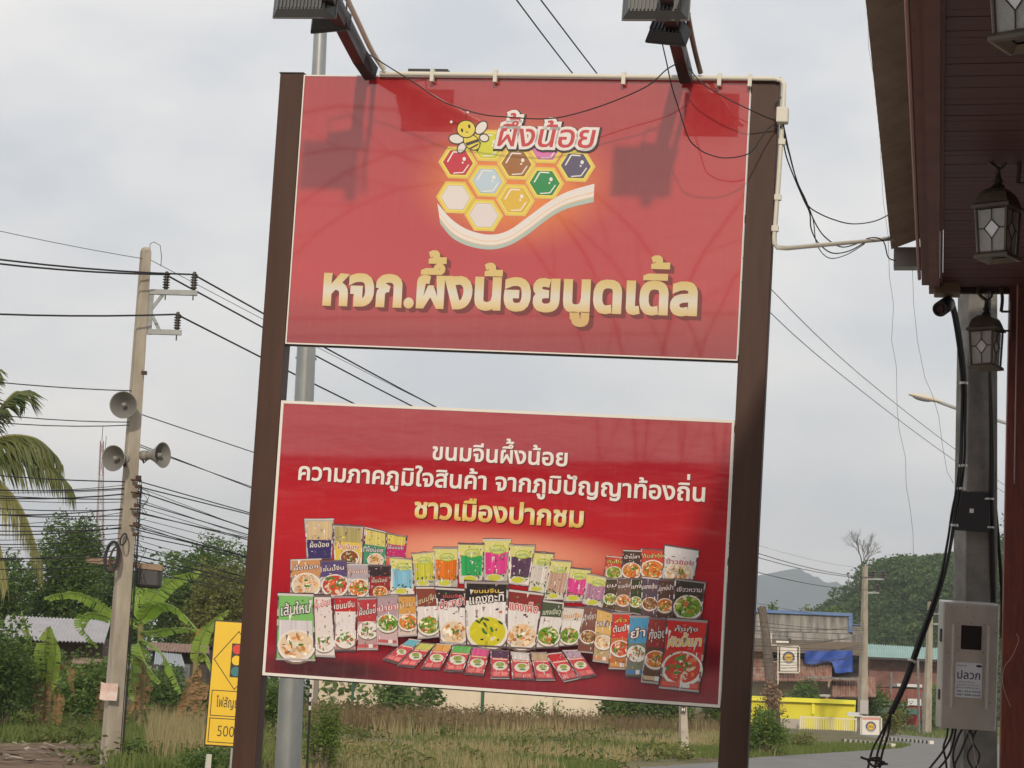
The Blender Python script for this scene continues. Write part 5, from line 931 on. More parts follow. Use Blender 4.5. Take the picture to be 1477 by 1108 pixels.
banana('big green banana plant with spreading leaves behind the concrete pole', 200, 1045, 60, (203, 900), [
    ([(203, 900, 0), (160, 880, -.2), (110, 856, -.3), (64, 862, -.2)], .62, .45), ([(203, 900, 0), (220, 862, -.2), (250, 836, -.5), (289, 823, -.8)], .72, .55), ([(203, 895, 0), (225, 872, -.5), (255, 878, -.9), (288, 912, -1.2)], .66, .35),
    ([(203, 912, 0), (225, 912, -.6), (255, 906, -1), (284, 909, -1.3)], .48, .4), ([(203, 922, 0), (225, 935, -.8), (242, 955, -1.2), (262, 1000, -1.5)], .66, .3), ([(200, 925, 0), (205, 945, -1), (216, 965, -1.4), (232, 985, -1.6)], .62, .45),
    ([(200, 905, 0), (130, 885, .4), (118, 905, .5), (142, 934, .4)], .46, .25), ([(203, 890, 0), (196, 865, .2), (205, 842, .3), (216, 818, .4)], .5, .3), ([(202, 925, 0), (192, 950, -.4), (190, 985, -.7), (196, 1012, -.8)], .55, .3)],
    [([(200, 940, -.3), (205, 970, -.8), (198, 1000, -1), (204, 1035, -1)], .30), ([(198, 950, -.2), (188, 980, -.6), (192, 1010, -.8), (178, 1046, -.9)], .26), ([(202, 955, -.3), (216, 985, -.6), (210, 1015, -.8), (222, 1046, -.8)], .26), ([(198, 960, 0), (150, 985, -.4), (142, 1015, -.6), (136, 1060, -.7)], .26), ([(198, 960, 0), (152, 995, -.3), (150, 1030, -.4), (126, 1068, -.5)], .30)], seed=100)
banana('withered banana clump with one upright pale leaf and brown rags', 66, 1052, 56, (70, 905), [
    ([(70, 985, 0), (66, 955, -.2), (66, 930, -.3), (72, 903, -.3)], .62, .75), ([(72, 1000, 0), (78, 960, -.2), (80, 935, -.2), (76, 912, -.2)], .34, .85), ([(50, 985, 0), (46, 955, .1), (40, 920, .2), (32, 882, .2)], .30, .8)],
    [([(48, 960, 0), (42, 990, -.2), (46, 1020, -.3), (42, 1052, -.3)], .26), ([(60, 970, 0), (56, 1000, -.3), (58, 1025, -.4), (54, 1054, -.4)], .28), ([(68, 975, 0), (66, 1005, -.3), (64, 1030, -.4), (62, 1054, -.4)], .26), ([(76, 965, 0), (100, 960, -.2), (103, 985, -.3), (109, 1010, -.3)], .22), ([(78, 990, 0), (82, 1015, -.2), (80, 1035, -.2), (76, 1056, -.2)], .24), ([(80, 985, 0), (88, 1005, -.2), (86, 1030, -.2), (84, 1050, -.2)], .22)], .09, 200)
banana('dead brown banana clump to the left of the yellow sign', 276, 1050, 54, (283, 930), [
    ([(284, 960, 0), (288, 930, -.2), (300, 905, -.4), (329, 880, -.6)], .42, .6), ([(284, 955, 0), (296, 945, -.2), (302, 958, -.3), (305, 968, -.3)], .20, .7)],
    [([(283, 960, 0), (276, 985, -.3), (266, 1005, -.4), (252, 1035, -.5)], .34), ([(283, 960, 0), (280, 990, -.3), (276, 1015, -.4), (272, 1050, -.5)], .34), ([(284, 965, 0), (288, 990, -.3), (284, 1015, -.4), (288, 1052, -.5)], .32), ([(284, 970, 0), (294, 985, -.2), (292, 1010, -.3), (298, 1040, -.4)], .28), ([(282, 985, 0), (272, 1000, -.4), (262, 1025, -.6), (262, 1052, -.6)], .30)], .10, 300)

# ================================================================== LEFT: POLES, WIRES, HOUSES
m_conc = mat('weathered_concrete', (.45, .40, .33), .9, .3, c2=(.30, .265, .215), nscale=3, bump=.25, bscale=14, stretch=(1, 1, .25))
m_conc2 = mat('grey_concrete', (.25, .24, .225), .9, .3, c2=(.14, .135, .125), nscale=4, bump=.3, bscale=25)
m_steel = mat('galvanised_steel', (.42, .44, .43), .38, .5, metal=.75, c2=(.30, .32, .33), nscale=3, stretch=(1, 1, .4))
m_gal = mat('dull_galvanised', (.34, .36, .36), .6, .5, c2=(.26, .27, .27), nscale=5)
m_ins = mat('brown_porcelain', (.035, .028, .025), .3, .5)
m_rust = mat('rusty_iron', (.085, .045, .030), .9, c2=(.045, .03, .025), nscale=8)
def sqpole(mb, p0, p1, w0, w1, ang):
    p0, p1 = Vector(p0), Vector(p1); rows = []
    for p, w_ in ((p0, w0), (p1, w1)): rows.append([p + Vector((math.cos(ang + q) * w_ * .7071, math.sin(ang + q) * w_ * .7071, 0)) for q in (R(45), R(135), R(225), R(315))])
    mb.hexa(rows[0] + rows[1])
# --- tall concrete utility pole
DL = 37.0; plo, phi = base(158, 1120, DL), P(210.5, 362, DL)
up_ = thing('utility_pole', 'tall weathered concrete utility pole carrying three loudspeakers', 'utility pole', plo)
mb = MB(); sqpole(mb, plo - Vector((0, 0, .1)), phi, .315, .165, R(28)); mb.build('shaft', m_conc, up_, bevel=.02)
mb = MB(); mb.ball(phi + Vector((0, 0, .0)), (.095, .095, .07), n=6); mb.build('shaft_top', m_conc, up_, smooth=True)
def pl(px, py, dd=0.0): return P(px, py, DL + dd)
for (a, b) in (((216, 421), (284.5, 423)), ((214, 478.5), (261.5, 480))):
    mb = MB(); mb.tube([pl(*a), pl(*b)], .05, sq=(.035, .045)); mb.build('crossarm', m_gal, up_)
mb = MB()
for a, b in (((235, 425), (216, 449)), ((218, 452), (230, 477))): mb.tube([pl(*a), pl(*b)], .02, sq=(.012, .03))
mb.tube([pl(218, 419), pl(214, 483)], .03, sq=(.02, .05)); mb.build('brace', m_gal, up_)
for x, y in ((239, 420), (279, 420.5), (255, 478.5)):
    p = pl(x, y); mb = MB(); prof = [(.03, -.06), (.03, .02), (.035, .03)]
    for i in range(6): z = .05 + i * .047; prof += [(.038, z), (.066, z + .012), (.066, z + .02), (.038, z + .03)]
    prof += [(.03, .35), (.012, .36)]
    mb.lathe(prof, Matrix.Translation(p), 10); mb.tube([p - Vector((0, 0, .16)), p], .012, 5); mb.build('insulator', m_ins, up_, smooth=False)
for y in (540, 690, 703, 716, 730, 744, 757, 772): mb = MB(); mb.box((-.045, -.21, -.03), (.045, -.12, .03), M=Matrix.Translation(pl(201 - (y - 690) * .055 + 1, y, -.02))); mb.build('bracket', m_rust, up_)
for y, x in ((694, 199), (712, 199), (736, 198), (760, 197)): mb = MB(); mb.box((-.09, -.24, -.012), (.09, -.12, .012), M=Matrix.Translation(pl(x, y, -.02))); mb.build('bracket', m_rust, up_)
mb = MB(); mb.tube([pl(216, 362), pl(216.5, 352), pl(222, 349), pl(231, 354), pl(233, 370), pl(232, 384)], .006, 4); mb.build('ground_wire', m_wire, up_)
for (x, y, rx, ry, tn, dd) in ((161, 803, .11, .27, .03, -.3), (178, 778, .05, .11, .015, -.36), (166, 806, .09, .22, .02, -.32)):
    c = pl(x, y, dd); mb = MB(); n = 20
    mb.tube([c + Vector((math.cos(6.2832 * i / n) * rx, math.sin(6.2832 * i / n) * .12, math.sin(6.2832 * i / n) * ry)) for i in range(n + 1)], tn, 6, cap=False)
    mb.build('cable_coil', m_wire if rx > .1 or rx < .06 else m_rust, up_, smooth=True)
mb = MB(); mb.box((-.85, -.05, -.05), (.52, .05, .05), M=Matrix.Translation(pl(193, 815, .25)) @ Matrix.Rotation(R(4), 4, 'Y')); mb.build('wooden_crossbar', mat('old_wood', (.30, .21, .15), .9), up_)
mb = MB(); mb.box((-.22, -.15, -.2), (.22, .15, .2), M=Matrix.Translation(pl(215, 832, .35))); mb.build('splice_box', m_dark, up_, bevel=.05)
mb = MB(); c = pl(157, 998, -.3); mb.grid([[c + Vector((x * .30 / 4 - .15, -.03 * math.sin(x * 1.1) - (.05 if z_ == 2 else 0), (1 - z_) * .15 + (.02 if x == 0 else 0))) for x in range(5)] for z_ in range(3)])
mb.build('paper_notice', mat('faded_paper', (.62, .55, .50), .8, c2=(.58, .36, .30), nscale=6), up_)
for k, dx in enumerate((-1.5, 1.0, 2.6)):
    mb = MB(); mb.tube(smooth_path([pl(201.5 + dx, 700, -.13), pl(195.5 + dx, 800, -.15), pl(188.5 + dx, 900, -.16), pl(181 + dx, 1000 , -.17), pl(173 + dx, 1112, -.18)], 5), .009, 5); mb.build('riser_cable', m_wire, up_, smooth=True)
# --- horn loudspeakers
m_horn = mat('grey_horn', (.30, .285, .26), .55, .4, c2=(.22, .21, .19), nscale=6)
m_hin = mat('horn_inside', (.17, .165, .155), .6, .4)
def horn(label, mouth, d, rad, back):
    c = Vector(mouth); d = Vector(d).normalized(); t = thing('loudspeaker', label, 'loudspeaker', c - d * .1, 'horn loudspeakers on the concrete pole'); M = Matrix.Translation(c) @ d.to_track_quat('Z', 'Y').to_matrix().to_4x4()
    prof = [(rad, 0), (rad * .86, -.05), (rad * .62, -.13), (rad * .40, -.22), (rad * .30, -.30), (rad * .30, -.33)]
    mb = MB(); mb.lathe(prof, M, 24); mb.lathe([(rad * .97, .002), (rad * .82, -.045), (rad * .56, -.125), (rad * .30, -.21), (.02, -.24), (0, -.24)], M, 24, 1); mb.lathe([(rad, 0), (rad * 1.03, .006), (rad * .97, .002)], M, 24)
    h_ = mb.build('horn', [m_horn, m_hin], t, smooth=True)
    mb = MB(); mb.lathe([(0, -.03), (.035, -.035), (.045, -.08), (.03, -.18)], M, 12); mb.build('centre_cone', m_horn, h_, smooth=True)
    mb = MB(); mb.lathe([(rad * .34, -.33), (rad * .40, -.34), (rad * .40, -.46), (rad * .30, -.49), (0, -.49)], M, 16); mb.build('driver', m_horn, t, smooth=True)
    mb = MB(); mb.tube([c - d * .36 - Vector((0, 0, .09)), c - d * .40 - Vector((0, 0, .14)), Vector(back)], .018, 6); mb.build('mounting_arm', m_rust, t)
horn('horn loudspeaker facing the viewer, highest on the concrete pole', pl(178, 584, -.55), (.05, -1, -.15), .235, pl(190, 590))
horn('horn loudspeaker left of the pole with its mouth turned half left', pl(163.5, 661, -.5), (-.35, -1, -.1), .225, pl(183, 666))
horn('horn loudspeaker sticking out sideways on the right of the pole', pl(234.5, 656.5, -.15), (1, -.55, .0), .225, pl(203, 657))
# --- overhead lines: previous pole (behind the left edge) -> this pole -> far pole beside the old shops
FAR = 128.0
GRP_H, GRP_T = 'power lines strung from the concrete pole', 'telecom cables strung from the concrete pole'
m_line = mat('line_black', (.02, .02, .022), .6)
def line(lpts, mid, rpts, r, label, grp, cat='power line'):
    pts = []
    if lpts: pts += sag(lpts[0], mid, lpts[1], 10)
    else: pts = [Vector(mid)]
    if rpts: pts += sag(mid, rpts[0], rpts[1], 18)[1:]
    return cable('power_line' if grp == GRP_H else 'telecom_cable', pts, r, m_line, label, cat, grp, 5)
lab = 'thick black power line resting on the brown insulators'
line((P(-300, 323, 33), .16), pl(279, 396), (P(1274, 834, FAR), 1.3), .017, 'thick black power line over the outer insulator of the upper crossarm', GRP_H)
line((P(-300, 331, 33), .16), pl(238.5, 396), (P(1259, 834, FAR), 1.3), .017, 'thick black power line over the inner insulator of the upper crossarm', GRP_H)
line((P(-300, 431, 33), .12), pl(255, 453.5), (P(1266, 851, FAR), 1.3), .017, 'thick black power line over the single insulator of the lower crossarm', GRP_H)
line((P(-300, 256, 33), .1), pl(217, 375), (P(1249, 820, FAR), 1.1), .006, 'thin grey earth wire running over the very top of the pole', GRP_H)
TEL = [(530, 564, 597, .010), (565, 609, 640, .009), (570, 613, 643, .009), (668, 695, 692, .011), (690, 704, 700, .012), (692, 712, 706, .013), (703, 720, 722, .010), (711, 735, 736, .009), (720, 733, 738, .010), (735, 744, 752, .009), (738, 757, 758, .010), (752, 760, 762, .011), (766, 762, 770, .010), (778, 776, 784, .009), (792, 792, 798, .010), (802, 803, 806, .010), (812, 813, 822, .009), (684, 699, 700, .006), (712, 706, 718, .006), (696, 724, 728, .006), (748, 738, 745, .006), (726, 750, 754, .006), (774, 768, 776, .006), (760, 784, 790, .006), (798, 786, 800, .006), (788, 808, 812, .006), (822, 820, 834, .006)]
for i, (yl, ym, yr, r) in enumerate(TEL):
    x_ = 200 - (ym - 540) * .07
    lb = 'thin black cable meeting the pole beside the highest loudspeaker' if i == 0 else 'thin black cable meeting the pole between the loudspeakers' if i < 3 else 'sagging black telecom cable in the tangle below the loudspeakers'
    line((P(-260, yl - 14 + (i % 3) * 5, 33), .10 + .05 * (i % 3)), pl(x_ - 1, ym), None, r, lb, GRP_T, 'cable')
    line(None, pl(x_ + 3, yr), (P(1247, 896 + i * 3.4, FAR), .6 + .35 * ((i * 7) % 4)), r, lb.replace('meeting the pole', 'leaving the pole to the right') if i < 3 else 'black telecom cable leaving the tangle on the pole for the far pole', GRP_T, 'cable')
mb = MB(); rg_ = random.Random(8)
for i in range(9):
    y = rg_.uniform(690, 830); x = 200 - (y - 690) * .05; pts = [pl(x, y, -.2)]
    for k in range(5): pts.append(pl(x + rg_.uniform(-2, 16), y + 10 * k + rg_.uniform(0, 18), -.2 + rg_.uniform(-.1, .1)))
    mb.tube(smooth_path(pts, 4), .005, 4)
mb.build('loose_wires', m_wire, up_)
# --- galvanised lamp pole behind the sign
DG = 20.5; gb = base(416, 1115, DG); gt = P(466, -40, DG)
lp = thing('lamp_pole', 'tapered galvanised steel lamp pole standing behind the left sign post', 'lamp pole', gb)
mb = MB(); n = 12; pp = [gb.lerp(gt, i / n) for i in range(n + 1)]; pp[0] = gb; mb.tube(pp, [.135 - .075 * i / n for i in range(n + 1)], 20); mb.build('shaft', m_steel, lp, smooth=True)
mb = MB(); c = P(441.5, 517, DG); mb.lathe([(.095, -.012), (.105, -.008), (.105, .008), (.095, .012)], Matrix.Translation(c), 20); mb.build('collar', m_steel, lp)
mb = MB(); mb.box((-.2, -.2, 0), (.2, .2, .03), M=Matrix.Translation(gb)); mb.build('base_plate', m_steel, lp)
mb = MB(); tp = gt; mb.tube([tp, tp + Vector((0, 0, .6)), tp + Vector((.15, .6, .9)), tp + Vector((.2, 1.6, 1.0))], .04, 8); mb.build('arm', m_steel, lp, smooth=True)
mb = MB(); mb.ball(tp + Vector((.2, 1.9, 1.0)), (.14, .34, .07), n=8); mb.build('lamp_head', m_gal, lp, smooth=True)
sb = base(443, 1115, 24); sp_ = thing('striped_stake', 'slim black and white striped stake behind the lamp pole', 'stake', sb); mb = MB(); st = P(449, 981, 24)
for i in range(34):
    a, b = sb.lerp(st, i / 34), sb.lerp(st, (i + .98) / 34); mb.tube([a, b], .014, 6, c=(.6, .6, .58) if i % 2 and i > 25 else (.015, .015, .015))
mb.build('stake', mat('stake_paint', rough=.6, attr='Col'), sp_)

# --- yellow traffic sign (traffic light ahead, 500)
DT = 31.0; ts = thing('traffic_sign', 'yellow warning sign with a traffic light diamond half hidden by the sign post', 'road sign', base(345, 1130, DT))
cx, cz, hw, hh = P(336.5, 987, DT).x, 0, .36, .93
zt_, zb_ = P(320, 897, DT).z, P(320, 1075, DT).z; Yt = P(330, 987, DT).y
tilt_ = Matrix.Translation((cx, Yt, zb_)) @ Matrix.Rotation(R(1.3), 4, 'Y'); H_ = zt_ - zb_
class TB(MB):
    def r(s, x0, z0, x1, z1, off, mi=0): s.poly([tilt_ @ Vector(p) for p in ((x0, -off, z0), (x1, -off, z0), (x1, -off, z1), (x0, -off, z1))], mi)
    def ol(s, pts, w_, off, mi=0):
        for i in range(len(pts)):
            a, b = Vector(pts[i - 1]), Vector(pts[i]); d = (b - a).normalized(); n_ = Vector((-d.y, d.x)) * w_ / 2; e_ = d * w_ * .5
            s.poly([tilt_ @ Vector((q.x, -off, q.y)) for q in (a - n_ - e_, b - n_ + e_, b + n_ + e_, a + n_ - e_)], mi)
m_yel = mat('yellow_sign_sheet', (.78, .50, .012), .4, .5, c2=(.74, .47, .015), nscale=3); m_ink = mat('sign_black', (.02, .018, .015), .5)
mb = MB(); mb.box((-hw - .02, -.0, -.02), (hw + .02, .03, H_ + .02), M=tilt_); mb.build('backing', m_ink, ts, bevel=.008)
mb = MB(); mb.box((-hw, -.006, 0), (hw, -.0005, H_), M=tilt_); pan = mb.build('panel', m_yel, ts)
tb = TB(); cyd = H_ - .56
tb.ol([(-.335, cyd), (0, cyd - .43), (.335, cyd), (0, cyd + .43)], .012, .008); tb.ol([(-.325, .43), (.325, .43), (.325, .80), (-.325, .80)], .012, .008); tb.ol([(-.325, .04), (.325, .04), (.325, .39), (-.325, .39)], .012, .008)
tb.r(-.085, cyd - .25, .085, cyd + .25, .009); tb.build('outline', m_ink, pan)
for dz_, c_, nm in ((.165, (.62, .03, .015), 'red'), (0, (.80, .50, .01), 'yellow'), (-.165, (.03, .16, .18), 'green')):
    mb = MB(); mb.poly([tilt_ @ Vector((.072 * math.cos(q), -.011, cyd + dz_ + .072 * math.sin(q))) for q in (2 * math.pi * i / 20 for i in range(20))]); mb.build('light_disc', mat('disc_' + nm, c_, .4), pan)
def sign_text(mb, word, x0, x1, z, em_, off, M, dil=.02, sx=1.0):
    T, wd = text_tris(word, dil); k = (x1 - x0) / wd
    for t in T: mb.poly([M @ Vector((x0 + x * k, -off, z + y * em_)) for x, y in t])
mb = MB(); sign_text(mb, 'ไฟสัญญาณ', -.25, .26, .56, .20, .009, tilt_, .006); mb.build('lettering', m_ink, pan); mb = MB(); sign_text(mb, '500 ม.', -.21, .26, .13, .23, .009, tilt_, -.008); mb.build('lettering', m_ink, pan)
mb = MB()
for x in (0.05,): mb.box((x - .03, .031, -zb_), (x + .03, .08, H_ - .05), M=tilt_)
mb.build('post', m_gal, ts)
st_ = thing('marker_stake', 'short white concrete stake below the yellow sign', 'stake', base(298, 1125, 32)); mb = MB(); sqpole(mb, base(298, 1125, 32), P(301.5, 1088, 32), .09, .07, R(20)); mb.build('stake', mat('whitewash', (.62, .60, .55), .8), st_)
# --- houses on the left
m_roofg = mat('grey_metal_roof', (.46, .45, .46), .5, .5, metal=.1, c2=(.38, .36, .37), nscale=2); m_rusty = mat('rusty_roof', (.22, .13, .09), .85, c2=(.32, .22, .17), nscale=1.5, stretch=(4, 1, 1)); m_shade = mat('dark_boards', (.07, .055, .045), .9); m_wood = mat('old_boards', (.16, .115, .085), .9, c2=(.10, .075, .06), nscale=3, stretch=(6, 6, .6))
def corrugated(mb, a, b, c, d, n, amp):       # a-b eave, d-c ridge
    a, b, c, d = map(Vector, (a, b, c, d)); up = (b - a).cross(d - a).normalized(); rows = []
    for t in (0, 1):
        rows.append([a.lerp(b, i / n).lerp(d.lerp(c, i / n), t) + up * (amp * (1 if i % 2 else -1)) for i in range(n + 1)])
    mb.grid(rows); low = [[p - up * .03 for p in r] for r in rows]; mb.grid(low)
h = thing('house', 'low house with a pale grey corrugated metal roof behind the bushes', 'house', base(85, 1010, 80)); D = 80
mb = MB(); corrugated(mb, P(-15, 921, D - 1.5), P(150, 927, D - 1.5), P(160, 895, D + 2), P(10, 888, D + 2), 60, .03); mb.build('roof', m_roofg, h)
mb = MB(); lo, hi = fbox(mb, 8, 918, 146, 1012, D, 4); mb.build('wall', m_wood, h)
h = thing('shed', 'small shed with a rust streaked roof right of the concrete pole', 'shed', base(258, 1010, 78)); D = 78
mb = MB(); corrugated(mb, P(214, 938, D - .8), P(302, 943, D - .8), P(302, 931, D + 1.4), P(216, 926, D + 1.4), 40, .02); mb.build('roof', m_rusty, h)
mb = MB(); fbox(mb, 218, 937, 298, 1010, D, 2.2); mb.build('wall', m_shade, h)
mb = MB(); fbox(mb, 224, 962, 262, 1006, D - .06, .05); mb.build('door', mat('pale_blue_boards', (.36, .38, .38), .8), h)
h = thing('lean_to', 'low lean-to with a pale blue grey roof beside the banana plant', 'shed', base(246, 1020, 72)); D = 72
mb = MB(); corrugated(mb, P(222, 958, D - .8), P(268, 963, D - .8), P(262, 944, D + 1), P(224, 940, D + 1), 24, .02); mb.build('roof', mat('blue_grey_roof', (.33, .36, .38), .6), h)
mb = MB(); fbox(mb, 226, 957, 264, 1020, D, 1.4); mb.build('wall', mat('pale_clutter', (.40, .42, .40), .8, c2=(.16, .15, .14), nscale=2.5), h)
h = thing('brick_shed', 'dark red painted low shed in the shade under the grey roofed house', 'shed', base(126, 1000, 74)); mb = MB(); fbox(mb, 108, 954, 146, 1000, 74, 1.5); mb.build('wall', mat('dull_red_wall', (.14, .045, .04), .9), h)
mb = MB(); D = 74; corrugated(mb, P(104, 957, D - .5), P(149, 960, D - .5), P(149, 951, D + .6), P(106, 948, D + .6), 20, .02); mb.build('roof', m_rusty, h)
tag(cable('red_cloth', [P(283, 912, 77), P(289, 914, 77), P(295, 912, 77)], .16, mat('red_plastic', (.55, .06, .04), .6), 'small red plastic sheet left of the yellow sign', 'plastic sheet'), 'small red plastic sheet left of the yellow sign', 'plastic sheet')
# --- lattice mast far off
mt = thing('radio_mast', 'far red and white lattice radio mast in the haze', 'radio mast', base(138, 1000, 620)); b0, t0_ = base(138, 1000, 620), P(147, 636, 620)
mb = MB(); m_mast = mat('mast_paint_hazed', rough=.7, attr='Col'); NL = 14
def leg(i, k):
    t = i / NL; w_ = 3.4 * (1 - t) ** 1.1 + .8; return b0.lerp(t0_, t) + Vector(((-1 if k in (0, 3) else 1) * w_ / 2, (-1 if k < 2 else 1) * w_ / 2, 0))
for i in range(NL):
    c_ = (.34, .17, .16) if (i // 2) % 2 == 0 else (.46, .40, .39)  # red and white muted towards haze in the paint itself
    for k in range(4):
        mb.tube([leg(i, k), leg(i + 1, k)], .11, 4, c=c_, cap=False); mb.tube([leg(i, k), leg(i + 1, (k + 1) % 4)], .06, 3, c=c_, cap=False); mb.tube([leg(i, (k + 1) % 4), leg(i + 1, k)], .06, 3, c=c_, cap=False)
        mb.tube([leg(i, k), leg(i, (k + 1) % 4)], .06, 3, c=c_, cap=False)
mb.build('lattice', m_mast, mt)
mb = MB(); mb.tube([t0_, t0_ + Vector((0, 0, 4.5))], .10, 4); mb.tube([t0_ + Vector((1.2, 0, -3)), t0_ + Vector((1.2, 0, 1.5))], .09, 4); mb.build('antenna', m_dark, mt)
# --- cream wall behind the meadow
wl = thing('boundary_wall', 'long cream rendered wall behind the weeds', 'wall', base(680, 1030, 122)); D = 122
mb = MB(); lo, hi = fbox(mb, 448, 963, 899, 1030, D, .25); 
mb = MB(); mb.box((lo[0], lo[1], 0), (hi[0], lo[1] + .2, 3.35)); mb.build('wall', mat('cream_render', (.70, .61, .47), .85, c2=(.64, .54, .40), nscale=1.2, stretch=(1, 1, .35)), wl)
for px in (505, 603, 695, 800, 890):
    x = P(px, 1000, D).x; mb = MB(); mb.box((x - .10, lo[1] - .06, 0), (x + .10, lo[1] - .002, 3.40)); mb.build('pilaster', mat('wall_pilaster', (.52, .46, .36), .85), wl)
mb = MB(); mb.box((lo[0], lo[1] - .03, 3.351), (hi[0], lo[1] + .24, 3.45)); mb.build('coping', mat('wall_pilaster', (.52, .46, .36), .85), wl)
for px, lab, c_, w_ in ((453.5, 'old grey timber post at the left end of the cream wall', (.22, .19, .16), .13), (507, 'thin dark green post, left one before the cream wall', (.03, .09, .05), .07), (695, 'thin dark green post, right one before the cream wall', (.03, .10, .05), .09)):
    b = base(px, 1034, 112); o = thing('fence_post', lab, 'post', b); mb = MB(); mb.box((-w_, -w_, 0), (w_, w_, 2.45), M=Matrix.Translation(b)); mb.build('shaft', mat('post_%d' % px, c_, .8), o)
mk_ = thing('marker_post', 'white concrete marker post with a black plate at the edge of the verge', 'marker post', base(987, 1078, 60)); b = base(987.5, 1078, 60); mb = MB(); sqpole(mb, b, P(985, 1018, 60), .24, .19, R(12)); mb.build('shaft', mat('whitewashed_post', (.50, .45, .38), .85, c2=(.40, .35, .28), nscale=3), mk_, bevel=.01)
c = P(985.5, 1023.5, 59.8); mb = MB(); mb.box((-.075, -.02, -.09), (.075, -.002, .09), M=Matrix.Translation(c)); pl_ = mb.build('plate', m_ink, mk_)
mb = MB()
for x0, x1, z0_, z1_ in ((-.045, -.02, -.05, .05), (.02, .045, -.05, .05), (-.02, .02, -.012, .012)): mb.box((x0, -.026, z0_), (x1, -.021, z1_), M=Matrix.Translation(c))
mb.build('plate_mark', m_white, pl_)

# ================================================================== RIGHT BACKGROUND: OLD SHOPS, POLES, ROADSIDE
Z5 = lambda X, Y: (1060 + X / 3.183, 760 + Y / 3.183)
def zbox(name, X0, Y0, X1, Y1, D, depth, m, parent, **k):
    a, b = Z5(X0, Y0), Z5(X1, Y1); mb = MB(); r = fbox(mb, a[0], a[1], b[0], b[1], D, depth); mb.build(name, m, parent, **k); return r
m_oldc = mat('stained_concrete', (.36, .34, .31), .9, c2=(.13, .125, .12), nscale=1.1, stretch=(2.5, 1, .35)); m_blue = mat('blue_trim', (.07, .16, .38), .6, c2=(.13, .20, .36), nscale=1.5); m_zinc = mat('rusty_zinc', (.27, .095, .06), .85, c2=(.40, .30, .24), nscale=.9, stretch=(3.5, 1, .3))
m_brown = mat('brown_eave', (.13, .10, .08), .9, c2=(.20, .165, .13), nscale=4, stretch=(.3, 1, 8)); m_dkop = mat('dark_opening', (.018, .017, .016), .9); m_beige = mat('beige_wall', (.52, .44, .34), .85, c2=(.42, .35, .27), nscale=.8)
D = 160
bd = thing('old_shop', 'old stained concrete shop with a blue trimmed parapet and rusty zinc awnings', 'shop', base(1160, 1040, D))
zbox('parapet', 60, 402, 532, 482, D, 10, m_oldc, bd); zbox('blue_trim', 50, 386, 540, 401, D - .15, 10, m_blue, bd)
for a, b in ((50, 88), (522, 540)): zbox('blue_trim', a, 402, b, 484 if a > 100 else 460, D - .2, .15, m_blue, bd)
zbox('floor_slab', 40, 484, 560, 532, D - .6, 10, m_oldc, bd); zbox('side_wing', 540, 452, 590, 530, D + 1, 8, m_oldc, bd)
zbox('blue_trim', 541, 446, 588, 451, D + .9, 8, m_blue, bd)
zbox('eave', 30, 520, 588, 580, D - 1.5, 1.2, m_brown, bd); zbox('upper_wall', 30, 570, 600, 690, D, 6, m_dkop, bd)
zbox('window', 85, 566, 142, 604, D - .12, .1, mat('timber_shutter', (.42, .22, .09), .8), bd); zbox('tarp_opening', 542, 584, 588, 668, D - .1, .08, m_dkop, bd)
def awn(x0, y0, x1, y1, d0, d1, m, nm='awning'):
    mb = MB(); a, b = Z5(x0, y1), Z5(x1, y1); c, d = Z5(x1, y0), Z5(x0, y0)
    corrugated(mb, P(*a, d0), P(*b, d0), P(*c, d1), P(*d, d1), max(8, int((x1 - x0) / 6)), .05); mb.build(nm, m, bd)
awn(40, 602, 445, 708, D - 3.2, D - .3, m_zinc); awn(445, 688, 648, 780, D - 3.4, D - .6, m_zinc)
zbox('ground_floor_wall', 40, 700, 600, 900, D - .2, 5, m_beige, bd); zbox('doorway', 380, 790, 580, 900, D - .32, .1, m_dkop, bd); zbox('shop_fascia', 390, 772, 575, 782, D - 1.6, .2, mat('white_fascia', (.58, .60, .60), .7), bd)
zbox('shelf', 330, 690, 575, 700, D - 2.9, 1.2, m_oldc, bd)
tp_ = thing('tarpaulin', 'bright blue tarpaulin hung under the eave of the old shop', 'tarpaulin', P(*Z5(430, 668), D - 1.6))
mb = MB(); rows = []
for j in range(9):
    row = []
    for i in range(15):
        X = 320 + 220 * i / 14; Y = 568 + (56 if X < 450 else 102) * j / 8 + 5 * math.sin(i * .8) * (j > 0) + 3 * j / 8 * math.sin(i * .5); row.append(P(*Z5(X, Y), D - 1.95 - .12 * math.sin(i * 1.1 + j * .5)))
    rows.append(row)
mb.grid(rows); mb.build('sheet', mat('blue_tarp', (.022, .065, .36), .5, .5, c2=(.04, .11, .46), nscale=2), tp_, smooth=True)
bs = thing('shop_sign', 'small blue and orange shop boards under the awning', 'sign', P(*Z5(470, 805), D - 1.8)); zbox('board', 463, 784, 510, 805, D - 1.9, .1, m_blue, bs); zbox('side_board', 410, 788, 461, 804, D - 1.9, .1, mat('orange_board', (.52, .17, .07), .7), bs)
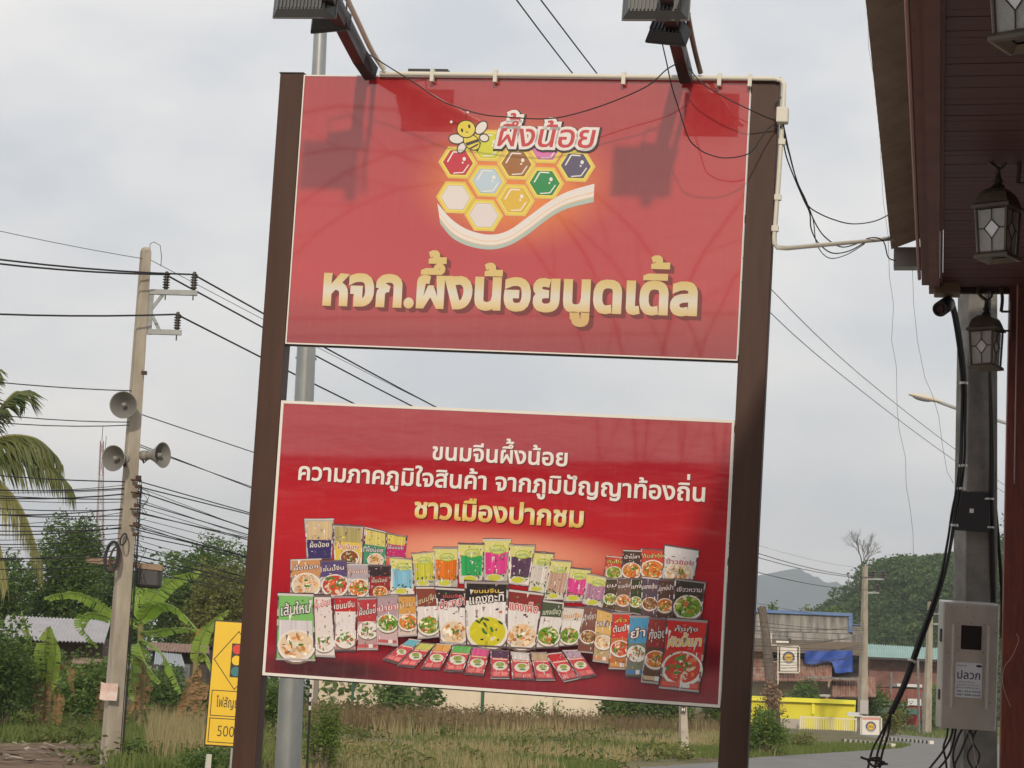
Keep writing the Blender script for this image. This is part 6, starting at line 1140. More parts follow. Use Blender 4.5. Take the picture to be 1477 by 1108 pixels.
# emblem boards
def badge(parent, c, rad, M, big):
    def disc(r, off, m, nm, n=28, star=None):
        mb = MB(); mb.poly([M @ Vector((c[0] + (r if not star or i % 2 == 0 else r * star) * math.sin(2 * math.pi * i / n), -off, c[1] + (r if not star or i % 2 == 0 else r * star) * math.cos(2 * math.pi * i / n))) for i in range(n)]); return mb.build(nm, m, parent)
    disc(rad, .010, mat('badge_navy', (.045, .05, .14), .5), 'emblem_ring'); disc(rad * .73, .013, mat('badge_cream', (.62, .58, .48), .5), 'emblem_disc'); disc(rad * .70, .016, mat('badge_dark', (.10, .06, .07), .5), 'emblem_disc')
    disc(rad * .72, .019, mat('badge_gold', (.66, .42, .03), .5), 'emblem_star', 16, .74)
    mb = MB(); sign_text(mb, 'ททบ', c[0] - rad * .42, c[0] + rad * .42, c[1] - rad * .18, rad * .62, .022, M, .03); mb.build('emblem_lettering', mat('badge_ink', (.12, .04, .02), .5), parent)
    mb = MB()
    for i in range(15):                       # white marks round the lower half of the ring
        a = R(115 + i * 130 / 14); mb.poly([M @ Vector((c[0] + r * math.sin(a + da), -.0125, c[1] + r * math.cos(a + da))) for r, da in ((rad * .80, -.045), (rad * .93, -.045), (rad * .93, .045), (rad * .80, .045))])
    mb.build('ring_marks', m_white, parent)
def board_sign(label, X0, Y0, X1, Y1, D, frame, lines, legs):
    a, b = Z5(X0, Y0), Z5(X1, Y1); p0, p1 = P(a[0], b[1], D), P(b[0], a[1], D); W_, H_ = p1.x - p0.x, p1.z - p0.z
    M = Matrix.Translation((p0.x, p0.y, p0.z)) @ Matrix.Rotation(R(-1), 4, 'Y'); t = thing('notice_board', label, 'sign board', (p0.x + W_ / 2, p0.y, 0 if legs else p0.z))
    mb = MB(); mb.box((0, 0, 0), (W_, .08, H_), M=M); pn = mb.build('panel', mat('white_board', (.72, .69, .63), .6, c2=(.66, .62, .55), nscale=2), t)
    badge(pn, (W_ * .5, H_ * (.57 if not legs else .55)), W_ * (.36 if not legs else .30), M, True)
    mb = MB()
    for z0_, z1_, c_ in lines: mb.box((W_ * .03, -.008, H_ * z0_), (W_ * .97, -.003, H_ * z1_), 0, c_, M)
    mb.build('printed_band', mat('band_paint', rough=.6, attr='Col'), pn)
    mb = MB(); g_ = W_ * frame
    for lo, hi in (((-g_, -.04, H_ + g_ * .4), (W_ + g_, .05, H_ + g_ * .4 + .09)), ((-g_, -.04, -g_ * .4 - .09), (W_ + g_, .05, -g_ * .4)), ((W_ + g_, -.04, -g_ * .4), (W_ + g_ + .09, .05, H_ + g_ * .4))): mb.box(lo, hi, M=M)
    if legs:
        for x in (-g_ - .06, W_ + g_): mb.box((x, -.03, -p0.z), (x + .07, .04, H_), M=M)
    else:
        for x in (-g_ - .09, -g_ - .62): mb.box((x, -.04, -1.0), (x + .09, .05, H_ + (.1 if x > -g_ - .3 else 1.0)), M=M)
        for z_ in (H_ * .35, H_ + .1): mb.box((-g_ - .6, -.03, z_), (-g_ - .1, .04, z_ + .07), M=M)
    mb.build('frame', mat('white_tube_frame', (.62, .58, .50), .6), t)
board_sign('square white sign board with a round navy and gold emblem hung on the old shop', 208, 555, 290, 662, D - 3.6, .10, [(.155, .17, (.40, .36, .33)), (.06, .07, (.55, .50, .45))], False)
board_sign('white roadside notice board on legs with a pink heading and a round gold emblem', 584, 880, 668, 966, 126, .05, [(.90, .99, (.62, .24, .22)), (.10, .13, (.10, .10, .18)), (.03, .06, (.10, .10, .18))], True)
fl = thing('tube_lamp', 'white tube lamp fixed above the square emblem board', 'lamp', P(*Z5(222, 532), D - 3.5)); zbox('tube', 190, 524, 250, 533, D - 3.7, .12, m_white, fl); zbox('bracket', 248, 512, 258, 536, D - 3.7, .4, m_dark, fl)
# yellow wall and railings
yw = thing('yellow_wall', 'bright yellow painted wall with a ledge facing the road', 'wall', base(1150, 1064, 146)); r_ = zbox('wall', 30, 806, 553, 968, 146, .3, mat('yellow_paint', (.72, .66, .03), .7, c2=(.66, .59, .04), nscale=.7), yw)
zbox('ledge', 28, 785, 556, 805, 145.8, .6, mat('yellow_ledge', (.76, .72, .05), .7), yw); zbox('pillar', 555, 850, 575, 966, 145.5, .6, m_dkop, yw)
zbox('pillar', 352, 806, 366, 860, 145.9, .08, mat('yellow_ledge', (.76, .72, .05), .7), yw)
gt_ = thing('railing', 'white tubular railing gate in front of the yellow wall', 'gate', base(1195, 1063, 142)); a0, a1 = P(*Z5(300, 872), 142), P(*Z5(553, 960), 142)
m_wt = mat('white_rail_paint', (.68, .63, .52), .6)
mb = MB()
for z_ in (a0.z, a1.z + .12): mb.box((a0.x, a0.y - .03, z_ - .05), (a1.x, a0.y + .03, z_ + .03))
for x in (a0.x, a1.x): mb.box((x - .05, a0.y - .05, 0), (x + .05, a0.y + .05, a0.z + .08))
mb.build('gate_frame', m_wt, gt_); mb = MB(); n = 24
for i in range(1, n): x = a0.x + (a1.x - a0.x) * i / n; mb.box((x - .025, a0.y - .02, a1.z + .16), (x + .025, a0.y + .02, a0.z - .06))
mb.build('bars', m_wt, gt_)
lw = thing('low_wall', 'low pale concrete wall left of the white railing gate', 'wall', base(1125, 1064, 144)); zbox('wall', 165, 880, 298, 962, 143.5, .2, mat('pale_low_wall', (.40, .36, .31), .9), lw)
# dead trunk
dt = thing('dead_trunk', 'leaning bare dead tree trunk before the old shop', 'tree', base(1117, 1060, 120)); mb = MB(); mb.tube([base(1117, 1060, 120), P(*Z5(178, 850), 120), P(*Z5(160, 680), 120), P(*Z5(142, 500), 120), P(*Z5(128, 400), 120), P(*Z5(122, 368), 120)], [.42, .34, .30, .26, .24, .26], 9); mb.build('trunk', mat('dead_bark', (.20, .16, .13), .9, c2=(.10, .08, .065), nscale=5, stretch=(4, 4, .5)), dt, smooth=True)
mb = MB(); mb.tube([P(*Z5(120, 372), 120), P(*Z5(114, 366), 120)], .1, 5); mb.tube([P(*Z5(126, 376), 120), P(*Z5(134, 364), 120)], .08, 5); mb.build('broken_stub', mat('dead_bark', (.20, .16, .13), .9), dt)
plant_crown('dry_creeper', dt, [(P(*Z5(178, 830), 119.5), (.7, .5, 1.3)), (P(*Z5(170, 780), 119.6), (.4, .4, 1.0))], 700, .2, mat('dry_creeper', (.20, .12, .07), .9, c2=(.32, .20, .12), attr='rnd'), 61)
# teal roofed building and reddish yard
D = 190; tr_ = thing('market_building', 'long low building with a pale teal metal roof', 'building', base(1300, 1050, D))
mb = MB(); corrugated(mb, P(*Z5(612, 604), D - 5), P(*Z5(985, 620), D - 5), P(*Z5(985, 560), D + 5), P(*Z5(606, 538), D + 5), 70, .06); mb.build('roof', mat('teal_roof', (.30, .46, .43), .6, c2=(.36, .52, .48), nscale=.5), tr_)
zbox('wall', 615, 606, 980, 740, D - 3, 6, mat('brown_red_wall', (.15, .075, .065), .9, c2=(.24, .13, .11), nscale=.8, stretch=(1, 1, 2)), tr_); zbox('canopy', 745, 722, 860, 735, D - 6, 3, mat('white_fascia', (.58, .60, .60), .7), tr_)
zbox('gutter', 612, 604, 990, 612, D - 5.3, .3, m_shade, tr_)
D = 172; yd = thing('yard_fence', 'rust red corrugated fence in front of the teal roofed building', 'fence', base(1290, 1050, D)); zbox('sheet_panel', 600, 742, 868, 812, D, .1, mat('red_brown_sheet', (.20, .065, .05), .85, c2=(.26, .10, .08), nscale=1, stretch=(6, 1, .3)), yd); zbox('lower_panel', 600, 813, 868, 900, D + .05, .1, m_dkop, yd)
st2 = thing('market_stall', 'red walled stall with a dark green awning and white signs beside the car', 'stall', base(1312, 1052, 166)); D = 166
zbox('wall', 772, 822, 852, 910, D, 2, mat('stall_red', (.34, .04, .04), .8), st2); zbox('sign', 795, 790, 872, 820, D - .2, .1, mat('pale_sign', (.60, .62, .66), .6), st2); zbox('fascia', 610, 811, 800, 818, D - .2, .2, mat('white_fascia', (.58, .60, .60), .7), st2)
mb = MB(); corrugated(mb, P(*Z5(620, 852), D - 4), P(*Z5(850, 862), D - 4), P(*Z5(850, 836), D - 1), P(*Z5(618, 824), D - 1), 30, .03); mb.build('awning', mat('dark_green_awning', (.035, .12, .09), .7), st2)
mb = MB()
for X in (632, 735, 840): mb.tube([P(*Z5(X, 858), D - 3.8), base(*Z5(X, 930), D - 3.8)], .05, 6)
mb.build('awning_pole', m_gal, st2); zbox('counter', 690, 880, 760, 905, D - 2, .6, m_shade, st2)
# parked car, mostly behind the meter box
D = 176; cb = base(1364, 1049, D); cr_ = thing('parked_car', 'white parked car partly hidden behind the steel meter box', 'car', cb); m_car = mat('white_car_paint', (.68, .67, .64), .25, .5, coat=.5); m_win = mat('car_glass', (.03, .035, .04), .08, .6)
mb = MB(); prof = [(-2.1, .35), (-2.15, .75), (-1.95, .95), (-1.1, 1.02), (-.55, 1.48), (.75, 1.50), (1.35, 1.05), (2.0, .95), (2.15, .7), (2.1, .35)]
for s0, s1 in ((-.85, .85),): mb.grid([[cb + Vector((x, y, z)) for x, z in prof] for y in (s0, -.8, .8, s1)]); mb.poly([cb + Vector((x, s0, z)) for x, z in prof]); mb.poly([cb + Vector((x, s1, z)) for x, z in prof][::-1])
mb.build('body', m_car, cr_)
for pts in ([(-.98, 1.03), (-.50, 1.42), (.05, 1.43), (.05, 1.04)], [(.12, 1.04), (.12, 1.43), (.70, 1.42), (1.2, 1.05)]): mb = MB(); mb.poly([cb + Vector((x, -.856, z)) for x, z in pts]); mb.build('window', m_win, cr_)
for x in (-1.35, 1.35): mb = MB(); mb.lathe([(0, -.1), (.32, -.1), (.33, .1), (0, .1)], Matrix.Translation(cb + Vector((x, -.80, .33))) @ Matrix.Rotation(R(90), 4, 'X'), 16); mb.build('wheel', m_ink, cr_)
# far poles
def farpole(label, x0, y0, x1, y1, D, w0, w1, arms, r=True):
    b, t0_ = base(x0, y0, D), P(x1, y1, D); t = thing('utility_pole', label, 'utility pole', b, 'utility poles along the side street'); mb = MB(); sqpole(mb, b, t0_, w0, w1, R(20)); mb.build('shaft', m_conc, t)
    for (xa, ya, xb, yb, ins) in arms:
        mb = MB(); mb.tube([P(xa, ya, D), P(xb, yb, D)], .05, sq=(.05, .06)); mb.build('crossarm', m_gal, t)
        for xi in ins:
            p = P(xi, lerp2((xa, ya), (xb, yb), (xi - xa) / (xb - xa))[1], D); mb = MB(); mb.lathe([(.06, .05), (.16, .1), (.13, .2), (.17, .25), (.13, .36), (.16, .42), (.07, .5), (0, .52)], Matrix.Translation(p), 8); mb.build('insulator', m_ins, t)
    return t
fp = farpole('far concrete utility pole with two short crossarms before the hill', 1243.5, 1062, 1248, 817, FAR, .50, .24, [(1248, 835, 1275, 835.5, (1259, 1274)), (1247, 855, 1268, 855, (1266,))])
mb = MB(); c = P(1246, 1020, FAR - .4); mb.box((-.25, -.15, -.42), (.25, .15, .42), M=Matrix.Translation(c)); mb.build('meter_box', mat('grey_meter', (.40, .38, .36), .6), fp)
mb = MB(); c = P(*Z5(552, 862), FAR - .4); mb.box((-.5, -.05, -.12), (.45, .05, .14), M=Matrix.Translation(c)); mb.build('sign_plate', mat('white_fascia', (.58, .60, .60), .7), fp)
farpole('slim concrete utility pole beside the parked car', 1336.5, 1064, 1342, 868, 150, .50, .28, [(1342, 885, 1362, 885.5, (1350, 1360)), (1341, 900, 1360, 900.5, (1356,))])
for (x0, y0, x1, y1, D_, lab) in ((1325.5, 1070, 1324, 952, 140, 'thin steel post left of the slim utility pole'), (1332, 1070, 1330.5, 1000, 138, 'thin low steel post touching the slim utility pole'), (1285, 1010, 1285.5, 970, 160, 'short pale post on the fence behind the roadside board')):
    b = base(x0, y0, D_); o = thing('steel_post', lab, 'post', b); mb = MB(); mb.tube([b, P(x1, y1, D_)], .09, 8); mb.build('shaft', m_conc2, o)
# lines to the far pole seen over the shops, and on beyond it
for (xa, ya, xb, yb, lb) in ((1274, 833, 1640, 1010, 'outer'), (1259, 833, 1640, 1025, 'inner')): pass
cable('power_line', sag(P(1274, 834, FAR), P(1352, 884, 150), .5, 10), .03, m_line, 'black power line from the far pole to the slim pole by the car', 'power line', GRP_H, 4)
cable('power_line', sag(P(1259, 834, FAR), P(1360, 884, 150), .5, 10), .03, m_line, 'second black power line between the two far poles', 'power line', GRP_H, 4)
# two lines passing overhead from behind the camera down to the right
cable('overhead_line', smooth_path([P(690, -75, 21), P(745, 0, 23.5), P(825, 105, 27), P(960, 275, 34.5), P(1110, 450, 45), P(1240, 562, 57), P(1375, 663, 73), P(1480, 730, 90)], 4), .0095, m_line, 'left one of two thin lines crossing the sky behind the sign', 'power line', 'lines passing over the sign', 5)
cable('overhead_line', smooth_path([P(722, -75, 21), P(780, 0, 23.5), P(860, 105, 27), P(975, 254, 34.5), P(1110, 415, 45), P(1240, 540, 57), P(1380, 650, 73), P(1480, 722, 90)], 4), .0095, m_line, 'right one of two thin lines crossing the sky behind the sign', 'power line', 'lines passing over the sign', 5)
# street lamp behind the near concrete pole
D = 62; sl = thing('street_lamp', 'pale street lamp head on a long arm behind the concrete pole', 'street lamp', base(1496, 1100, D)); mb = MB(); mb.tube([base(1496, 1100, D), P(1491, 640, D), P(1489, 622, D)], [.13, .09, .07], 10); mb.build('pole', m_gal, sl, smooth=True)
mb = MB(); mb.tube([P(1489, 624, D), P(1450, 610, D), P(1376, 588, D), P(1352, 579, D)], .05, 8); mb.build('arm', m_gal, sl, smooth=True)
mb = MB(); a_, b_ = P(1311, 569, D), P(1357, 580, D); ax = (b_ - a_).normalized(); Mh = Matrix.Translation(a_.lerp(b_, .5)) @ ax.to_track_quat('X', 'Z').to_matrix().to_4x4()
L_ = (b_ - a_).length; rows = []
for i in range(11):
    t = i / 10; w_ = .15 * math.sin(math.pi * (.08 + .84 * t)) ** .6; hh_ = .11 * (math.sin(math.pi * (.06 + .86 * t)) ** .7)
    rows.append([Mh @ Vector((-L_ / 2 + L_ * t, w_ * math.cos(q), hh_ * math.sin(q) * (1.0 if math.sin(q) > 0 else .55))) for q in (2 * math.pi * j / 14 for j in range(14))])
mb.grid(rows, close=True); mb.poly(rows[0][::-1]); mb.poly(rows[-1]); hd_ = mb.build('lamp_head', mat('cream_lamp_shell', (.60, .54, .44), .5), sl, smooth=True)
mb = MB(); mb.ball((0, 0, 0), (L_ * .30, .11, .07), n=8); mb.v = [tuple(Mh @ (Vector(p) + Vector((-L_ * .08, 0, -.035)))) for p in mb.v]; mb.build('diffuser', m_glass, hd_, smooth=True)

# ================================================================== RIGHT FOREGROUND: EAVES, LANTERNS, POLE WITH METER BOX
BDIR = Vector((ray(1354, 1025).x, ray(1354, 1025).y, 0)).normalized(); BRT = Vector((BDIR.y, -BDIR.x, 0))
E0 = P(1340, 415, 13.0)                       # far lower corner of the soffit on the fascia line
def E(a, l, z): return Vector((E0.x, E0.y, 0)) + BDIR * a + BRT * l + Vector((0, 0, z))
ZS = E0.z
EM = Matrix(((BRT.x, BDIR.x, 0, E0.x), (BRT.y, BDIR.y, 0, E0.y), (0, 0, 1, 0), (0, 0, 0, 1)))   # x across (right), y along (away), z up
A0 = -11.0
m_soff = mat('maroon_soffit', (.058, .016, .014), .5, .4, c2=(.085, .025, .020), nscale=5, stretch=(.4, 6, 1)); m_fas = mat('brown_fascia', (.11, .036, .027), .55, .4, c2=(.15, .055, .042), nscale=4); m_sheet = mat('brown_roof_sheet', (.22, .165, .125), .7, .4, c2=(.30, .235, .185), nscale=5)
m_tube = mat('pinkish_trim', (.30, .17, .14), .6); m_colm = mat('red_stained_wood', (.20, .032, .018), .38, .5, c2=(.10, .018, .012), nscale=3.5, stretch=(14, 14, .5), bump=.12, bscale=9)
sh_ = thing('shop_building', 'dark maroon shop eaves with a red stained timber column', 'building', E(0, 1.2, 0))
mb = MB()
rg_ = random.Random(3); y = A0; k = 0
while y < 0:                                   # soffit boards, each with a shallow groove between
    y1 = min(y + .085, 0); mb.box((.085, y + .004, ZS + .002 + rg_.uniform(0, .002)), (3.40, y1, ZS + .02), M=EM); y = y1
mb.box((.085, A0, ZS + .021), (3.40, 0, ZS + .05), M=EM); mb.build('soffit', m_soff, sh_)
mb = MB(); mb.box((.0, A0, ZS - .035), (.066, .03, ZS + .02), M=EM); mb.box((.067, A0, ZS - .015), (.083, .02, ZS + .02), M=EM); mb.box((-.045, A0, ZS + .0205), (.0, .03, ZS + .32), M=EM); mb.build('fascia', m_fas, sh_)
mb = MB(); mb.box((.067, .021, ZS - .03), (3.4, .06, ZS + .10), M=EM); mb.build('end_board', mat('dark_end_board', (.04, .022, .018), .6), sh_)
mb = MB(); mb.tube([EM @ Vector((-.062, A0, ZS + .10)), EM @ Vector((-.062, -6, ZS + .085)), EM @ Vector((-.060, .02, ZS + .06))], .011, 6); mb.build('edge_pipe', m_tube, sh_)
mb = MB(); rows = [[], []]; n = 150
for i in range(n + 1):                         # corrugated roof overhang
    yy = A0 + (11.0 - .02) * i / n; dz = .020 * (1 if i % 2 else -1); rows[0].append(EM @ Vector((-.235 - .006 * (i % 2), yy, ZS + .26 + dz))); rows[1].append(EM @ Vector((3.6, yy, ZS + 1.75 + dz)))
mb.grid(rows); mb.grid([[p + Vector((0, 0, .012)) for p in r] for r in rows]); mb.build('roof', m_sheet, sh_)
mb = MB(); mb.box((-.22, -.02, ZS + .13), (-.046, .10, ZS + .255), M=EM); mb.build('gutter_end', mat('zinc_gutter', (.28, .27, .25), .45, .5, metal=.5), sh_)
mb = MB(); c0, c1 = P(1478, 395, 13.0), P(1460, 1125, 13.0); rowsc = []
for p in (Vector((c1.x, c1.y, 0)) - Vector((.0, 0, 0)), Vector((c0.x, c0.y, ZS + .02))):
    rowsc.append([p + BRT * (.095 * x) + BDIR * (.095 * y_) for x, y_ in ((-1, -1), (1, -1), (1, 1), (-1, 1))])
mb.hexa(rowsc[0] + rowsc[1]); colm = mb.build('column', m_colm, sh_, bevel=.008)
mb = MB(); pc = P(1468, 400, 12.8); qd = P(1455, 1125, 12.86); mb.tube([pc, P(1463, 700, 12.86), qd], .0045, 5); mb.build('column_cable', mat('white_cable', (.40, .30, .28), .6), colm)
for dy in (-3.0, -6.3):                        # the columns nearer the viewer, beyond the right edge of the photo
    mb = MB(); p = Vector((c0.x, c0.y, 0)) + BDIR * dy + BRT * .12; mb.hexa([p + BRT * (.095 * x) + BDIR * (.095 * y_) + Vector((0, 0, z_)) for z_ in (0, ZS) for x, y_ in ((-1, -1), (1, -1), (1, 1), (-1, 1))]); mb.build('column', m_colm, sh_, bevel=.008)
mb = MB(); mb.box((.90, A0, 0), (1.05, -.3, ZS - .01), M=EM @ Matrix.Translation((2.3, 0, 0))); mb.build('wall', mat('dark_shop_wall', (.10, .05, .04), .8), sh_)
# --- lanterns
m_lan = mat('bronze_lantern', (.055, .042, .028), .45, .5, c2=(.11, .082, .052), nscale=6, bump=.08); m_lgl = mat('frosted_glass', (.72, .71, .69), .25, .5, c2=(.60, .60, .59), nscale=30, bump=.4, bscale=120, trans=.5); m_lead = mat('lead_came', (.025, .022, .02), .5); m_bev = mat('bevelled_glass', (.66, .67, .68), .06, .8)
def lantern(label, c, s, arm_to, rot):
    """c: centre of the glass box, s: body width."""
    t = thing('wall_lantern', label, 'lantern', c, 'glazed lanterns along the eaves'); T = Matrix.Translation(c) @ Matrix.Rotation(rot, 4, 'Z')
    n = 4; hgt = s * .95; w0, w1 = s * .50, s * .44     # top and bottom circumradius
    def ring(r, z, off=0): return [T @ Vector((r * math.cos(2 * math.pi * i / n + off), r * math.sin(2 * math.pi * i / n + off), z)) for i in range(n)]
    def band(mb, prof):
        rows = [ring(r, z) for r, z in prof]; mb.grid(rows, close=True)
    for i in range(n):
        a0, a1 = 2 * math.pi * i / n, 2 * math.pi * (i + 1) / n
        tl, tr = Vector((w0 * math.cos(a0), w0 * math.sin(a0), hgt / 2)), Vector((w0 * math.cos(a1), w0 * math.sin(a1), hgt / 2)); bl, br = Vector((w1 * math.cos(a0), w1 * math.sin(a0), -hgt / 2)), Vector((w1 * math.cos(a1), w1 * math.sin(a1), -hgt / 2))
        nn = (tr - tl).cross(tl - bl).normalized(); nn = nn if nn.dot((tl + br) / 2) > 0 else -nn
        def q(u, v, o=0.0): return T @ (bl.lerp(br, u).lerp(tl.lerp(tr, u), v) + nn * o)
        mb = MB(); mb.poly([q(.05, .02, -.006), q(.95, .02, -.006), q(.95, .98, -.006), q(.05, .98, -.006)]); mb.poly([q(.05, .02, -.010), q(.05, .98, -.010), q(.95, .98, -.010), q(.95, .02, -.010)]); pane = mb.build('glass_pane', m_lgl, t)
        mb = MB(); dm = [(.5, .74), (.76, .54), (.5, .30), (.24, .54)]
        mb.poly([q(u, v, -.004) for u, v in ((.5, .72), (.73, .54), (.5, .32), (.27, .54))]); mb.build('bevelled_diamond', m_bev, pane)
        mb = MB()
        for (ua, va), (ub, vb) in list(zip(dm, dm[1:] + dm[:1])) + [((.5, .74), (.5, .98)), ((.5, .30), (.5, .02)), ((.76, .54), (.95, .54)), ((.24, .54), (.05, .54))]: mb.tube([q(ua, va, -.002), q(ub, vb, -.002)], s * .011, 4)
        mb.build('leading', m_lead, pane)
        mb = MB(); mb.tube([T @ (tl * 1.0), T @ (bl * 1.0)], s * .035, 6); mb.build('corner_bar', m_lan, t)
    mb = MB(); band(mb, [(w1 * .6, -hgt / 2 - .004), (w1 * 1.02, -hgt / 2), (w1 * 1.25, -hgt / 2 - s * .07), (w1 * 1.25, -hgt / 2 - s * .13), (w1 * 1.02, -hgt / 2 - s * .15), (w1 * .55, -hgt / 2 - s * .06)]); mb.build('base_rim', m_lan, t)
    mb = MB(); band(mb, [(w0 * .9, hgt / 2), (w0 * 1.22, hgt / 2 + s * .02), (w0 * 1.22, hgt / 2 + s * .09), (w0 * 1.06, hgt / 2 + s * .14), (w0 * .98, hgt / 2 + s * .24), (w0 * .84, hgt / 2 + s * .37), (w0 * .55, hgt / 2 + s * .48), (w0 * .26, hgt / 2 + s * .53)]); mb.build('dome_roof', m_lan, t)
    mb = MB(); zf = hgt / 2 + s * .53; mb.lathe([(s * .16, 0), (s * .13, s * .05), (s * .08, s * .08), (s * .12, s * .15), (s * .07, s * .20), (s * .05, s * .38), (s * .07, s * .42), (0, s * .46)], T @ Matrix.Translation((0, 0, zf)), 10); mb.build('finial', m_lan, t, smooth=True)
    top = Vector(c) + Vector((0, 0, zf + s * .44))
    pts = [top + BRT * (s * x) + Vector((0, 0, s * z)) for x, z in ((.06, -.02), (.16, .10), (.12, .24), (.02, .20))]
    mb = MB(); mb.tube(smooth_path(pts, 5), s * .028, 7)
    pts = [top + BRT * (s * x) + Vector((0, 0, s * z)) for x, z in ((.03, -.04), (-.14, .08), (-.24, .26), (-.12, .45), (.14, .52), (.37, .40), (.45, .05), (.42, -.36))]
    mb.tube(smooth_path(pts, 6), s * .05, 8); mb.tube([pts[-1], pts[-1] + BRT * s * .26], s * .035, 6); mb.tube([Vector(c) + BRT * w0 + Vector((0, 0, hgt / 2 + s * .05)), Vector(c) + BRT * s * .72 + Vector((0, 0, hgt / 2 + s * .05))], s * .03, 6)
    mb.build('scroll_arm', m_lan, t, smooth=True)
    mb = MB(); mb.box((s * .66, -s * .12, hgt / 2 - s * .15), (s * .72, s * .12, hgt / 2 + s * .95), M=Matrix.Translation(c) @ EM.to_3x3().to_4x4()); mb.build('back_plate', m_lan, t, bevel=.006)
lantern('dark bronze lantern hanging in front of the concrete pole, smallest in view', P(1422, 503, 12.85), .215, None, R(8))
lantern('dark bronze lantern before the maroon soffit, whole one in the middle', P(1439, 335.5, 9.95), .220, None, R(8))
lantern('nearest bronze lantern cut off by the top right corner', P(1477, 6, 6.75), .225, None, R(8))
# --- security camera and its box under the eave
cc = thing('security_camera', 'black security camera hanging from a beige box under the eave corner', 'camera', P(1366, 415, 12.9)); mb = MB(); mb.box((-.08, -.08, -.045), (.08, .08, .05), M=Matrix.Translation(P(1366, 416, 12.9)) @ EM.to_3x3().to_4x4()); mb.build('junction_box', mat('beige_box', (.19, .14, .09), .6), cc, bevel=.008)
a_, b_ = P(1356, 446, 12.75), P(1369, 437, 12.95); dv = (b_ - a_).normalized(); M = Matrix.Translation(a_) @ dv.to_track_quat('Z', 'Y').to_matrix().to_4x4(); mb = MB(); mb.lathe([(0, .012), (.038, .012), (.04, 0), (.048, 0), (.048, .19), (.03, .20), (0, .2)], M, 16); mb.build('camera_body', m_ink, cc, smooth=True); mb = MB(); mb.tube([P(1368, 428, 12.9), P(1369, 436, 12.92)], .02, 8); mb.build('bracket', mat('beige_box', (.19, .14, .09), .6), cc)
mb = MB(); mb.lathe([(0, .008), (.022, .008), (.024, .012)], M, 12); mb.build('lens', m_win, cc)
# --- near concrete pole, plate, meter box
DP = 14.2; b0, t0_ = base(1404, 1130, DP), P(1411, 300, DP); np_ = thing('concrete_pole', 'near grey concrete pole wrapped in black cables beside the red column', 'utility pole', b0)
mb = MB(); b1 = b0; sqpole(mb, b1, t0_, .262, .200, R(10)); mb.build('shaft', m_conc2, np_, bevel=.012)
mb = MB()
for x, y in ((1404.5, 449), (1402.5, 592), (1401, 760), (1400, 862)):
    c = P(x, y, DP - .135); mb.lathe([(0, 0), (.012, 0)], Matrix.Translation(c) @ Vector((0, -1, 0)).to_track_quat('Z', 'Y').to_matrix().to_4x4(), 10)
mb.build('bolt_hole', m_dkop, np_)
plt = thing('cable_closure', 'flat black plastic plate strapped to the near concrete pole', 'plate', P(1400, 740, DP - .18)); mb = MB(); a_, b_ = P(1376, 708, DP - .16), P(1425, 768, DP - .16); mb.box((a_.x, a_.y - .03, b_.z), (b_.x, a_.y, a_.z)); mb.build('plate', mat('black_plastic', (.03, .031, .033), .5), plt, bevel=.008); mb = MB(); c = P(1401, 737, DP - .2); mb.box((-.014, -.01, -.014), (.014, .01, .014), M=Matrix.Translation(c)); mb.build('white_label', m_white, plt)
DM = 13.7; mbx = thing('meter_box', 'dented stainless steel meter box with a dark window on the concrete pole', 'meter box', P(1398, 1050, DM)); TL_, TR_, BR_, BL_ = P(1361, 868, DM), P(1442, 873, DM), P(1435, 1054, DM), P(1355.5, 1050, DM)
bx = (TR_ - TL_).normalized(); bz = (TL_ - BL_); bh = bz.length; bz.normalize(); by = bz.cross(bx).normalized(); bw = (TR_ - TL_).length; BM = Matrix(((bx.x, by.x, bz.x, BL_.x), (bx.y, by.y, bz.y, BL_.y), (bx.z, by.z, bz.z, BL_.z), (0, 0, 0, 1)))
m_stl = mat('brushed_steel_box', (.60, .585, .55), .36, .5, metal=.5, c2=(.42, .405, .38), nscale=2.6, stretch=(1, 1, .5), bump=.04, bscale=12)
mb = MB(); mb.box((0, 0, 0), (bw, .15, bh), M=BM); bxo = mb.build('casing', m_stl, mbx, bevel=.006); mb = MB(); mb.box((.006, -.006, .006), (bw - .006, -.0005, bh - .01), M=BM); dr = mb.build('door', m_stl, mbx, bevel=.002)
mb = MB(); mb.box((bw * .325, -.009, bh * .635), (bw * .69, -.0065, bh * .825), M=BM); mb.build('window', mat('dark_meter_window', (.018, .019, .021), .15, .5), dr)
for x in (bw * .165, bw * .79): mb = MB(); mb.box((x, -.028, bh * .17), (x + .014, -.0065, bh * .83), M=BM); mb.build('ridge', m_stl, dr, bevel=.004)
mb = MB(); rg_ = random.Random(6)
for u, v in ((.27, .62), (.5, .61), (.73, .62), (.27, .84), (.5, .845), (.73, .84), (.27, .73), (.73, .73), (.14, .96), (.42, .965), (.92, .955), (.93, .78), (.96, .78), (.10, .60), (.12, .56), (.88, .22)): mb.ball(BM @ Vector((bw * u, -.007, bh * v)), .0035, n=4)
mb.build('rivet', m_rust, dr)
mb = MB(); mb.box((bw * .24, -.0085, bh * .255), (bw * .72, -.0065, bh * .53), M=BM); stk = mb.build('sticker', mat('white_sticker', (.60, .64, .70), .5), dr)
m_sti = mat('sticker_ink', (.03, .045, .09), .5); mb = MB(); sign_text(mb, 'ปลวก', bw * .265, bw * .70, bh * .402, .074, .0095, BM, .012)
for wd_, x0, x1, v in (('กำจดปลวก', .30, .60, .372), ('รบประกนงาน', .28, .66, .350), ('สำรวจฟรทนท', .26, .68, .328)): sign_text(mb, wd_, bw * x0, bw * x1, bh * v, .013, .0095, BM, .0)
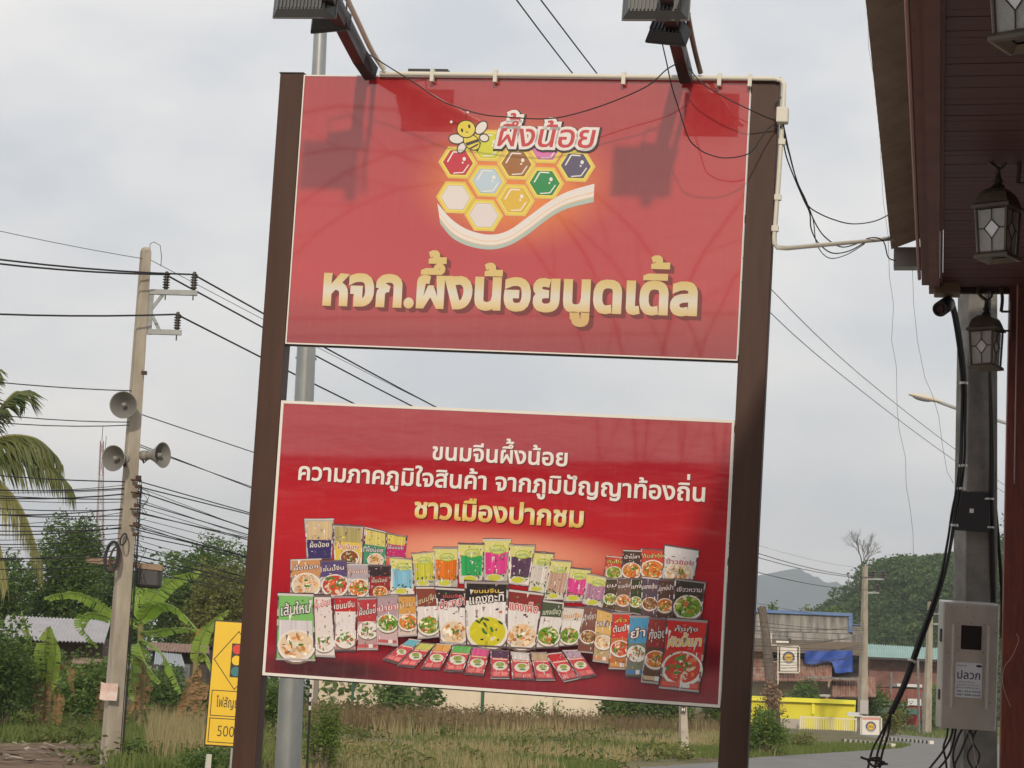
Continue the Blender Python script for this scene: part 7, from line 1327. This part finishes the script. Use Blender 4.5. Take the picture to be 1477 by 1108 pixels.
for wd_, v in (('081-954-9596', .295), ('087-808-6668', .268)): sign_text(mb, wd_, bw * .28, bw * .70, bh * v, .019, .0095, BM, .0)
sign_text(mb, 'บรการ', bw * .27, bw * .44, bh * .500, .015, .0095, BM, .01); mb.build('sticker_lettering', m_sti, stk)
mb = MB(); mb.poly([BM @ Vector((bw * .66 + .020 * math.cos(q), -.0095, bh * .508 + .009 * math.sin(q))) for q in (2 * math.pi * i / 16 for i in range(16))]); mb.build('sticker_badge', m_sti, stk)
mb = MB(); mb.box((-.008, .02, bh * .68), (-.0005, .06, bh * .78), M=BM); mb.box((-.008, .02, bh * .22), (-.0005, .06, bh * .30), M=BM); mb.build('hinge', m_dark, mbx)
# --- black cables down the pole
def bundle(path, D0, n, r, label, seed, spread=.02, grp='black cables on the near concrete pole', dd=None):
    rg_ = random.Random(seed)
    for k in range(n):
        ph = rg_.uniform(0, 6.28); pts = [P(x, y, D0 + (dd[i] if dd else 0)) + BRT * (spread * math.cos(ph + i * .25)) + BDIR * (spread * math.sin(ph + i * .25)) for i, (x, y) in enumerate(path)]
        cable('black_cable', smooth_path(pts, 6), r, m_wire, label, 'cable', grp, 7)
bundle([(1373, 436), (1379, 462), (1386, 510), (1390, 560), (1389, 620), (1388, 660), (1383, 705), (1376, 740), (1370, 780), (1360, 830), (1344, 880), (1325, 930), (1305, 985), (1284, 1030)], 13.75, 5, .0085, 'black cable in the thick bundle sweeping down the left of the near pole', 1, .015)
for k, path in enumerate(([(1284, 1030), (1270, 1058), (1258, 1080), (1251, 1108), (1249, 1125)], [(1284, 1030), (1274, 1060), (1266, 1085), (1262, 1108), (1260, 1125)], [(1284, 1030), (1280, 1060), (1272, 1085), (1268, 1108), (1266, 1125)])):
    bundle(path, 13.75, 1, .008, 'black cable end splaying out below the tied knot', 20 + k, .004)
bundle([(1242, 1092), (1250, 1095), (1262, 1097), (1276, 1100), (1262, 1106), (1252, 1096), (1268, 1093), (1264, 1101), (1280, 1102)], 13.7, 1, .008, 'short black cable tied in a knot round the splayed cable ends', 30, .004)
bundle([(1424, 395), (1424, 460), (1425, 540), (1427, 600), (1428, 660), (1428, 720), (1430, 800), (1432, 870), (1432, 950)], 14.0, 5, .008, 'black cable running straight down the right edge of the near pole', 2, .018)
bundle([(1431, 540), (1435, 570), (1433, 610), (1431, 660), (1436, 720), (1441, 780), (1446, 860), (1446, 920)], 14.1, 2, .008, 'black cable bowing out between the near pole and the red column', 3, .008)
for k, path in enumerate(([(1376, 1046), (1372, 1064), (1360, 1085), (1342, 1108), (1334, 1120)], [(1380, 1046), (1376, 1070), (1368, 1092), (1352, 1112), (1344, 1122)], [(1368, 1046), (1366, 1062), (1361, 1078), (1364, 1096), (1366, 1118)], [(1390, 1046), (1380, 1066), (1374, 1090), (1378, 1118)], [(1404, 1046), (1396, 1062), (1386, 1086), (1378, 1104), (1382, 1120)], [(1398, 1046), (1404, 1070), (1396, 1092), (1410, 1118)], [(1412, 1046), (1402, 1068), (1412, 1090), (1402, 1118)])):
    bundle(path, 13.78, 1, .0075, 'black cable looping out of the bottom of the meter box', 40 + k, .004, dd=[0, -.03, -.06, -.04, 0][:len(path)])
for x, y in ((1390, 553), (1389, 672), (1386, 705), (1376, 758)):
    p = P(x, y, 13.75); o = thing('cable_tie', {553: 'pale steel band clipping the left cable bundle, topmost', 672: 'pale steel band on the left cable bundle just above the black plate', 705: 'pale steel band at the top edge of the black plate', 758: 'pale steel band crossing the left cable bundle low on the black plate'}[y], 'cable tie', p); mb = MB(); mb.lathe([(.027, -.008), (.029, -.008), (.029, .008), (.027, .008)], Matrix.Translation(p), 12); mb.build('band', mat('band_metal', (.50, .50, .48), .4, metal=.4), o)
for x, y, lb in ((1427, 720, 'pale steel band clipping the right cables at the black plate, upper'), (1427, 761, 'pale steel band clipping the right cables at the black plate, lower')):
    p = P(x, y, 14.0); o = thing('cable_tie', lb, 'cable tie', p); mb = MB(); mb.lathe([(.030, -.006), (.032, -.006), (.032, .006), (.030, .006)], Matrix.Translation(p), 12); mb.build('band', mat('band_metal', (.50, .50, .48), .4, metal=.4), o)
p = P(1315, 953, 13.72); o = thing('cable_tie', 'white tie round the slanting cable bundle in front of the hill', 'cable tie', p); mb = MB(); mb.lathe([(.027, -.008), (.029, -.008), (.029, .008), (.027, .008)], Matrix.Translation(p) @ Matrix.Rotation(R(22), 4, 'Y'), 12); mb.build('band', mat('band_metal', (.50, .50, .48), .4, metal=.4), o)
cable('thin_wire', smooth_path([P(x, y, 12.7) for x, y in ((1394, 1054), (1402, 1068), (1406, 1090), (1414, 1120))], 5), .002, mat('white_cable', (.40, .30, .28), .6), 'thin pale wire hanging below the meter box', 'wire')
cable('thin_wire', smooth_path([P(x, y, 12.7) for x, y in ((1466, 914), (1469, 925), (1459, 948), (1449, 962), (1446, 982), (1450, 1000), (1458, 1020))], 5), .0016, mat('white_cable', (.40, .30, .28), .6), 'thin pale wire curling over the red column', 'wire')
m_web = mat('dusty_thread', (.20, .19, .18), .9)
for pts, lb in (([(1252, 12), (1253, 70), (1260, 110), (1267, 150), (1271, 160), (1270, 225), (1274, 290), (1281, 340), (1283, 400), (1289, 440), (1286, 490), (1293, 530), (1294, 590), (1297, 620), (1306, 660), (1307, 700), (1313, 735), (1317, 770), (1318, 830)], 'long dusty cobweb thread hanging left of the roof edge'), ([(1316, 386), (1318, 440), (1323, 490), (1334, 545), (1345, 570), (1354, 600), (1359, 640), (1366, 680), (1375, 697)], 'dusty cobweb thread hanging from the gutter to the pole')):
    cable('cobweb_thread', [P(x, y, 12.6) for x, y in pts], .0012, m_web, lb, 'thread', None, 4)
# --- low unseen market building behind the viewer, shaped for its reflection in the sign
def hall():
    t = thing('market_hall', 'low dark fronted hall behind the viewer, unseen but for its reflection in the sign', 'building', (-4, -9, 0)); mb = MB(); mb.box((-16, -14, 0), (9, -8, 2.80)); mb.build('wall', mat('hall_front', (.05, .035, .03), .8), t); mb = MB(); mb.box((-16.4, -14.4, 2.802), (9.4, -7.6, 2.96)); mb.build('roof', m_fas, t)
    for Y_ in (-9, -13):
        mb = MB()
        for cx_ in (-22, -11.5, -1):
            for i in range(16):
                a0, a1 = math.pi * i / 16, math.pi * (i + 1) / 16; q = lambda a, r, k: Vector((cx_ + r * math.cos(a), Y_, 2.9 + (r - .2) * 1.15 * math.sin(a)))
                mb.tube([q(a0, 5.2, 0), q(a1, 5.2, 0)], .018, 4, cap=False); mb.tube([q(a0, 4.6, 0), q(a1, 4.6, 0)], .014, 4, cap=False); mb.tube([q(a0, 4.6, 0), q(a1, 5.2, 0)], .008, 4, cap=False)
            mb.tube([Vector((cx_ - 4.6, Y_, 5.2)), Vector((cx_ + 4.6, Y_, 5.2))], .012, 4)
        mb.build('roof_truss', m_dark, t)  # thin unseen arches, sized for the faint lines they reflect in the sign
hall()

# ================================================================== HAZE
hz = MB(); hz.box((-1800, -60, -3), (2600, 4600, 265)); hm = bpy.data.materials.new('haze'); hm.use_nodes = True; hn = hm.node_tree.nodes; hn.remove(hn['Principled BSDF'])
pv = hn.new('ShaderNodeVolumePrincipled'); pv.inputs['Color'].default_value = (.88, .94, 1.0, 1); pv.inputs['Density'].default_value = .00025; pv.inputs['Anisotropy'].default_value = .0; hm.node_tree.links.new(pv.outputs[0], hn['Material Output'].inputs['Volume'])
ho = kind(hz.build('haze', hm), 'stuff')
